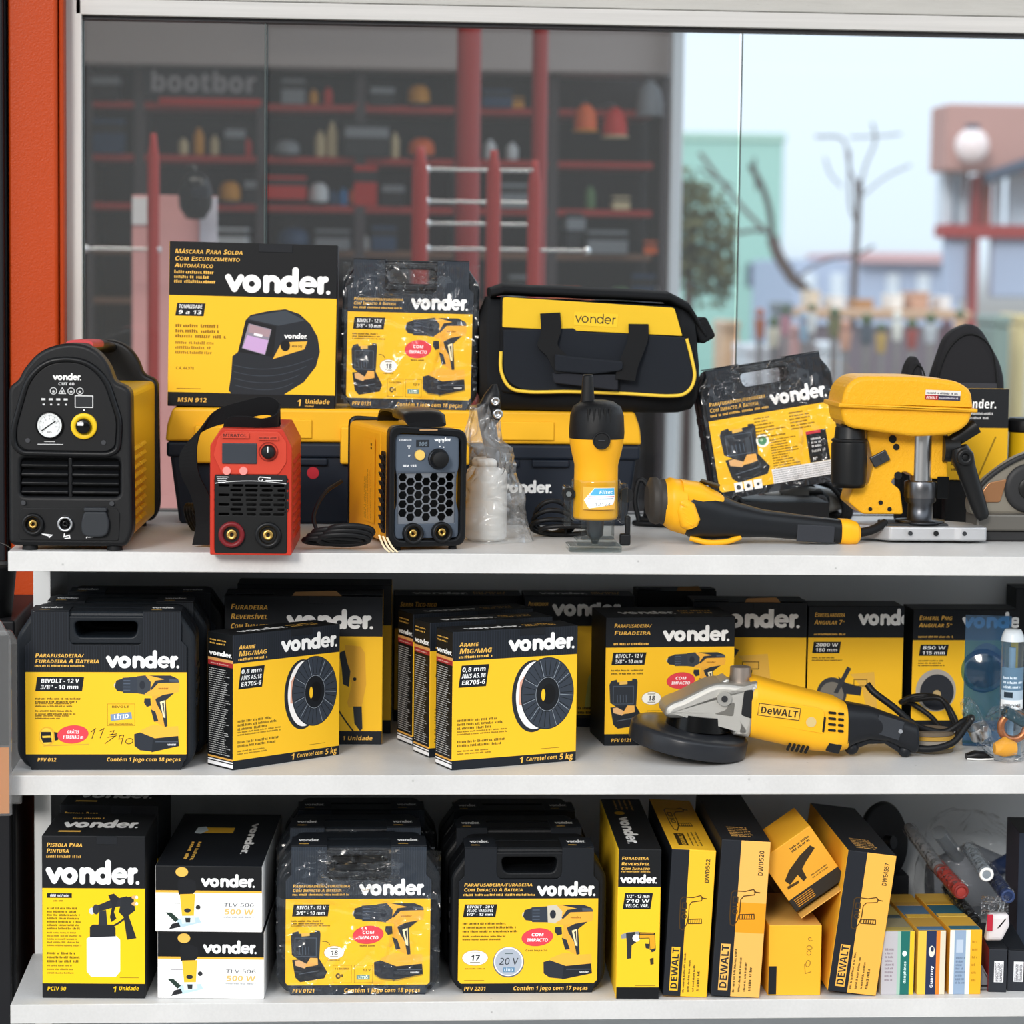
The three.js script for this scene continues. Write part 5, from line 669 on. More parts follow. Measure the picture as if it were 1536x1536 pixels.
  const lp = ext(rpoly([[-76, 16], [72, 16], [74, 56], [70, 64], [-72, 64], [-76, 56]], 4), 2.5, 0.8).translate(0, 0, 1.5); planar(lp, -78, 14, 156, 54); part('socket_plate', lp, pm(lowTex, 0.5), t);
  socket(t, -55, 40, 3, 16, bl); socket(t, -7, 41, 3, 11.5, M.steel, M.blackGloss);
  const cv = part('socket_cover', ext(rpoly([[18, 22, 14], [56, 22, 14], [59, 44, 6], [54, 60, 3], [22, 60, 3], [17, 44, 6]], 5), 9, 2.5, [], 3).translate(0, 0, 10), std('#2b2e32', 0.5), t); part('cover_hinge', rbox(34, 6, 8, 38, 63, 6, 2), std('#2b2e32', 0.5), cv);
  for (const [x, y] of [[-69, 72], [62, 72], [-62, 165], [50, 163]]) part('screw', cyl(3.6, 3.6, 2, x, y, 3.5, 'z', 14), M.darkSteel, t);
  for (const [x, z] of [[-62, -16], [64, -16], [-60, -D + 40], [62, -D + 40]]) part('foot', cyl(11, 12, 8.5, x, 4.2, z, 'y', 20), M.rubber, t);
  const fins = []; for (let i = 0; i < 9; i++) fins.push(at(rbox(7, 7.5, 70, 0, 0, 0, 2.2), 87, 36 + i * 14, -100, 0, 0, 0.5)); for (let i = 0; i < 9; i++) fins.push(at(rbox(7, 7.5, 70, 0, 0, 0, 2.2), 87, 36 + i * 14, -190, 0, 0, 0.5));
  fins.forEach((f) => part('side_louvre', f, ye, t));
}
// small red inverter welder
{
  const t = tool('welding_machine', 'small red welding machine with a shoulder strap and twin sockets', 'welder', 377, 833, Y1, -0.04, -0.004), red = std('#b5301f', 0.42), D = 250;
  const sh = rpoly([[-62, 0], [60, 0], [60, 163], [46, 190], [-46, 190], [-62, 165]], 2, 2);
  part('housing', ext(sh, D - 44, 1.5).translate(0, 0, -47), red, t); part('front_housing', ext(sh, 44, 1, [rpoly([[-55, 5], [53, 5], [53, 118], [-55, 118]], 4)]).translate(0, 0, -3), red, t);
  part('face_frame', ext(sh, 9, 1.5, [rpoly([[-55, 5], [53, 5], [53, 118], [-55, 118]], 4)]).translate(0, 0, 2), red, t);
  const slots = []; for (let r = 0; r < 8; r++) for (let c = 0; c < 5; c++) { const x = -44 + c * 22 + (r % 2 ? -3 : 3) * (c - 2) * 0.5, y = 112 - r * 7.2, w = (c === 2 ? 20 - r * 1.0 : 16); if (y > 60) slots.push(rpoly([[x - w / 2, y - 1.9], [x + w / 2, y - 1.9], [x + w / 2, y + 1.9], [x - w / 2, y + 1.9]], 1.5, 2)); }
  part('vent_plate', ext(rpoly([[-55, 3], [53, 3], [53, 121], [-55, 121]], 3), 3, 0.6, slots).translate(0, 0, 3.4), std('#0d0e0f', 0.45), t);
  part('inner_duct', rbox(104, 110, 2, -1, 62, -44, 0.4), M.black, t);
  part('control_panel', ext(rpoly([[-50, 176], [-40, 186], [40, 186], [52, 170], [52, 140], [40, 122], [-44, 122], [-57, 150]], 3), 3, 0.8).translate(0, 0, 4), std('#c13f2c', 0.4), t);
  part('display', rbox(52, 31, 3, -18, 153, 4.8, 1.5), std('#3b3f45', 0.15), t);
  const kn = part('knob', lathe([[0, 13], [8, 13], [10, 10], [11, 0]], 24, 'z').translate(25, 156, 4), M.black, t); part('knob_line', rbox(1.4, 9, 1, 25, 160, 17, 0.4), M.whitePlastic, kn);
  part('dial_scale', torus(14, 0.6, 25, 156, 5), std('#8c241c', 0.5), t);
  for (const x of [-37, -12]) part('button', cyl(6, 6.5, 4, x, 127, 5, 'z', 20), std('#ef8d86', 0.35), t);
  part('script_print', ...decal(106, 14, canvasTex(424, 56, (g, w, h) => { g.fillStyle = '#17181b'; g.fillRect(0, 0, w, h); g.fillStyle = '#f2f2f2'; g.strokeStyle = '#f2f2f2'; for (let i = 0; i < 4; i++) g.fillRect(8 + i * 3, 12 + i * 11, 70 - i * 10, 4); g.lineWidth = 5; g.beginPath(); g.arc(270, 24, 12, 0, 5); g.lineTo(330, 18); g.stroke(); g.fillRect(300, 30, 100, 5); g.beginPath(); g.moveTo(0, 52); g.quadraticCurveTo(212, 20, 424, 52); g.lineWidth = 3; g.stroke(); }), -1, 114, 3.7), t);
  socket(t, -29.5, 31, 4, 19, std('#6d1a20', 0.35)); socket(t, 25, 31, 4, 19, std('#101113', 0.35));
  const st = []; for (let r = 0; r < 10; r++) for (let c = 0; c < 8; c++) st.push(at(new THREE.ConeGeometry(8, 6, 4), 61, 24 + r * 12.5, -30 - c * 22 - (r % 2) * 11, 0, 0, -PI / 2)); part('pyramid_vents', merge(st), red, t);
  part('top_mark', ...decal(40, 8, canvasTex(200, 40, (g, w, h) => { g.fillStyle = '#c13f2c'; g.fillRect(0, 0, w, h); txt(g, 'MIRATOL', 6, 32, 34, '#3a1512', 180); }), -24, 180, 7.6), t);
  part('top_mark', ...decal(30, 7, canvasTex(160, 36, (g, w, h) => { g.fillStyle = '#c13f2c'; g.fillRect(0, 0, w, h); fine(g, 4, 28, 150, 1, 10, 20, '#5a1a14', 0.05); }), 25, 177, 7.6), t);
  // strap: two webbing runs folded over the top
  part('shoulder_strap', strap([[34, 193, -60], [38, 212, -50], [22, 222, -48], [-20, 214, -52], [-70, 196, -60], [-98, 160, -66], [-100, 120, -72], [-84, 80, -84], [-78, 40, -96], [-84, 4, -100]], 30, (q) => { const a = Math.min(1, Math.max(0, (q - 0.35) / 0.3)); return [a, 1.05 - a, 0.35]; }, 2.4, 60), webbing, t);
  part('shoulder_strap', strap([[-50, 166, -64], [-40, 192, -40], [-10, 196, -24], [14, 193, -20], [34, 200, -36], [38, 214, -52]], 26, (q) => [0.1, 0.9, 0.5], 2.4, 40), webbing, t);
}
// lead coil with plug pins left of the red machine
{
  const t = tool('welding_lead', 'black welding lead bundle with pin plug beside the red machine', 'cable', 290, 800, Y1);
  for (let i = 0; i < 5; i++) part('cable_loop', tube(Array.from({ length: 12 }, (_, k) => { const a = k / 12 * 2 * PI; return [-2 + i * 5 + 10 * Math.cos(a) - 12 * Math.sin(a) * 0.5, 20 + 20 * Math.sin(a) + i, -30 + i * 14 + 26 * Math.cos(a)]; }), 4, 48, true), cable, t);
  const pl = part('plug', rbox(14, 18, 26, 16, 9, 12, 4), M.rubber, t); for (const x of [12, 16, 21]) part('plug_pin', cyl(2.2, 2.2, 16, x, 9 - (x - 12) * 0.5, 32, 'z', 12), M.steel, pl);
}
// yellow and black inverter welder with honeycomb vent
{
  const t = tool('welding_machine', 'yellow sided welding machine with a honeycomb vent and slate front', 'welder', 640, 827, Y1, 0.235, -0.016), bl = std('#0f1012', 0.34), slate = std('#48515d', 0.5), D = 240, ye = std('#eaa61c', 0.4);
  const out = rpoly([[-60, 6], [60, 6], [61, 182], [-60, 190]], 17, 5), hole = rpoly([[-51, 16], [51, 16], [52, 172], [-51, 178]], 14, 5);
  part('front_frame', ext(out, 22, 3, [hole], 3).translate(0, 0, 6), bl, t);
  part('housing', ext(rpoly([[-58, 8], [58, 8], [58, 182], [-58, 182]], 10), D - 44, 2).translate(0, 0, -56), ye, t); part('front_housing', ext(rpoly([[-58, 8], [58, 8], [58, 182], [-58, 182]], 10), 44, 1.5, [rpoly([[-46, 38], [46, 38], [46, 118], [-46, 118]], 4)]).translate(0, 0, -12), ye, t);
  part('rear_frame', ext(out.map(([x, y]) => [x * 0.99, y]), 12, 4, [], 2).translate(0, 0, -D - 8), bl, t);
  const hex = [], cells = []; for (let r = 0; r < 6; r++) for (let c = 0; c < 7; c++) { const x = -36.6 + c * 12.2, y = 110 - r * 13.4 - (c % 2) * 6.7; if (x < 42 && y > 44 && y < 112) hex.push(Array.from({ length: 6 }, (_, k) => [x + 6.9 * Math.cos(k * PI / 3), y + 6.9 * Math.sin(k * PI / 3)])); }
  const face = ext(rpoly([[-50, 18], [50, 18], [50, 60], [46, 70], [46, 112], [50, 125], [50, 172], [-50, 176], [-50, 125], [-46, 112], [-46, 70], [-50, 60]], 8), 6, 1, [rpoly([[-45, 40], [44, 40], [44, 117], [-45, 117]], 2)]).translate(0, 0, 0); part('face_plate', face, slate, t);
  part('honeycomb_vent', ext(rpoly([[-46, 38], [46, 38], [46, 118], [-46, 118]], 1), 4, 0.3, hex).translate(0, 0, -3), std('#6d7177', 0.45), t);
  part('inner_duct', merge(rbox(92, 80, 2, 0, 78, -52, 0.3), rbox(1.5, 80, 40, -45, 78, -32, 0.3), rbox(1.5, 80, 40, 45, 78, -32, 0.3), rbox(90, 1.5, 40, 0, 39, -32, 0.3), rbox(90, 1.5, 40, 0, 117, -32, 0.3)), M.black, t);
  const pt = canvasTex(480, 320, (g, w, h) => { g.fillStyle = '#505a67'; g.fillRect(0, 0, w, h); g.scale(w / 98, h / 60); txt(g, 'CISAFLEX', 4, 8, 4.6, '#e8e8e8', 20); g.fillStyle = '#23272c'; g.fillRect(31, 6, 21, 13); txt(g, '106', 34, 17, 10, '#6d7a86', 15, 'left', -0.1); logo(g, 60, 9, 27, '#f2f2f2'); for (const [x, y] of [[68, 10], [74, 10], [69, 18], [75, 19], [20, 20], [20, 34]]) oval(g, x, y, 1.2, 1.2, '#e8e8e8'); g.fillStyle = '#dcdcdc'; g.fillRect(17, 16, 6, 1.2); g.fillRect(19, 32, 4, 1); txt(g, 'RIV 155', 10, 53, 5.5, '#f2f2f2', 22); });
  part('control_print', ...decal(96, 52, pt, 0, 146, 0.4), t);
  part('yellow_button', cyl(7.6, 8, 4, -12, 144, 2, 'z', 22), std('#e5c065', 0.35), t);
  const kn = part('knob', lathe([[0, 17], [11, 17], [13, 13], [14, 3]], 26, 'z').translate(17, 138, 1), M.black, t); part('knob_skirt', lathe([[14, 4], [16, 2], [16, 0]], 30, 'z').translate(17, 138, 1), M.darkSteel, kn);
  socket(t, -22, 26, 3, 15.5, std('#131416', 0.4)); socket(t, 23, 27, 3, 15.5, std('#131416', 0.4));
  part('side_vent_frame', ext(rpoly([[-40, 24], [-14, 24], [-14, 148], [-40, 148]], 6), 3, 1).rotateY(-PI / 2).translate(-59.5, 0, -8), M.black, t);
  for (let i = 0; i < 9; i++) part('side_louvre', at(rbox(3, 9, 20, 0, 0, 0, 1.2), -61.5, 34 + i * 13, -35, 0, 0, 0.4), M.black, t);
  part('side_print', new THREE.PlaneGeometry(70, 130).rotateY(-PI / 2).translate(-59.8, 98, -118), pm(canvasTex(180, 330, (g, w, h) => { g.fillStyle = '#eaa61c'; g.fillRect(0, 0, w, h); for (let i = 0; i < 5; i++) { g.save(); g.translate(20 + i * 26, 320); g.rotate(-PI / 2); fine(g, 0, 0, 190 + 20 * i, 1, 10, 12, '#8f6412', 0.2); g.restore(); } g.fillStyle = '#5a3f10'; g.fillRect(110, 20, 24, 10); g.fillRect(110, 34, 24, 10); }), 0.5), t);
  const h = part('carry_handle', loft([[-26, 190, 0, 4, 30, 3], [-10, 200, 0, 9, 33, 3], [20, 203, 0, 10, 34, 3], [60, 203, 0, 10, 30, 3], [80, 200, 0, 8, 26, 3]], 22).rotateY(PI / 2).translate(-2, 0, -22), bl, t); part('handle_bracket', strap([[0, 200, -100], [0, 202, -180], [0, 196, -224], [0, 180, -236]], 34, [1, 0, 0], 4, 24), bl, h);
  part('front_slot', rbox(28, 2.4, 1, 0, 182, 6.6, 0.4), std('#b08a60', 0.5), t);
  for (const [x, z] of [[-44, -10], [44, -10], [-44, -D], [44, -D]]) part('foot', cyl(6, 6.5, 7, x, 3.5, z, 'y', 16), M.rubber, t);
}
{
  const t = tool('power_cord', 'black power cord coil with a red tag in front of the tool boxes', 'cable', 516, 826, Y1);
  for (let i = 0; i < 6; i++) part('cable_loop', tube(Array.from({ length: 14 }, (_, k) => { const a = k / 14 * 2 * PI; return [-16 + i * 5 + (44 - i * 2) * Math.cos(a), 8 + 5 * (i % 3) + (11 + i * 1.5) * (1 + Math.sin(a)) * 0.6, -2 + 16 * Math.sin(a) + i * 3 - 6]; }), 4.4, 60, true), cable, t);
  part('lead', tube([[-40, 26, -10], [-46, 50, -30], [-30, 80, -70], [-4, 96, -110]], 3, 30), cable, t);
  part('red_tag', strap([[-6, 26, 14], [12, 30, 18], [32, 28, 12]], 12, [0, 0.6, 0.7], 1, 12), std('#b3303c', 0.5), t);
  for (let i = 0; i < 3; i++) part('strapping_band', strap([[52 + i * 6, 26 - i * 2, 16], [60 + i * 6, 8, 20], [68 + i * 6, 0.6, 24]], 3, [1, 0.2, 0], 0.8, 12), std('#d8c9a4', 0.4), t);
}
// the two plastic tool boxes
{
  const W = 0.372, H = tbTop;
  const tb = (label, px, logoX) => {
    const z = -0.42, p = P(px, 700, z), t = thing('tool_box', label, 'tool box', V(p.x, Y1, z)), body = std('#1a212c', 0.48), ye = std('#eab023', 0.45), w = W / 2;
    part('bin', ext(rpoly([[-w + 0.022, 0], [w - 0.022, 0], [w - 0.006, 0.118], [-w + 0.006, 0.118]], 0.008), 0.16, 0.006, [], 3), body, t);
    part('bin_rim', rbox(W - 0.004, 0.024, 0.168, 0, 0.118, -0.079, 0.005), body, t);
    const lid = part('lid', ext(rpoly([[-w, 0.131], [w, 0.131], [w - 0.003, 0.158], [w - 0.012, H, 0.006], [-w + 0.012, H, 0.006], [-w + 0.003, 0.158]], 0.005), 0.172, 0.005, [], 3).translate(0, 0, 0.004), ye, t);
    for (const s of [-1, 1]) part('latch', rbox(0.05, 0.06, 0.012, s * 0.115, 0.127, 0.008, 0.004), ye, t);
    part('lid_rib', rbox(0.09, 0.03, 0.006, 0, 0.152, 0.005, 0.002), ye, lid);
    for (const s of [-1, 1]) part('rim_rib', rbox(0.06, 0.012, 0.01, s * 0.04, 0.1, 0.002, 0.003), body, t);
    if (logoX !== null) part('bin_print', new THREE.PlaneGeometry(0.09, 0.03).translate(logoX, 0.062, 0.0006), pm(canvasTex(360, 120, (g, ww, h) => { g.fillStyle = '#1a212c'; g.fillRect(0, 0, ww, h); logo(g, 14, 100, 330); }), 0.5), t);
    else part('red_sticker', cyl(0.0095, 0.0095, 0.001, 0.047, 0.082, 0.0006, 'z', 24), std('#c4303c', 0.4), t);
    return t;
  };
  tb('dark tool box with a yellow lid carrying the welding mask carton', 425, null);
  tb('dark tool box with a yellow lid carrying the open-mouthed tool bag', 788, 0.002);
}
// spray gun with white cup in a clear bag
{
  const t = tool('spray_gun', 'white cup paint spray gun with a black grip inside a clear bag', 'spray gun', 730, 813, Y1, 0, -0.02);
  part('cup', lathe([[0, 1], [26, 1], [31, 6], [31, 100], [29, 108], [22, 113], [18, 116]], 36), phy({ color: '#f4f4f2', roughness: 0.4, transmission: 0.25, thickness: 0 }), t);
  part('cup_lid', lathe([[0, 126], [19, 126], [22, 122], [22, 112], [0, 110]], 32), std('#e8e8e6', 0.4), t);
  const g = part('gun_grip', loft([[0, 0, 0, 10, 11, 3], [50, 0, 0, 11, 11, 3], [100, 2, 0, 13, 12, 3], [128, 2, 0, 12, 12, 3]], 20).rotateZ(PI / 2 + 0.16).translate(17, 82, 6), std('#3a3b3e', 0.35), t);
  part('gun_head', loft([[0, 0, 0, 4, 6, 2.4], [10, 0, 0, 13, 12, 2.4], [32, 2, 0, 17, 14, 2.6], [48, -3, 0, 12, 12, 2.4], [62, -8, 0, 4, 5, 2]], 20).rotateZ(PI / 2 + 0.1).translate(8, 174, 6), M.black, g);
  for (const [x, y, r] of [[10, 212, 7], [14, 193, 8]]) part('air_fitting', lathe([[0, 6], [r * 0.45, 6], [r * 0.5, 9], [r * 0.9, 9], [r, 5], [r, -8]], 20, 'z').translate(x, y, 20), M.steel, g);
  const bag = new THREE.CylinderGeometry(26, 50, 205, 26, 16, true), p = bag.attributes.position; for (let i = 0; i < p.count; i++) { const y = p.getY(i) + 102, a = Math.atan2(p.getZ(i), p.getX(i)), q = 0.86 + 0.34 * vnoise(a / 6.28 + 0.5, y / 205, 9) + 0.12 * rnd(), e = y < 90 ? 1.05 : 0.9 - (y - 90) * 0.0016; p.setXYZ(i, p.getX(i) * q * e + (y > 150 ? -6 : 8), y + 1 + 12 * (vnoise(a / 6.28 + 0.5, 0.3, 7) - 0.5) * (y > 150 ? 1 : 0), p.getZ(i) * q * e * 0.85 + 4); } bag.computeVertexNormals();
  part('clear_bag', bag, phy({ color: '#f4f5f5', roughness: 0.16, transmission: 0.86, thickness: 0, ior: 1.45, bumpMap: wrinkle, bumpScale: 0.02 }), t);
}
// tool bag
{
  const z = -0.395, c = P(893, 612, z), k = mpp(z), t = thing('tool_bag', 'black and yellow fabric tool bag with a wrapped handle on the tool box', 'bag', V(c.x, Y1 + tbTop + 0.0006, z), 0); t.scale.setScalar(k);
  const cloth = std('#121417', 0.85, 0, { bumpMap: tiled(weave, 0.04), bumpScale: 0.0006 }), slate = std('#1e2229', 0.85, 0, { bumpMap: tiled(weave, 0.04), bumpScale: 0.0006 });
  const lumpy = (g, a = 2.2) => { const p = g.attributes.position; for (let i = 0; i < p.count; i++) { const x = p.getX(i), y = p.getY(i), q = a * (vnoise(x / 200 + 3, y / 200 + 3, 6) - 0.5); p.setXYZ(i, x + q * 0.6, y + q * 0.4, p.getZ(i) + q * 1.8); } g.computeVertexNormals(); return g; };
  const bellows = loft([[-174, 82, -70, 62, 66, 3], [-164, 88, -72, 82, 80, 3.4], [-140, 84, -76, 86, 84, 4], [0, 82, -78, 85, 86, 5], [130, 80, -78, 83, 84, 4], [150, 76, -76, 74, 78, 3.4], [156, 70, -74, 60, 66, 3]], 48, 6);
  part('bag_body', lumpy(bellows, 5), cloth, t);
  part('front_panel', lumpy(ext(rpoly([[-146, 28, 12], [148, 22, 26], [116, 160, 4], [-146, 172, 4]], 6), 16, 5, [], 3).translate(0, 0, 14), 1), cloth, t);
  part('yellow_panel', ext(rpoly([[-143, 126, 2], [-143, 171, 5], [115, 158, 4], [128, 116, 2]], 3), 3, 0.8).translate(0, 0, 16), std('#ecc02e', 0.75, 0, { bumpMap: tiled(weave, 0.04), bumpScale: 0.0005 }), t);
  part('front_pocket', lumpy(ext(rpoly([[-142, 122, 3], [-36, 126, 2], [-30, 121, 2], [40, 119, 2], [132, 114, 3], [144, 60], [144, 34, 22], [120, 26, 18], [-110, 30, 24], [-140, 48, 18]], 6, 4), 7, 2.5, [], 3).translate(0, 0, 20), 1.5), slate, t);
  part('piping', tube([[-145, 90, 18], [-144, 60, 19], [-130, 36, 20], [-100, 30, 20], [-40, 31, 21], [40, 29, 21], [110, 26, 20], [136, 32, 20], [147, 54, 19], [142, 84, 18], [134, 112, 18]], 2.6, 120), std('#ecc540', 0.6), t);
  part('zip_flap', lumpy(loft([[-160, 176, -60, 8, 54, 3], [-140, 182, -58, 9, 66, 3], [110, 174, -60, 9, 66, 3], [140, 158, -60, 9, 60, 3], [170, 118, -60, 8, 44, 3]], 28, 6), 3), cloth, t);
  part('side_tab', at(rbox(26, 36, 40, 0, 0, 0, 6), 163, 124, -40, 0, 0.2, 0.5), cloth, t);
  const hd = part('carry_strap', strap([[-72, 148, 18.5], [-71, 120, 24], [-76, 100, 29], [-62, 84, 34], [-50, 60, 38]], 30, [1, 0.06, 0], 2.4, 30), webbing, t); part('carry_strap', strap([[61, 133, 19], [60, 112, 25], [52, 90, 31], [44, 70, 35], [40, 50, 38]], 30, (q) => [1, -0.1 * q, 0], 2.4, 30), webbing, t);
  part('handle_wrap', ext(rpoly([[-66, 88], [-40, 84], [36, 78], [36, 64, 6], [-10, 58], [-66, 62]], 4), 8, 3, [], 3).translate(0, 0, 42), slate, t);
  part('handle_wrap', ext(rpoly([[-70, 60], [-66, 44], [30, 34], [30, 58], [-10, 58]], 4), 5, 2, [], 3).translate(0, 0, 36), std('#212329', 0.8), t);
  part('bag_print', new THREE.PlaneGeometry(66, 20).rotateZ(-0.045).translate(-3, 139, 16.4), pm(canvasTex(396, 120, (g, w, h) => { g.fillStyle = '#ecc02e'; g.fillRect(0, 0, w, h); g.save(); g.translate(10, 96); g.scale(370 / 535, 370 / 535); g.strokeStyle = '#2a2a2a'; g.lineCap = 'round'; g.lineWidth = 14; const s = (f) => { g.beginPath(); f(); g.stroke(); }; s(() => { g.moveTo(10, -85); g.lineTo(44, -10); g.lineTo(78, -85); }); s(() => g.arc(132, -47, 38, 0, 7)); s(() => { g.moveTo(206, -8); g.lineTo(206, -84); g.moveTo(206, -48); g.arc(238, -50, 32, PI, 0); g.lineTo(270, -8); }); s(() => g.arc(328, -47, 38, 0, 7)); s(() => { g.moveTo(366, -8); g.lineTo(366, -126); }); s(() => { g.moveTo(392, -46); g.lineTo(464, -46); g.arc(428, -47, 37, 0.05, 0.9, true); }); s(() => { g.moveTo(496, -8); g.lineTo(496, -84); g.moveTo(496, -56); g.quadraticCurveTo(500, -84, 524, -84); }); g.restore(); }), 0.75), t);
}
// laminate trimmer with clear base
{
  const t = tool('trimmer_router', 'yellow laminate trimmer standing on a clear plastic base', 'router', 893, 826, Y1, 0, -0.008), ye = std('#eba81c', 0.4), bl = M.black, clear = phy({ color: '#f3f7f7', roughness: 0.06, transmission: 1, thickness: 0, ior: 1.45 });
  part('motor_housing', lathe([[0, 48], [32, 48], [34, 52], [33, 116], [33, 130], [37, 146], [40, 160], [41, 170]], 44), ye, t);
  const cap = part('motor_cap', lathe([[41.5, 170], [42, 180], [40.5, 205], [36, 218], [24, 226], [12, 228], [0, 228]], 44), bl, t);
  for (let i = 0; i < 5; i++) { const a = -0.42 + i * 0.21; part('cooling_slot_shade', rbox(4, 22, 4, 39.4 * Math.sin(a), 206, 39.4 * Math.cos(a) * 0.985, 1.4), M.rubber, cap); }  // slots are dark strips; the shade of an opening is in their colour
  part('brush_cap', merge(cyl(12, 12, 6, 3, 169, 41, 'z', 26), torus(12, 1.4, 3, 169, 44)), bl, t); part('brush_screw', rbox(10, 2, 1.5, 3, 169, 45, 0.6), M.darkSteel, t);
  part('cord_boot', lathe([[11, 222], [9.5, 240], [8, 262], [7, 266], [0, 266]], 20).translate(-15, 0, 4), bl, t);
  const br = part('clear_bracket', lathe([[36, 46], [38, 50], [38, 104], [36, 108]], 40), clear, t);
  part('bracket_fin', rbox(10, 60, 34, -44, 68, 0, 2), clear, br); part('bracket_fin', rbox(10, 60, 34, 42, 72, 0, 2), clear, br);
  part('collet_guard', rbox(50, 34, 44, 2, 34, 0, 3), clear, t);
  part('collet', lathe([[0, 10], [5, 10], [7, 18], [12, 22], [13, 34], [14, 48]], 24), M.darkSteel, t);
  part('base_plate', ext(rpoly([[-42, -36], [38, -36], [38, 36], [-42, 36]], 6), 9, 1.5).rotateX(-PI / 2).translate(0, 9.2, 0), clear, t); part('base_step', rbox(60, 10, 56, 0, 14, 0, 3), clear, t);
  const k1 = part('clamp_knob', cyl(10, 10, 9, -42, 86, 8, 'z', 18), bl, t); part('knob_screw', cyl(4, 4, 2, -42, 86, 13, 'z', 14), M.steel, k1); part('clamp_knob', cyl(11, 11, 8, 46, 84, 4, 'z', 18), bl, t);
  part('guide_arm', merge(rbox(8, 40, 10, 48, 34, 12, 3), rbox(16, 18, 14, 44, 18, 14, 3)), bl, t);
  const sg = new THREE.CylinderGeometry(38.6, 38.6, 34, 20, 1, true, -0.62, 1.36).translate(0, 82, 0); part('sticker', sg, pm(canvasTex(320, 220, (g, w, h) => { g.fillStyle = '#e9b04a'; g.fillRect(0, 0, w, h); poly(g, [[110, 10], [310, 10], [318, 120], [300, 170], [60, 210], [10, 130]], '#eef2f4'); poly(g, [[112, 12], [310, 12], [314, 78], [66, 84]], '#58aed6'); txt(g, 'Filtec', 150, 66, 44, '#e9f6fb', 140, 'left', -0.2); g.fillStyle = '#d8606a'; g.fillRect(60, 92, 250, 8); g.fillStyle = '#5a6a9a'; g.fillRect(50, 112, 250, 8); txt(g, '12124', 110, 185, 44, '#8a8a8a', 160, 'left', 0, ''); }), 0.4), t);
}
{
  const t = tool('router_cord', 'black cord bundle lying behind the clear router base', 'cable', 842, 806, Y1);
  for (let i = 0; i < 6; i++) part('cable_loop', tube(Array.from({ length: 12 }, (_, k) => { const a = k / 12 * 2 * PI; return [(i < 3 ? -14 : 8) + (26 + 3 * i) * Math.cos(a), 4 + (i < 3 ? 30 - i * 8 : 9) * (1 + Math.sin(a)) * 0.86, -10 + i * 4 + 14 * Math.sin(a)]; }), 3.6, 60, true), cable, t);
  part('cable_tie', torus(8, 1.6, 6, 14, 2, 'x', 16), M.rubber, t);
}
// long-necked sander
{
  const t = tool('wall_sander', 'yellow and black long-handled power tool lying on the shelf', 'power tool', 1120, 812, Y1, 0.04, 0.03), ye = std('#f0ae1c', 0.4), bl = std('#191b1e', 0.38);
  const body = part('grip_body', loft([[-112, 44, 0, 32, 34, 2.6], [-95, 40, 0, 39, 40, 2.6], [-60, 34, 0, 37, 38, 2.4], [-20, 27, 0, 27, 28, 2.4], [20, 22, 0, 21, 23, 2.6], [80, 16, 0, 19, 21, 2.8], [140, 10, 0, 18, 20, 2.8]], 34, 5).translate(0, 9, 0), bl, t);
  part('end_ring', loft([[138, 19, 0, 19.5, 21.5, 2.8], [152, 18, 0, 20, 22, 2.8], [164, 16.5, 0, 17.5, 19, 2.6], [169, 16, 0, 12, 14, 2.4]], 30, 4), ye, t);
  part('head_shell', loft([[-136, 62, 0, 33, 36, 2.4], [-124, 60, 0, 40, 42, 2.5], [-104, 55, 0, 41, 43, 2.5]], 34, 4), ye, t);
  part('head_bellows', loft([[-160, 66, 0, 22, 24, 2.2], [-154, 66, 0, 34, 36, 2.2], [-146, 65, 0, 36, 38, 2.2], [-141, 64, 0, 33, 35, 2.2], [-134, 63, 0, 35, 37, 2.2]], 34, 4), std('#3a3734', 0.55), t);
  part('yellow_saddle', loft([[-110, 78, 6, 20, 32, 2.6], [-80, 72, 4, 22, 32, 2.4], [-48, 60, 2, 17, 26, 2.2], [-26, 50, 0, 7, 14, 2]], 30, 5), ye, t);
  for (let i = 0; i < 5; i++) part('vent_strip', at(rbox(9, 2.6, 6, 0, 0, 0, 1), -84 + i * 9, 84 - i * 4.6, 26 - i * 1.2, -0.6, 0, -0.7), ye, t);
  const sv = part('side_vent', at(loft([[-22, 0, 0, 8, 9, 2.5], [-10, 0, 0, 16, 12, 2.8], [14, 0, 0, 16, 12, 2.8], [22, 0, 0, 9, 9, 2.5]], 24, 3), -104, 48, 34, 0, 0, -1.2), ye, t); for (let i = 0; i < 5; i++) part('vent_strip', at(rbox(3, 12, 4, 0, 0, 0, 1), -111 + i * 2.4, 62 - i * 7, 44, 0, 0, 1.1), ye, sv);
  part('neck_bolt', cyl(5, 5, 8, -120, 78, 32, 'z', 16), M.darkSteel, t);
  part('under_band', tube([[-96, 10, 18], [-70, 4, 24], [-40, 5, 22], [-18, 11, 14]], 4.4, 30), ye, t);
  part('top_pad', at(rbox(30, 4, 16, 0, 0, 0, 1.5), -66, 92, 12, -0.3, 0, -0.3), std('#4a4335', 0.6), t);
  part('switch_plate', rbox(58, 26, 3, 96, 22, 20.5, 1.5).rotateZ(-0.05), std('#2f3136', 0.5), t);
  part('loop_handle', tube([[-24, 52, -20], [-14, 66, -30], [6, 40, -34], [24, 30, -26]], 5, 30), M.black, t);
  part('cord_tail', tube([[166, 16, 0], [190, 20, -6], [215, 30, -20]], 7, 20), M.rubber, t);
}
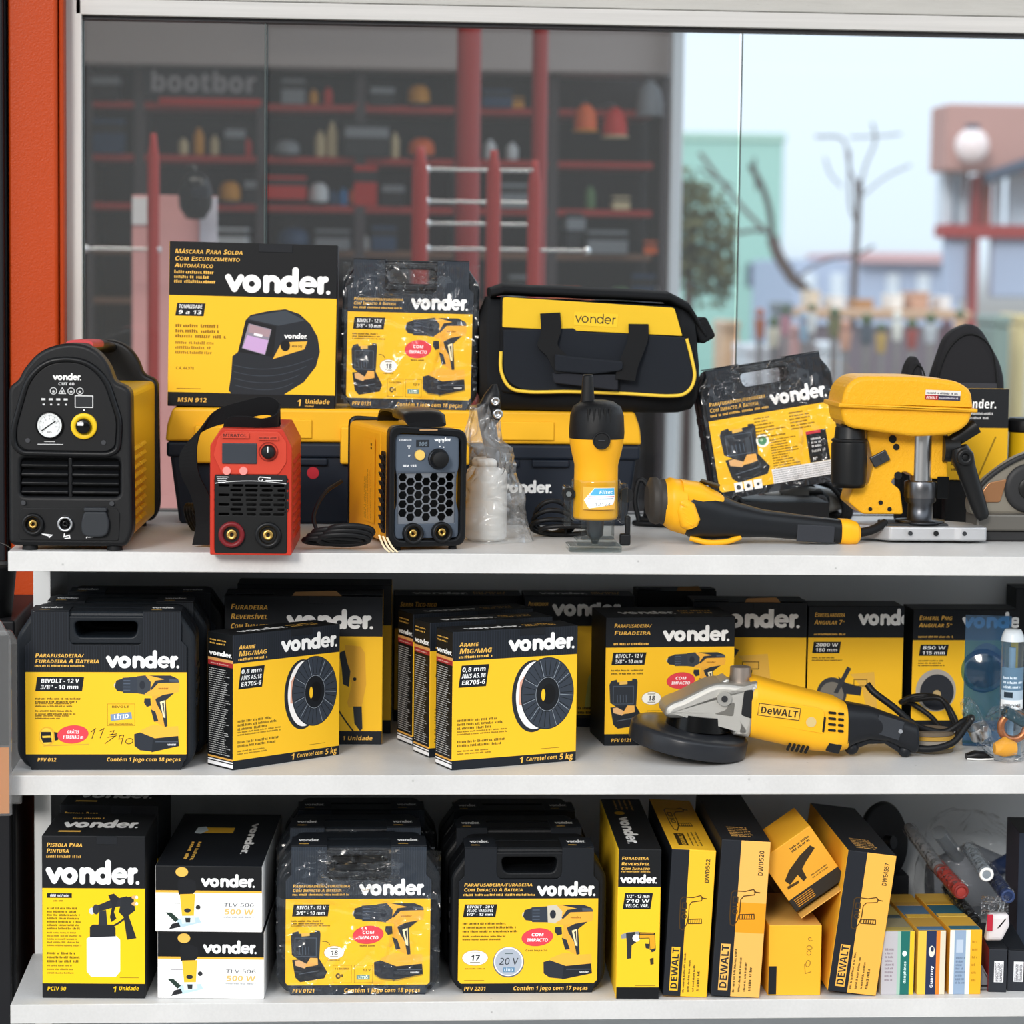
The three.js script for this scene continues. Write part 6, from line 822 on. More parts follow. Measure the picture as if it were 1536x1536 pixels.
{
  const t = tool('wound_cord', 'black cord wound under the long-handled power tool', 'cable', 1010, 792, Y1);
  for (let i = 0; i < 6; i++) part('cable_loop', tube(Array.from({ length: 14 }, (_, k) => { const a = k / 14 * 2 * PI; return [-4 + i * 5 + (52 - i * 3) * Math.cos(a), 5 + (i % 3) * 6, -28 + i * 3 + 20 * Math.sin(a)]; }), 4.2, 60, true), cable, t);
  part('upright_loop', tube([[-50, 8, -20], [-56, 40, -24], [-50, 70, -26], [-38, 60, -22], [-40, 20, -18]], 4, 40), cable, t);
}
// small grey die grinder with its cord
{
  const t = tool('die_grinder', 'small grey rotary tool with a steel collar behind the long-handled tool', 'power tool', 1205, 778, Y1, 0.15);
  part('collar', lathe([[6, -32], [17, -32], [19, -28], [19, -6], [22, -2]], 28, 'x').translate(-36, 26, 0), M.steel, t);
  part('body', loft([[-42, 27, 0, 19, 20, 2.4], [-22, 28, 0, 22, 22, 2.4], [10, 28, 0, 21, 22, 2.6], [40, 27, 0, 18, 18, 2.6], [60, 25, 0, 11, 12, 2.4]], 28, 4), std('#7b7a76', 0.5), t);
  part('boot', loft([[2, 26, 6, 20, 22, 2.2], [22, 26, 6, 21, 23, 2.2], [34, 26, 6, 14, 16, 2.2]], 24, 3), M.rubber, t); part('spindle', cyl(6, 6, 14, -74, 26, 0, 'x', 16), M.darkSteel, t);
  part('hub', torus(10, 3, 16, 26, 28), std('#5a5b5e', 0.4), t);
  for (let i = 0; i < 5; i++) part('cord_loop', tube([[-14 + i * 6, 66 - i * 2, 10], [16 + i * 8, 62 - i * 4, 24], [48 + i * 5, 36, 26 - i * 4], [56 + i * 3, 6, 20], [40 + i * 5, 4, 0], [20 + i * 4, 30, -14], [-6 + i * 3, 58, -4]], 3.6, 60, true), cable, t);
}
// heavy plunge router
{
  const t = tool('plunge_router', 'big worn yellow plunge router with a bare metal base plate', 'router', 1385, 816, Y1, 0, 0.0), ye = std('#e2a51c', 0.42, 0, { bumpMap: tiled(soft, 0.02), bumpScale: 0.0008 }), bl = std('#131415', 0.42);
  part('base_plate', ext(rpoly([[-70, -100, 2], [60, -100, 4], [98, -62, 10], [98, 0, 4], [56, 4, 3], [48, 0, 2], [-52, 0, 4], [-112, -60, 8]].map(([x, y, r]) => [x, -y - 0, r]), 5), 22, 3, [], 3).rotateX(-PI / 2).translate(2, 26, -6), M.alu, t);
  part('base_inlay', rbox(96, 5, 70, -6, 27, -50, 2), std('#2b2c2e', 0.5), t);
  part('base_bore_shade', cyl(4, 4, 2, 20, 16, -3.5 + 0.6, 'z', 18).translate(0, 0, 0), M.rubber, t);  // bore is a solid dark disc, its shade held in the colour
  part('bit_collar', lathe([[0, 28], [38, 28], [38, 33], [20, 34], [19, 58], [24, 62], [24, 84], [22, 92]], 30).translate(4, 0, -46), M.darkSteel, t);
  part('column', cyl(17, 17, 120, 4, 118, -46, 'y', 32), M.steel, t);
  part('chuck_nut', lathe([[20, 66], [26, 68], [26, 92], [20, 94]], 12).translate(4, 0, -46), std('#6f7073', 0.3, 1), t);
  part('head_lower', ext(rpoly([[-128, 178, 18], [-20, 164, 14], [44, 168, 22], [66, 186, 10], [70, 206, 4], [-134, 212, 4]], 14), 110, 7, [], 4).translate(0, 0, 4), ye, t);
  const hu = part('head_cover', ext(rpoly([[-133, 212, 3], [-128, 240, 16], [-108, 256, 14], [-20, 256, 10], [44, 250, 14], [66, 236, 10], [70, 208, 3]], 14), 116, 7, [], 4).translate(0, 0, 7), ye, t);
  part('cover_lip', ext(rpoly([[-138, 208], [76, 202], [76, 208], [-138, 215]], 2), 124, 3, [], 2).translate(0, 0, 11), ye, t);
  part('rating_label', new THREE.PlaneGeometry(54, 15).rotateZ(-0.03).translate(22, 228, 7.6), pm(canvasTex(270, 75, (g, w, h) => { g.fillStyle = '#d8d4cc'; g.fillRect(0, 0, w, h); fine(g, 8, 30, 250, 1, 10, 18, '#4a4a50', 0.02); g.fillStyle = '#a02a30'; g.fillRect(0, 38, 100, 37); g.fillStyle = '#3a3848'; g.fillRect(100, 38, 170, 37); txt(g, 'DEWALT', 6, 66, 26, '#e8d8d0', 84, 'left', -0.2); fine(g, 108, 64, 150, 1, 10, 16, '#b8b4bc', 0.02); }), 0.4), hu);
  const fr = part('frame_casting', ext(rpoly([[-86, 170, 6], [-60, 176, 6], [40, 168, 6], [44, 96, 6], [-6, 98, 6], [-24, 110, 8], [-46, 92, 6], [-30, 80, 5], [-24, 42, 5], [-88, 42, 5], [-110, 60, 4], [-104, 84, 5], [-80, 88, 6], [-72, 120, 6]], 6, 4), 70, 2.5, [], 3).translate(0, 0, -36), ye, t);
  for (const [x, y, r] of [[-44, 158, 6], [-38, 146, 5], [-34, 102, 6], [-60, 60, 3.4], [-76, 50, 3], [-46, 50, 3.4]]) part('bore_shade_disc', cyl(r, r, 2, x, y, -35.6, 'z', 18), M.rubber, fr);  // dark discs painted as shaded bores on the solid casting
  part('depth_lever', at(merge(rbox(28, 18, 4, 0, 0, 0, 3), cyl(4, 4, 5, 4, -2, 2, 'z', 14)), -64, 128, -31, 0, 0, 0.5), M.darkSteel, t);
  part('dust_tube', lathe([[0, 84], [24, 84], [27, 92], [28, 150], [24, 158], [22, 176], [17, 180], [0, 180]], 30).translate(-112, 0, -30), bl, t); part('hose_clip', torus(25, 3, -112, 156, -30, 'y', 26), bl, t);
  const kb = part('knob_handle', loft([[0, 0, 0, 13, 14, 2.3], [16, 0, 0, 18, 18, 2.4], [34, 0, 0, 15, 15, 2.3], [92, 0, 0, 12.5, 12.5, 2.2], [112, 0, 0, 11, 11, 2.2], [118, 0, 0, 7, 7, 2.2]], 26, 4).rotateZ(-PI / 2 + 0.36).translate(54, 148, -14), bl, t); part('handle_eye', torus(9, 4.5, 60, 134, 4), bl, kb); part('handle_yoke', at(loft([[-24, 0, 0, 10, 10, 2.4], [24, 0, 0, 12, 12, 2.4]], 20, 3), 64, 166, -30, 0, 0, 0.6), bl, kb); part('handle_hub', cyl(20, 20, 24, 46, 144, -34, 'x', 26), bl, kb);
  part('ruler', rbox(18, 34, 3, 36, 84, -34, 1), M.blackGloss, t);
  for (const [x, y] of [[64, 16], [-20, 16]]) part('base_screw', cyl(3.5, 3.5, 2, x, y, -2.6, 'z', 14), M.darkSteel, t);
}
// circular saw at the shelf's end
{
  const t = tool('circular_saw', 'grey circular saw with a large washer and bolt at the shelf end', 'saw', 1526, 808, Y1, 0, 0.04), al = std('#8a8478', 0.45, 0.5), dk = std('#2a2a2b', 0.5);
  part('blade_guard', ext(rpoly([[-88, 62, 8], [-64, 94, 14], [-20, 128, 20], [30, 146, 20], [60, 140], [60, 40], [-84, 40]], 8), 34, 6, [], 3), al, t);
  part('guard_rib', tube([[-84, 66, 4], [-62, 96, 4], [-18, 126, 4], [32, 143, 4]], 4, 40), dk, t);
  part('copper_plate', ext(rpoly([[-80, 60], [-40, 60], [-30, 96], [-58, 90]], 4), 3, 1).translate(0, 0, 3), std('#a07350', 0.4, 0.6), t);
  part('flange', lathe([[11, 3], [30, 3], [36, 1], [38, -2]], 40, 'z').translate(4, 82, 4), dk, t); part('washer', lathe([[6, 6], [16, 6], [18, 2]], 28, 'z').translate(4, 82, 4), std('#121212', 0.4), t); part('bolt', cyl(7, 8, 8, 4, 82, 10, 'z', 6), M.steel, t);
  part('shoe', rbox(150, 26, 70, -4, 30, -20, 4), std('#6f6c66', 0.4, 0.6), t); part('shoe_runner', rbox(150, 17, 60, -2, 8.8, -22, 4), dk, t);
}
// dark pouches and carded gloves in the far corner of the top shelf
{
  const mesh = std('#1f1f22', 0.8, 0, { bumpMap: tiled(weave, 0.03), bumpScale: 0.001 });
  const z = -0.36, k = mpp(z);
  const pouch = (label, px0, px1, top, turn, zz) => { const a = P((px0 + px1) / 2, 700, zz), w = (px1 - px0) * mpp(zz), h = P(px0, top, zz).y - Y1, t = thing('fabric_pouch', label, 'pouch', V(a.x, Y1, zz), turn); part('pouch_body', ext(rpoly([[-w / 2, 0], [w / 2, 0], [w / 2, h * 0.75, 0.03], [w * 0.1, h, 0.035], [-w * 0.3, h * 0.93, 0.02], [-w / 2, h * 0.7, 0.02]], 0.01, 5), 0.05, 0.014, [], 4), mesh, t); part('seam', tube([[-w * 0.45, h * 0.1, 0.002], [-w * 0.42, h * 0.7, 0.002], [-w * 0.1, h * 0.92, 0.002], [w * 0.3, h * 0.85, 0.002], [w * 0.43, h * 0.5, 0.002]], 0.0016, 40), M.rubber, t); part('flap_band', rbox(w * 0.84, 0.02, 0.004, -w * 0.04, h * 0.66, 0.002, 0.0015), std('#3a3a3e', 0.8), t); return [t, w, h]; };
  const [t, w, h] = pouch('tall dark fabric pouch with a brown tag behind the plunge router', 1392, 1506, 478, -0.05, -0.5);
  part('brown_tag', rbox(0.05, 0.014, 0.002, -w * 0.18, h * 0.58, 0.004, 0.0006), std('#94683c', 0.7), t);
  pouch('slim dark pouch tip standing behind the router head', 1352, 1392, 528, 0.1, -0.48);
  const cd = P(1465, 700, -0.42), kc = mpp(-0.42), g = thing('carded_tool', 'black and yellow carded pack standing in front of the tall pouch', 'pack', V(cd.x, Y1, -0.42), -0.06);
  part('card', rbox(92 * kc, 140 * kc, 0.004, 0, 214 * kc - 70 * kc, 0, 0.001).translate(0, 0, 0), pm(canvasTex(300, 420, (c, ww, hh) => { c.fillStyle = '#1d1f22'; c.fillRect(0, 0, ww, 180); c.fillStyle = '#d9a81e'; c.fillRect(0, 180, ww, 240); txt(c, 'vonder.', 60, 90, 56, WHT, 180, 'left', -0.05); fine(c, 60, 120, 180, 2, 20, 14, '#c8c8c8', 0.2); c.strokeStyle = '#8a6a14'; c.lineWidth = 8; c.beginPath(); c.moveTo(240, 220); c.lineTo(160, 400); c.stroke(); fine(c, 20, 300, 120, 4, 26, 14); }), 0.4), g);
  part('card_stand', rbox(92 * kc, 146 * kc, 0.03, 0, 73 * kc, -0.02, 0.003), M.black, g);
  const yb = P(1540, 700, -0.46), y2 = thing('yellow_pot', 'yellow tin with a dark lid at the end of the top shelf', 'tin', V(yb.x, Y1, -0.46)); part('tin', cyl(0.03, 0.032, 0.155, 0, 0.0775, 0, 'y', 28), std('#c9a012', 0.4), y2); part('lid', lathe([[0.031, 0.155], [0.033, 0.158], [0.033, 0.172], [0.03, 0.178], [0, 0.178]], 28), M.black, y2);
}

// ---------- angle grinder on the middle shelf ----------
{
  const t = tool('angle_grinder', 'large yellow angle grinder with a dark wheel guard lying on the middle shelf', 'grinder', 1165, 1143, Y2, 0, 0.0), ye = std('#eeae1e', 0.42), al = std('#b8b6b0', 0.38, 0.75, { bumpMap: tiled(speck, 0.05), bumpScale: 0.0002 }), dk = std('#1a1c20', 0.42), gd = std('#26282c', 0.3);
  part('wheel_guard', at(lathe([[0, 24], [60, 24], [86, 22], [92, 16], [92, -6], [89, -8], [88, 12], [60, 16], [0, 16]], 56), -132, 24, -46, 0.06, 0, -0.16), gd, t);
  part('guard_collar', at(cyl(48, 50, 24, 0, 0, 0, 'y', 36), -116, 57, -46, 0, 0, -0.1), M.blackGloss, t);
  part('spindle_bolt', at(cyl(7, 7, 14, 0, 0, 0, 'y', 6), -133, 10, -44, 0, 0, -0.16), M.darkSteel, t);
  part('gear_head', ext(rpoly([[-173, 84, 8], [-160, 92, 6], [-150, 95, 6], [-103, 119, 10], [-86, 122, 8], [-52, 118, 6], [-30, 124, 4], [-34, 60, 4], [-42, 36, 4], [-68, 40, 4], [-64, 58, 4], [-93, 66, 4], [-164, 66, 4], [-174, 70, 6]], 4, 4), 84, 9, [], 4).translate(0, 0, -4), al, t);
  part('gear_head_cover', at(rbox(80, 8, 58, 0, 0, 0, 4), -112, 101, -46, 0, 0, 0.5).translate(4, 4, 0), al, t);
  const bs = part('handle_boss', cyl(11, 12, 10, -83, 98, -3, 'z', 24), al, t); part('boss_hole_shade', cyl(5, 5, 2, -83, 98, 2.2, 'z', 18), std('#2a2b2d', 0.5), bs);  // hole is a dark disc with its shade painted in
  part('recess', ext(rpoly([[-98, 74], [-68, 70], [-66, 92], [-74, 90], [-80, 80]], 4), 2, 0.5).translate(0, 0, -3), std('#77756f', 0.5, 0.6), t);  // darker metal plate; the shade of the recess is in its colour
  part('spindle_lock', merge(cyl(16, 17, 26, -52, 128, -44, 'y', 28), lathe([[0, 142], [13, 142], [16, 138], [16, 130]], 28).translate(-52, 0, -44)), std('#9a8f86', 0.4, 0.7), t);
  part('head_vent_shade', ext(rpoly([[-56, 72], [-38, 66], [-38, 112], [-52, 110]], 4), 3, 1).translate(0, 0, -2.5), std('#1b1c1e', 0.5), t);  // dark plate coloured as a shaded vent opening
  const body = part('motor_body', loft([[-40, 79, -46, 46, 44, 3.2], [-30, 79, -46, 48, 47, 3.2], [20, 67, -46, 47, 46, 3.2], [60, 58, -46, 46, 45, 3.2], [95, 52, -46, 43, 42, 3.2], [114, 49, -46, 36, 36, 3], [120, 48, -46, 28, 28, 3]], 44, 4), ye, t);
  part('badge', new THREE.PlaneGeometry(66, 20).rotateZ(-0.13).translate(2, 78, 0.9), pm(canvasTex(330, 100, (g, w, h) => { g.fillStyle = '#e8b03a'; g.fillRect(0, 0, w, h); g.strokeStyle = '#2a2416'; g.lineWidth = 5; g.strokeRect(4, 4, w - 8, h - 8); txt(g, 'DᴇWALT'.replace('ᴇ', 'e'), 18, 78, 74, '#26221a', 294); }), 0.45), body);
  part('badge_panel', ext(rpoly([[-34, 100], [62, 84], [72, 80], [72, 44], [-34, 62]], 5), 2, 0.6).translate(0, 0, 0), ye, body);
  for (let i = 0; i < 4; i++) for (let j = 0; j < 2; j++) part('vent_strip', at(rbox(j ? 9 : 12, 3.6, 4, 0, 0, 0, 1.2), 86 + j * 13 - (j ? 0 : 1), 76 - i * 9 - j * 1.6, -2.5 - j * 1.5, 0, 0, -0.1), M.rubber, body);  // dark strips in place of cut vents; the shade is their colour
  for (let i = 0; i < 5; i++) part('vent_strip', at(rbox(4, 13, 4, 0, 0, 0, 1.2), 20 + i * 7, 22 - i * 1.2, -10, 0.3, 0, -0.35), M.rubber, body);  // lower row of dark strips coloured as shaded vent openings
  part('brush_cap', cyl(8, 8, 3, 52, 62, -0.6, 'z', 22), std('#c9b27a', 0.5), body); part('slide_slot_shade', at(rbox(4, 24, 4, 0, 0, 0, 1.5), 72, 58, -1.5, 0, 0, -0.1), M.rubber, body);  // slide slot is a dark strip coloured as a shaded gap
  part('rating_patch', at(rbox(22, 16, 3, 0, 0, 0, 1.5), 90, 20, -10, 0.35, 0, -0.25), dk, body);
  part('rear_handle', loft([[112, 50, -46, 37, 37, 3], [128, 53, -46, 31, 34, 3], [150, 54, -46, 26, 28, 3], [180, 47, -46, 22, 24, 3], [206, 36, -46, 24, 24, 3], [222, 30, -46, 24, 24, 3], [227, 29, -46, 20, 20, 3]], 36, 4), dk, t);
  part('handle_seam', at(rbox(42, 30, 2, 0, 0, 0, 1), 178, 50, -21.5, 0, 0, -0.3), std('#2f3237', 0.5), t);
  part('trigger', loft([[128, 18, -46, 7, 12, 2.6], [150, 26, -46, 6, 12, 2.6], [176, 26, -46, 5, 12, 2.6], [198, 14, -46, 7, 12, 2.6]], 20, 4), dk, t);
  for (const [x, y, r] of [[124, 15, 11], [208, 11, 11]]) part('rest_foot', new THREE.SphereGeometry(r, 20, 14).translate(x, y, -40), dk, t);
  part('badge_dot', cyl(3.4, 3.4, 1.5, 196, 44, -20.4, 'z', 14), std('#8a8d92', 0.4), t);
  part('supply_cord', tube([[214, 14, -46], [250, 13, -40], [284, 22, -44], [306, 44, -54], [318, 58, -62], [308, 50, -76], [282, 32, -84], [250, 36, -86], [226, 48, -80], [200, 70, -86], [170, 92, -96], [160, 104, -104]], 5.5, 120), cable, t);
}
// loose things on the right end of the middle shelf
{
  const z0 = Y2;
  for (let i = 0; i < 5; i++) { const p = P(1394, 1080, -0.2), t = thing('sanding_disc', ['lowest', 'second lowest', 'middle', 'second', 'topmost'][i] + ' sanding disc of the pile behind the grinder handle', 'disc', V(p.x + 0.002 * (i % 2), Y2 + 0.004 + i * 0.0066, -0.2), 0.4 * i, 'sanding discs piled behind the grinder'); t.position.y = Y2 + i * 0.0066; part('disc', cyl(0.038 - 0.001 * (i % 2), 0.038, 0.0058, 0, 0.0031, 0, 'y', 36), std(['#7d6e58', '#c49a3a', '#8a8378', '#b08a3c', '#6d6152'][i], 0.8), t); part('hub', cyl(0.006, 0.006, 0.0062, 0, 0.0032, 0, 'y', 16), M.darkSteel, t); }
  const cd = tool('extension_cord', 'black cord looped over the sanding discs', 'cable', 1420, 1112, Y2, 0, -0.02);
  for (let i = 0; i < 3; i++) part('cable_loop', tube([[-62 + i * 6, 52 + i * 3, -30], [-40, 64 - i * 3, -20], [-6, 62, -10 + i * 4], [12, 40 - i * 5, 4], [20, 12, 10], [6, 6, -4], [-14, 30, -30], [-44, 50, -42]], 4, 60, true), cable, cd);
  const cl = tool('hose_clamp', 'bright steel clamp ring around a clear sleeve beside the grinder cord', 'clamp', 1468, 1132, Y2, 0.3); part('band', lathe([[15, -9], [16.5, -9], [16.5, 9], [15, 9]], 32).rotateZ(0.5).translate(0, 36, 0), M.steel, cl); part('clear_sleeve', lathe([[13, -44], [14, -20], [14, 40], [9, 56]], 24).rotateZ(0.5).translate(0, 38, 0), wrapMat, cl); part('screw_housing', rbox(10, 10, 12, -2, 44, 16, 2), M.steel, cl);
  const bl = P(1482, 985, -0.23), bk = mpp(-0.23), bp = thing('blue_blister', 'blue tinted blister pack in front of the last grinder carton', 'pack', V(bl.x, Y2 + 0.0, -0.23), -0.2); part('card', rbox(70 * bk, 200 * bk, 0.003, 0, 102 * bk, -0.012, 0.001), phy({ color: '#7fb2d8', roughness: 0.12, transmission: 0.88, thickness: 0 }), bp); part('bubble', lathe([[0, 0.012], [28 * bk, 0.01], [34 * bk, 0]], 30, 'z').translate(-6 * bk, 116 * bk, -0.009), phy({ color: '#6fa6d0', roughness: 0.1, transmission: 0.9, thickness: 0 }), bp); part('dark_disc', cyl(26 * bk, 26 * bk, 0.003, -6 * bk, 116 * bk, -0.007, 'z', 30), std('#1a2430', 0.5), bp); part('pack_foot', rbox(70 * bk, 4 * bk, 0.03, 0, 2 * bk, -0.012, 0.001), phy({ color: '#3d6f9c', roughness: 0.2, transmission: 0.5, thickness: 0 }), bp);
  const ct = P(1518, 1000, -0.15), ck = mpp(-0.15) * 0.88, cp = thing('clear_tube_pack', 'clear upright tube pack with a pale printed label at the shelf end', 'pack', V(ct.x, Y2, -0.15)); part('tube_wall', cyl(20 * ck, 20 * ck, 205 * ck, 0, 102.5 * ck, 0, 'y', 30), phy({ color: '#cfe2ee', roughness: 0.08, transmission: 0.95, thickness: 0 }), cp); part('label', new THREE.CylinderGeometry(20.4 * ck, 20.4 * ck, 74 * ck, 24, 1, true, -1.3, 2.6).translate(0, 122 * ck, 0), pm(canvasTex(200, 220, (g, w, h) => { g.fillStyle = '#5d7b93'; g.fillRect(0, 0, w, h); g.fillStyle = '#a9bccb'; g.fillRect(0, 120, w, 50); g.fillStyle = '#e6eaec'; g.fillRect(0, 170, w, 50); fine(g, 20, 60, 150, 3, 24, 16, '#d8e4ee', 0.3); fine(g, 20, 205, 150, 1, 20, 18, '#444', 0.2); g.fillStyle = '#24303a'; g.fillRect(30, 128, 60, 30); }), 0.3), cp); part('cap', lathe([[0, 224 * ck], [14 * ck, 224 * ck], [18 * ck, 216 * ck], [21 * ck, 204 * ck]], 24), std('#d4dde4', 0.3), cp); part('core', cyl(6 * ck, 6 * ck, 190 * ck, 0, 97 * ck, 0, 'y', 16), std('#9fb0be', 0.4), cp);
  const bg = tool('bagged_parts', 'clear bag of amber and copper coloured parts at the shelf end', 'bag', 1522, 1150, Y2, 0, -0.02); const bagG = new THREE.SphereGeometry(46, 30, 20); { const p = bagG.attributes.position; for (let i = 0; i < p.count; i++) { const x = p.getX(i), y = p.getY(i), z = p.getZ(i), q = 0.86 + 0.3 * vnoise(x / 90 + 2, y / 90 + z / 90 + 2, 5) + 0.07 * rnd(); p.setXYZ(i, x * q * 0.95, Math.max(0.5, y * q * 0.95 + 42), z * q * 0.7 - 20); } bagG.computeVertexNormals(); }
  part('clear_bag', bagG, wrapMat, bg); part('amber_bundle', at(loft([[-16, 0, 0, 9, 10, 2], [0, 3, 0, 16, 14, 2], [18, 0, 0, 10, 10, 2]], 16, 3), -8, 22, -12), std('#d9982a', 0.7), bg); part('copper_coil', torus(20, 6, 8, 54, -24, 'z', 28), std('#a86a44', 0.35, 0.8), bg); part('dark_part', at(rbox(40, 18, 20, 0, 0, 0, 5), 10, 70, -26, 0, 0, -0.5), std('#27404a', 0.4), bg);
  const sh = tool('black_clip', 'small black clip lying beside the clear bag', 'clip', 1468, 1139, Y2); part('clip_body', loft([[-20, 5, 0, 4, 8, 2.4], [-6, 7, 0, 7, 11, 2.6], [12, 6, 0, 6, 11, 2.6], [22, 4, 0, 3, 7, 2.4]], 20, 3), M.black, sh); part('clip_rim', tube([[-20, 2, 7], [0, 2, 12], [22, 2, 7]], 1.4, 16), M.whitePlastic, sh);
}
// right end of the lowest shelf
{
  const p = P(1326, 1262, -0.42), k = mpp(-0.42), d = thing('rubber_disc', 'black rubber backing disc leaning behind the tan tool carton', 'disc', V(p.x, Y3, -0.42)); const R = 62 * k, hc = p.y - Y3; part('disc', at(lathe([[0, 0.006], [R * 0.9, 0.006], [R, 0], [R * 0.96, -0.006], [0, -0.006]], 44, 'z'), 0, hc, 0, -0.15, 0.75, 0), std('#141519', 0.4), d); part('hub', at(cyl(R * 0.16, R * 0.2, 0.02, 0, 0, 0, 'z', 20), 0.006, hc, 0.008, -0.15, 0.75, 0), M.darkSteel, d); part('stand_box', rbox(0.08, hc - R + 0.012, 0.05, 0, (hc - R + 0.012) / 2, -0.01, 0.002), inkSoft, d);
  const stick = (name, label, cat, a, b, za, zb, r, mats) => { const A = P(...a, za), B = P(...b, zb), t = thing(name, label, cat, V(A.x, A.y, A.z)), L = A.distanceTo(B), q = new THREE.Quaternion().setFromUnitVectors(V(0, 1, 0), B.clone().sub(A).normalize()), s = (g) => g.applyQuaternion(q); part('barrel', s(lathe([[0, 0], [r * 0.8, 0], [r, 0.004], [r, L * 0.8], [r * 0.8, L * 0.95], [r * 0.7, L], [0, L]], 24)), mats[0], t); part('ring', s(torus(r * 0.8, r * 0.22, 0, 0.001, 0, 'y', 24)), mats[1], t); part('clear_sleeve', s(cyl(r * 1.15, r * 1.15, L * 0.9, 0, L * 0.5, 0, 'y', 20)), wrapMat, t); return t; };
  stick('red_screwdriver', 'dull red handled screwdriver in a clear sleeve', 'screwdriver', [1442, 1338], [1398, 1290], -0.08, -0.22, 12 * mpp(-0.1), [std('#9c3a34', 0.4), std('#7a2a26', 0.4)]);
  stick('clear_tube', 'clear plastic tube with a pale ring end lying above the small packs', 'tube', [1480, 1312], [1452, 1270], -0.09, -0.24, 11 * mpp(-0.1), [phy({ color: '#c4cfd8', roughness: 0.2, transmission: 0.6, thickness: 0 }), M.whitePlastic]);
  stick('grey_chisel', 'grey chisel in a clear sleeve beside the black rubber disc', 'chisel', [1410, 1305], [1362, 1240], -0.16, -0.3, 10 * mpp(-0.16), [M.greyPlastic, std('#5b3a34', 0.5)]);
  stick('blue_chisel', 'dark blue handled chisel in a clear sleeve near the dark blue carton', 'chisel', [1512, 1345], [1478, 1300], -0.06, -0.2, 11 * mpp(-0.1), [std('#1f2c4c', 0.4), std('#2c3c62', 0.4)]);
  stick('black_chisel', 'black handled chisel in a clear sleeve behind the amber pack', 'chisel', [1462, 1382], [1420, 1330], -0.1, -0.26, 10 * mpp(-0.1), [M.black, M.rubber]);
  const heap = thing('bagged_tools', 'grey heap of clear plastic bags behind the small bright packs', 'bag', V(P(1462, 1300, -0.42).x, Y3, -0.44)); const hg = new THREE.SphereGeometry(0.11, 36, 22); { const q = hg.attributes.position; for (let i = 0; i < q.count; i++) { const x = q.getX(i), y = q.getY(i), z = q.getZ(i), n = 0.8 + 0.4 * vnoise(x * 4 + 2, y * 4 + z * 3 + 2, 6) + 0.06 * rnd(); q.setXYZ(i, x * n * 0.8, Math.max(0.001, y * n * 0.75 + 0.1), z * n * 0.7); } hg.computeVertexNormals(); } part('clear_bag', hg, wrapMat, heap); part('dark_core', at(loft([[-0.07, 0, 0, 0.04, 0.035, 2.2], [0, 0.01, 0, 0.06, 0.045, 2.2], [0.07, 0, 0, 0.04, 0.03, 2.2]], 20, 3), 0, 0.065, 0), std('#7d838c', 0.6), heap); part('blue_handle', at(cyl(0.012, 0.014, 0.11, 0, 0, 0, 'y', 18), 0.05, 0.12, 0.06, 0.8, 0, -0.6), std('#27375c', 0.35), heap); part('clear_tube', at(cyl(0.012, 0.012, 0.12, 0, 0, 0, 'y', 18), -0.05, 0.14, 0.05, 0.9, 0, 0.5), phy({ color: '#cfd6dc', roughness: 0.15, transmission: 0.7, thickness: 0 }), heap);
  const wp = P(1496, 1412, -0.04), wk = mpp(-0.04), w = thing('folded_pouch', 'white and red folded packet on the two dark packs', 'packet', V(wp.x, wp.y, -0.04)); const wg = ext(rpoly([[-18 * wk, 0], [8 * wk, 0], [20 * wk, 24 * wk], [18 * wk, 42 * wk], [-12 * wk, 42 * wk]], 0.004), 0.02, 0.006, [], 3); part('packet', wg, std('#d9d2d2', 0.4), w); part('red_fold', rbox(9 * wk, 26 * wk, 0.003, -13 * wk, 30 * wk, 0.001, 0.001), std('#b3283a', 0.4), w); part('clear_top', crumple(44 * wk, 30 * wk, 8, 6, 0.006).translate(-4 * wk, 56 * wk, -0.006), wrapMat, w);
  const pk = (label, x0, x1, top, band, z, d) => { const s = spotZ(x0, x1, top, z, Y3, -0.12), t = thing('dark_pack', label, 'pack', s.pos, s.turn); part('carton_body', new RoundedBoxGeometry(s.w, s.h, d, 2, 0.001).translate(0, s.h / 2, -d / 2), [ink, band, inkSoft, ink, pm(canvasTex(100, 260, (g, w2, h) => { g.fillStyle = '#2a2d33'; g.fillRect(0, 0, w2, h); g.fillStyle = '#e6e6e8'; g.fillRect(30, 70, 52, 130); for (let i = 0; i < 6; i++) { g.save(); g.translate(40 + i * 7, 196); g.rotate(-PI / 2); fine(g, 0, 0, 116, 1, 8, 6, '#3a3a40', 0.1); g.restore(); } }), 0.4), ink], t); part('end_flap', rbox(s.w * 0.9, 0.0012, 0.02, 0, s.h + 0.0004, -0.014, 0.0004), inkSoft, t); };
  pk('dark small pack with a red edge and white barcode label', 1484, 1511, 1424, std('#8f2630', 0.45), -0.03, 0.16);
  pk('dark small pack with a white barcode label at the frame edge', 1513, 1541, 1426, std('#4a4e55', 0.45), -0.035, 0.16);
  const wd = tool('grey_wedge', 'dark grey plastic wedge in front of the amber pack', 'wedge', 1480, 1486, Y3); part('wedge', ext(rpoly([[-12, 1], [12, 1], [8, 14], [-10, 42]], 2), 22, 2), M.greyPlastic, wd); part('wedge_rib', rbox(16, 3, 24, -1, 8, -11, 1), M.rubber, wd);
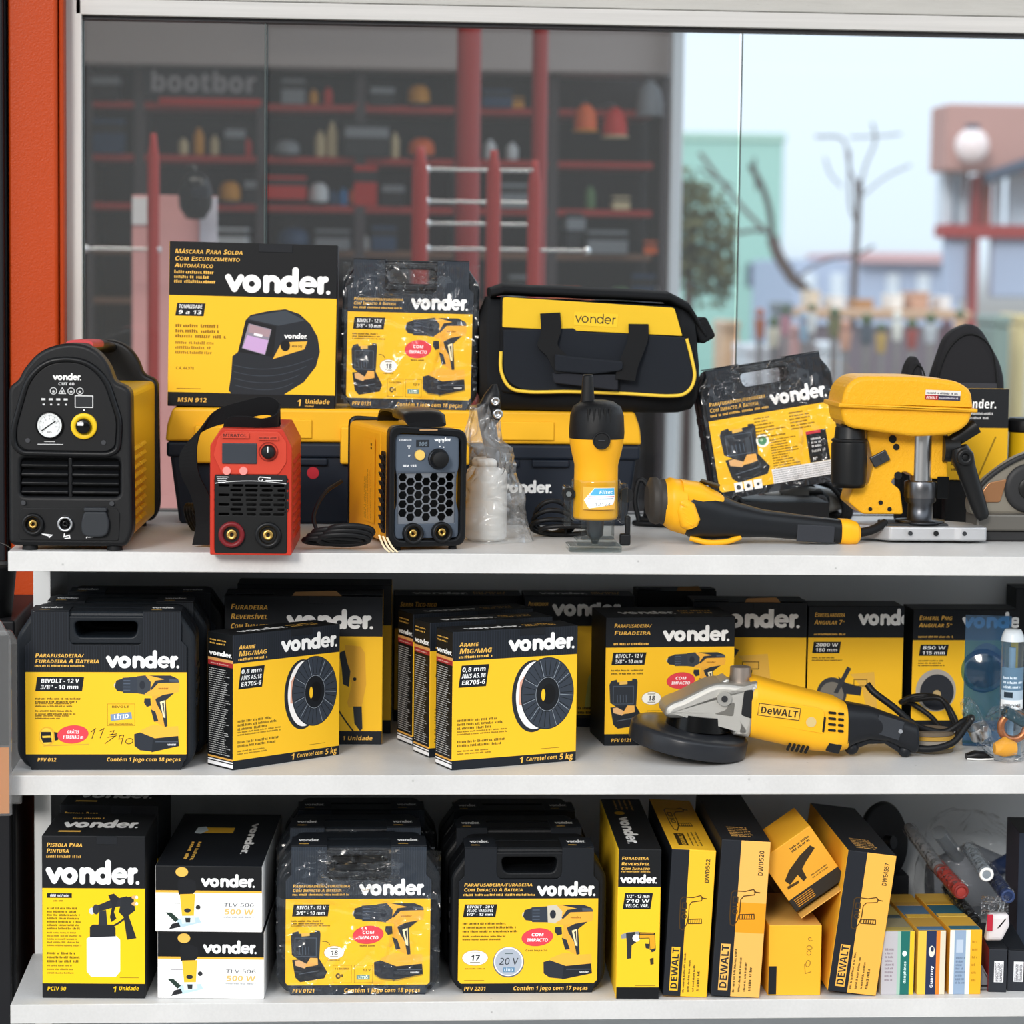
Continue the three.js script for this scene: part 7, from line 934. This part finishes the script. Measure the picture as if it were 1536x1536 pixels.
  const s = spotZ(1526, 1590, 1250, -0.22, Y3 + 0.0, -0.1); s.pos.x += 0.004; carton('blue_carton', 'dark blue carton standing at the frame edge above the small packs', s, 0.12, { front: std('#27303f', 0.5), left: std('#3a3440', 0.5), top: ink }, { flapMat: std('#8a6a3a', 0.6) });
}
// hanging blister packs and bucket at the left edge
{
  const z = 0.03, k = mpp(z), a = P(5, 1226, z), hang = (label, px, bot, top, zz, turn, card) => { const q = P(px, bot, zz), h = P(px, top, zz).y - q.y, w = 0.075, t = thing('hanging_pack', label, 'pack', V(q.x - w / 2, q.y, zz), turn); part('blister', ext(rpoly([[-w / 2, 0], [w / 2, 0], [w / 2, h * 0.9], [w * 0.3, h], [-w / 2, h]], 0.004), 0.012, 0.003).translate(0, 0, 0.006), phy({ color: '#e8e8e8', roughness: 0.1, transmission: 0.9, thickness: 0 }), t); part('card', rbox(w * 0.9, h * 0.34, 0.003, 0, h * 0.18, 0, 0.001), card, t); part('dark_card', rbox(w * 0.9, h * 0.56, 0.003, 0, h * 0.64, 0, 0.001), M.black, t); part('dark_tool', at(rbox(w * 0.5, h * 0.5, 0.008, 0, 0, 0, 0.003), -w * 0.08, h * 0.68, 0.004), M.black, t); part('hanger', tube([[0, h * 0.95, 0], [0, h * 1.02, -0.02], [0, h * 1.02, -0.228 - zz]], 0.002, 20, false, 6), M.darkSteel, t); };
  hang('nearest hanging blister pack with an orange card at the shelf end', 18, 1224, 930, 0.03, 0.12, std('#d98a3a', 0.6));
  hang('black hanging blister pack tucked behind the orange carded one', 33, 1206, 945, -0.19, 0.1, std('#26282c', 0.6));
  const b = P(-6, 931, -0.29), t = thing('black_bucket', 'black plastic bucket standing on the added black cabinet', 'bucket', V(b.x, P(22, 931, -0.24).y + 0.0005, -0.29)); part('bucket', lathe([[0, 0], [0.024, 0], [0.032, 0.075], [0.034, 0.076], [0.034, 0.082], [0.03, 0.08], [0.022, 0.004], [0, 0.004]], 28), M.black, t); part('bail', new THREE.TorusGeometry(0.033, 0.0012, 6, 24, PI).translate(0, 0.08, 0), M.darkSteel, t);
}

scene.traverse((o) => { if (o.isLight) o.castShadow = !o.isRectAreaLight; });
renderer.render(scene, camera);
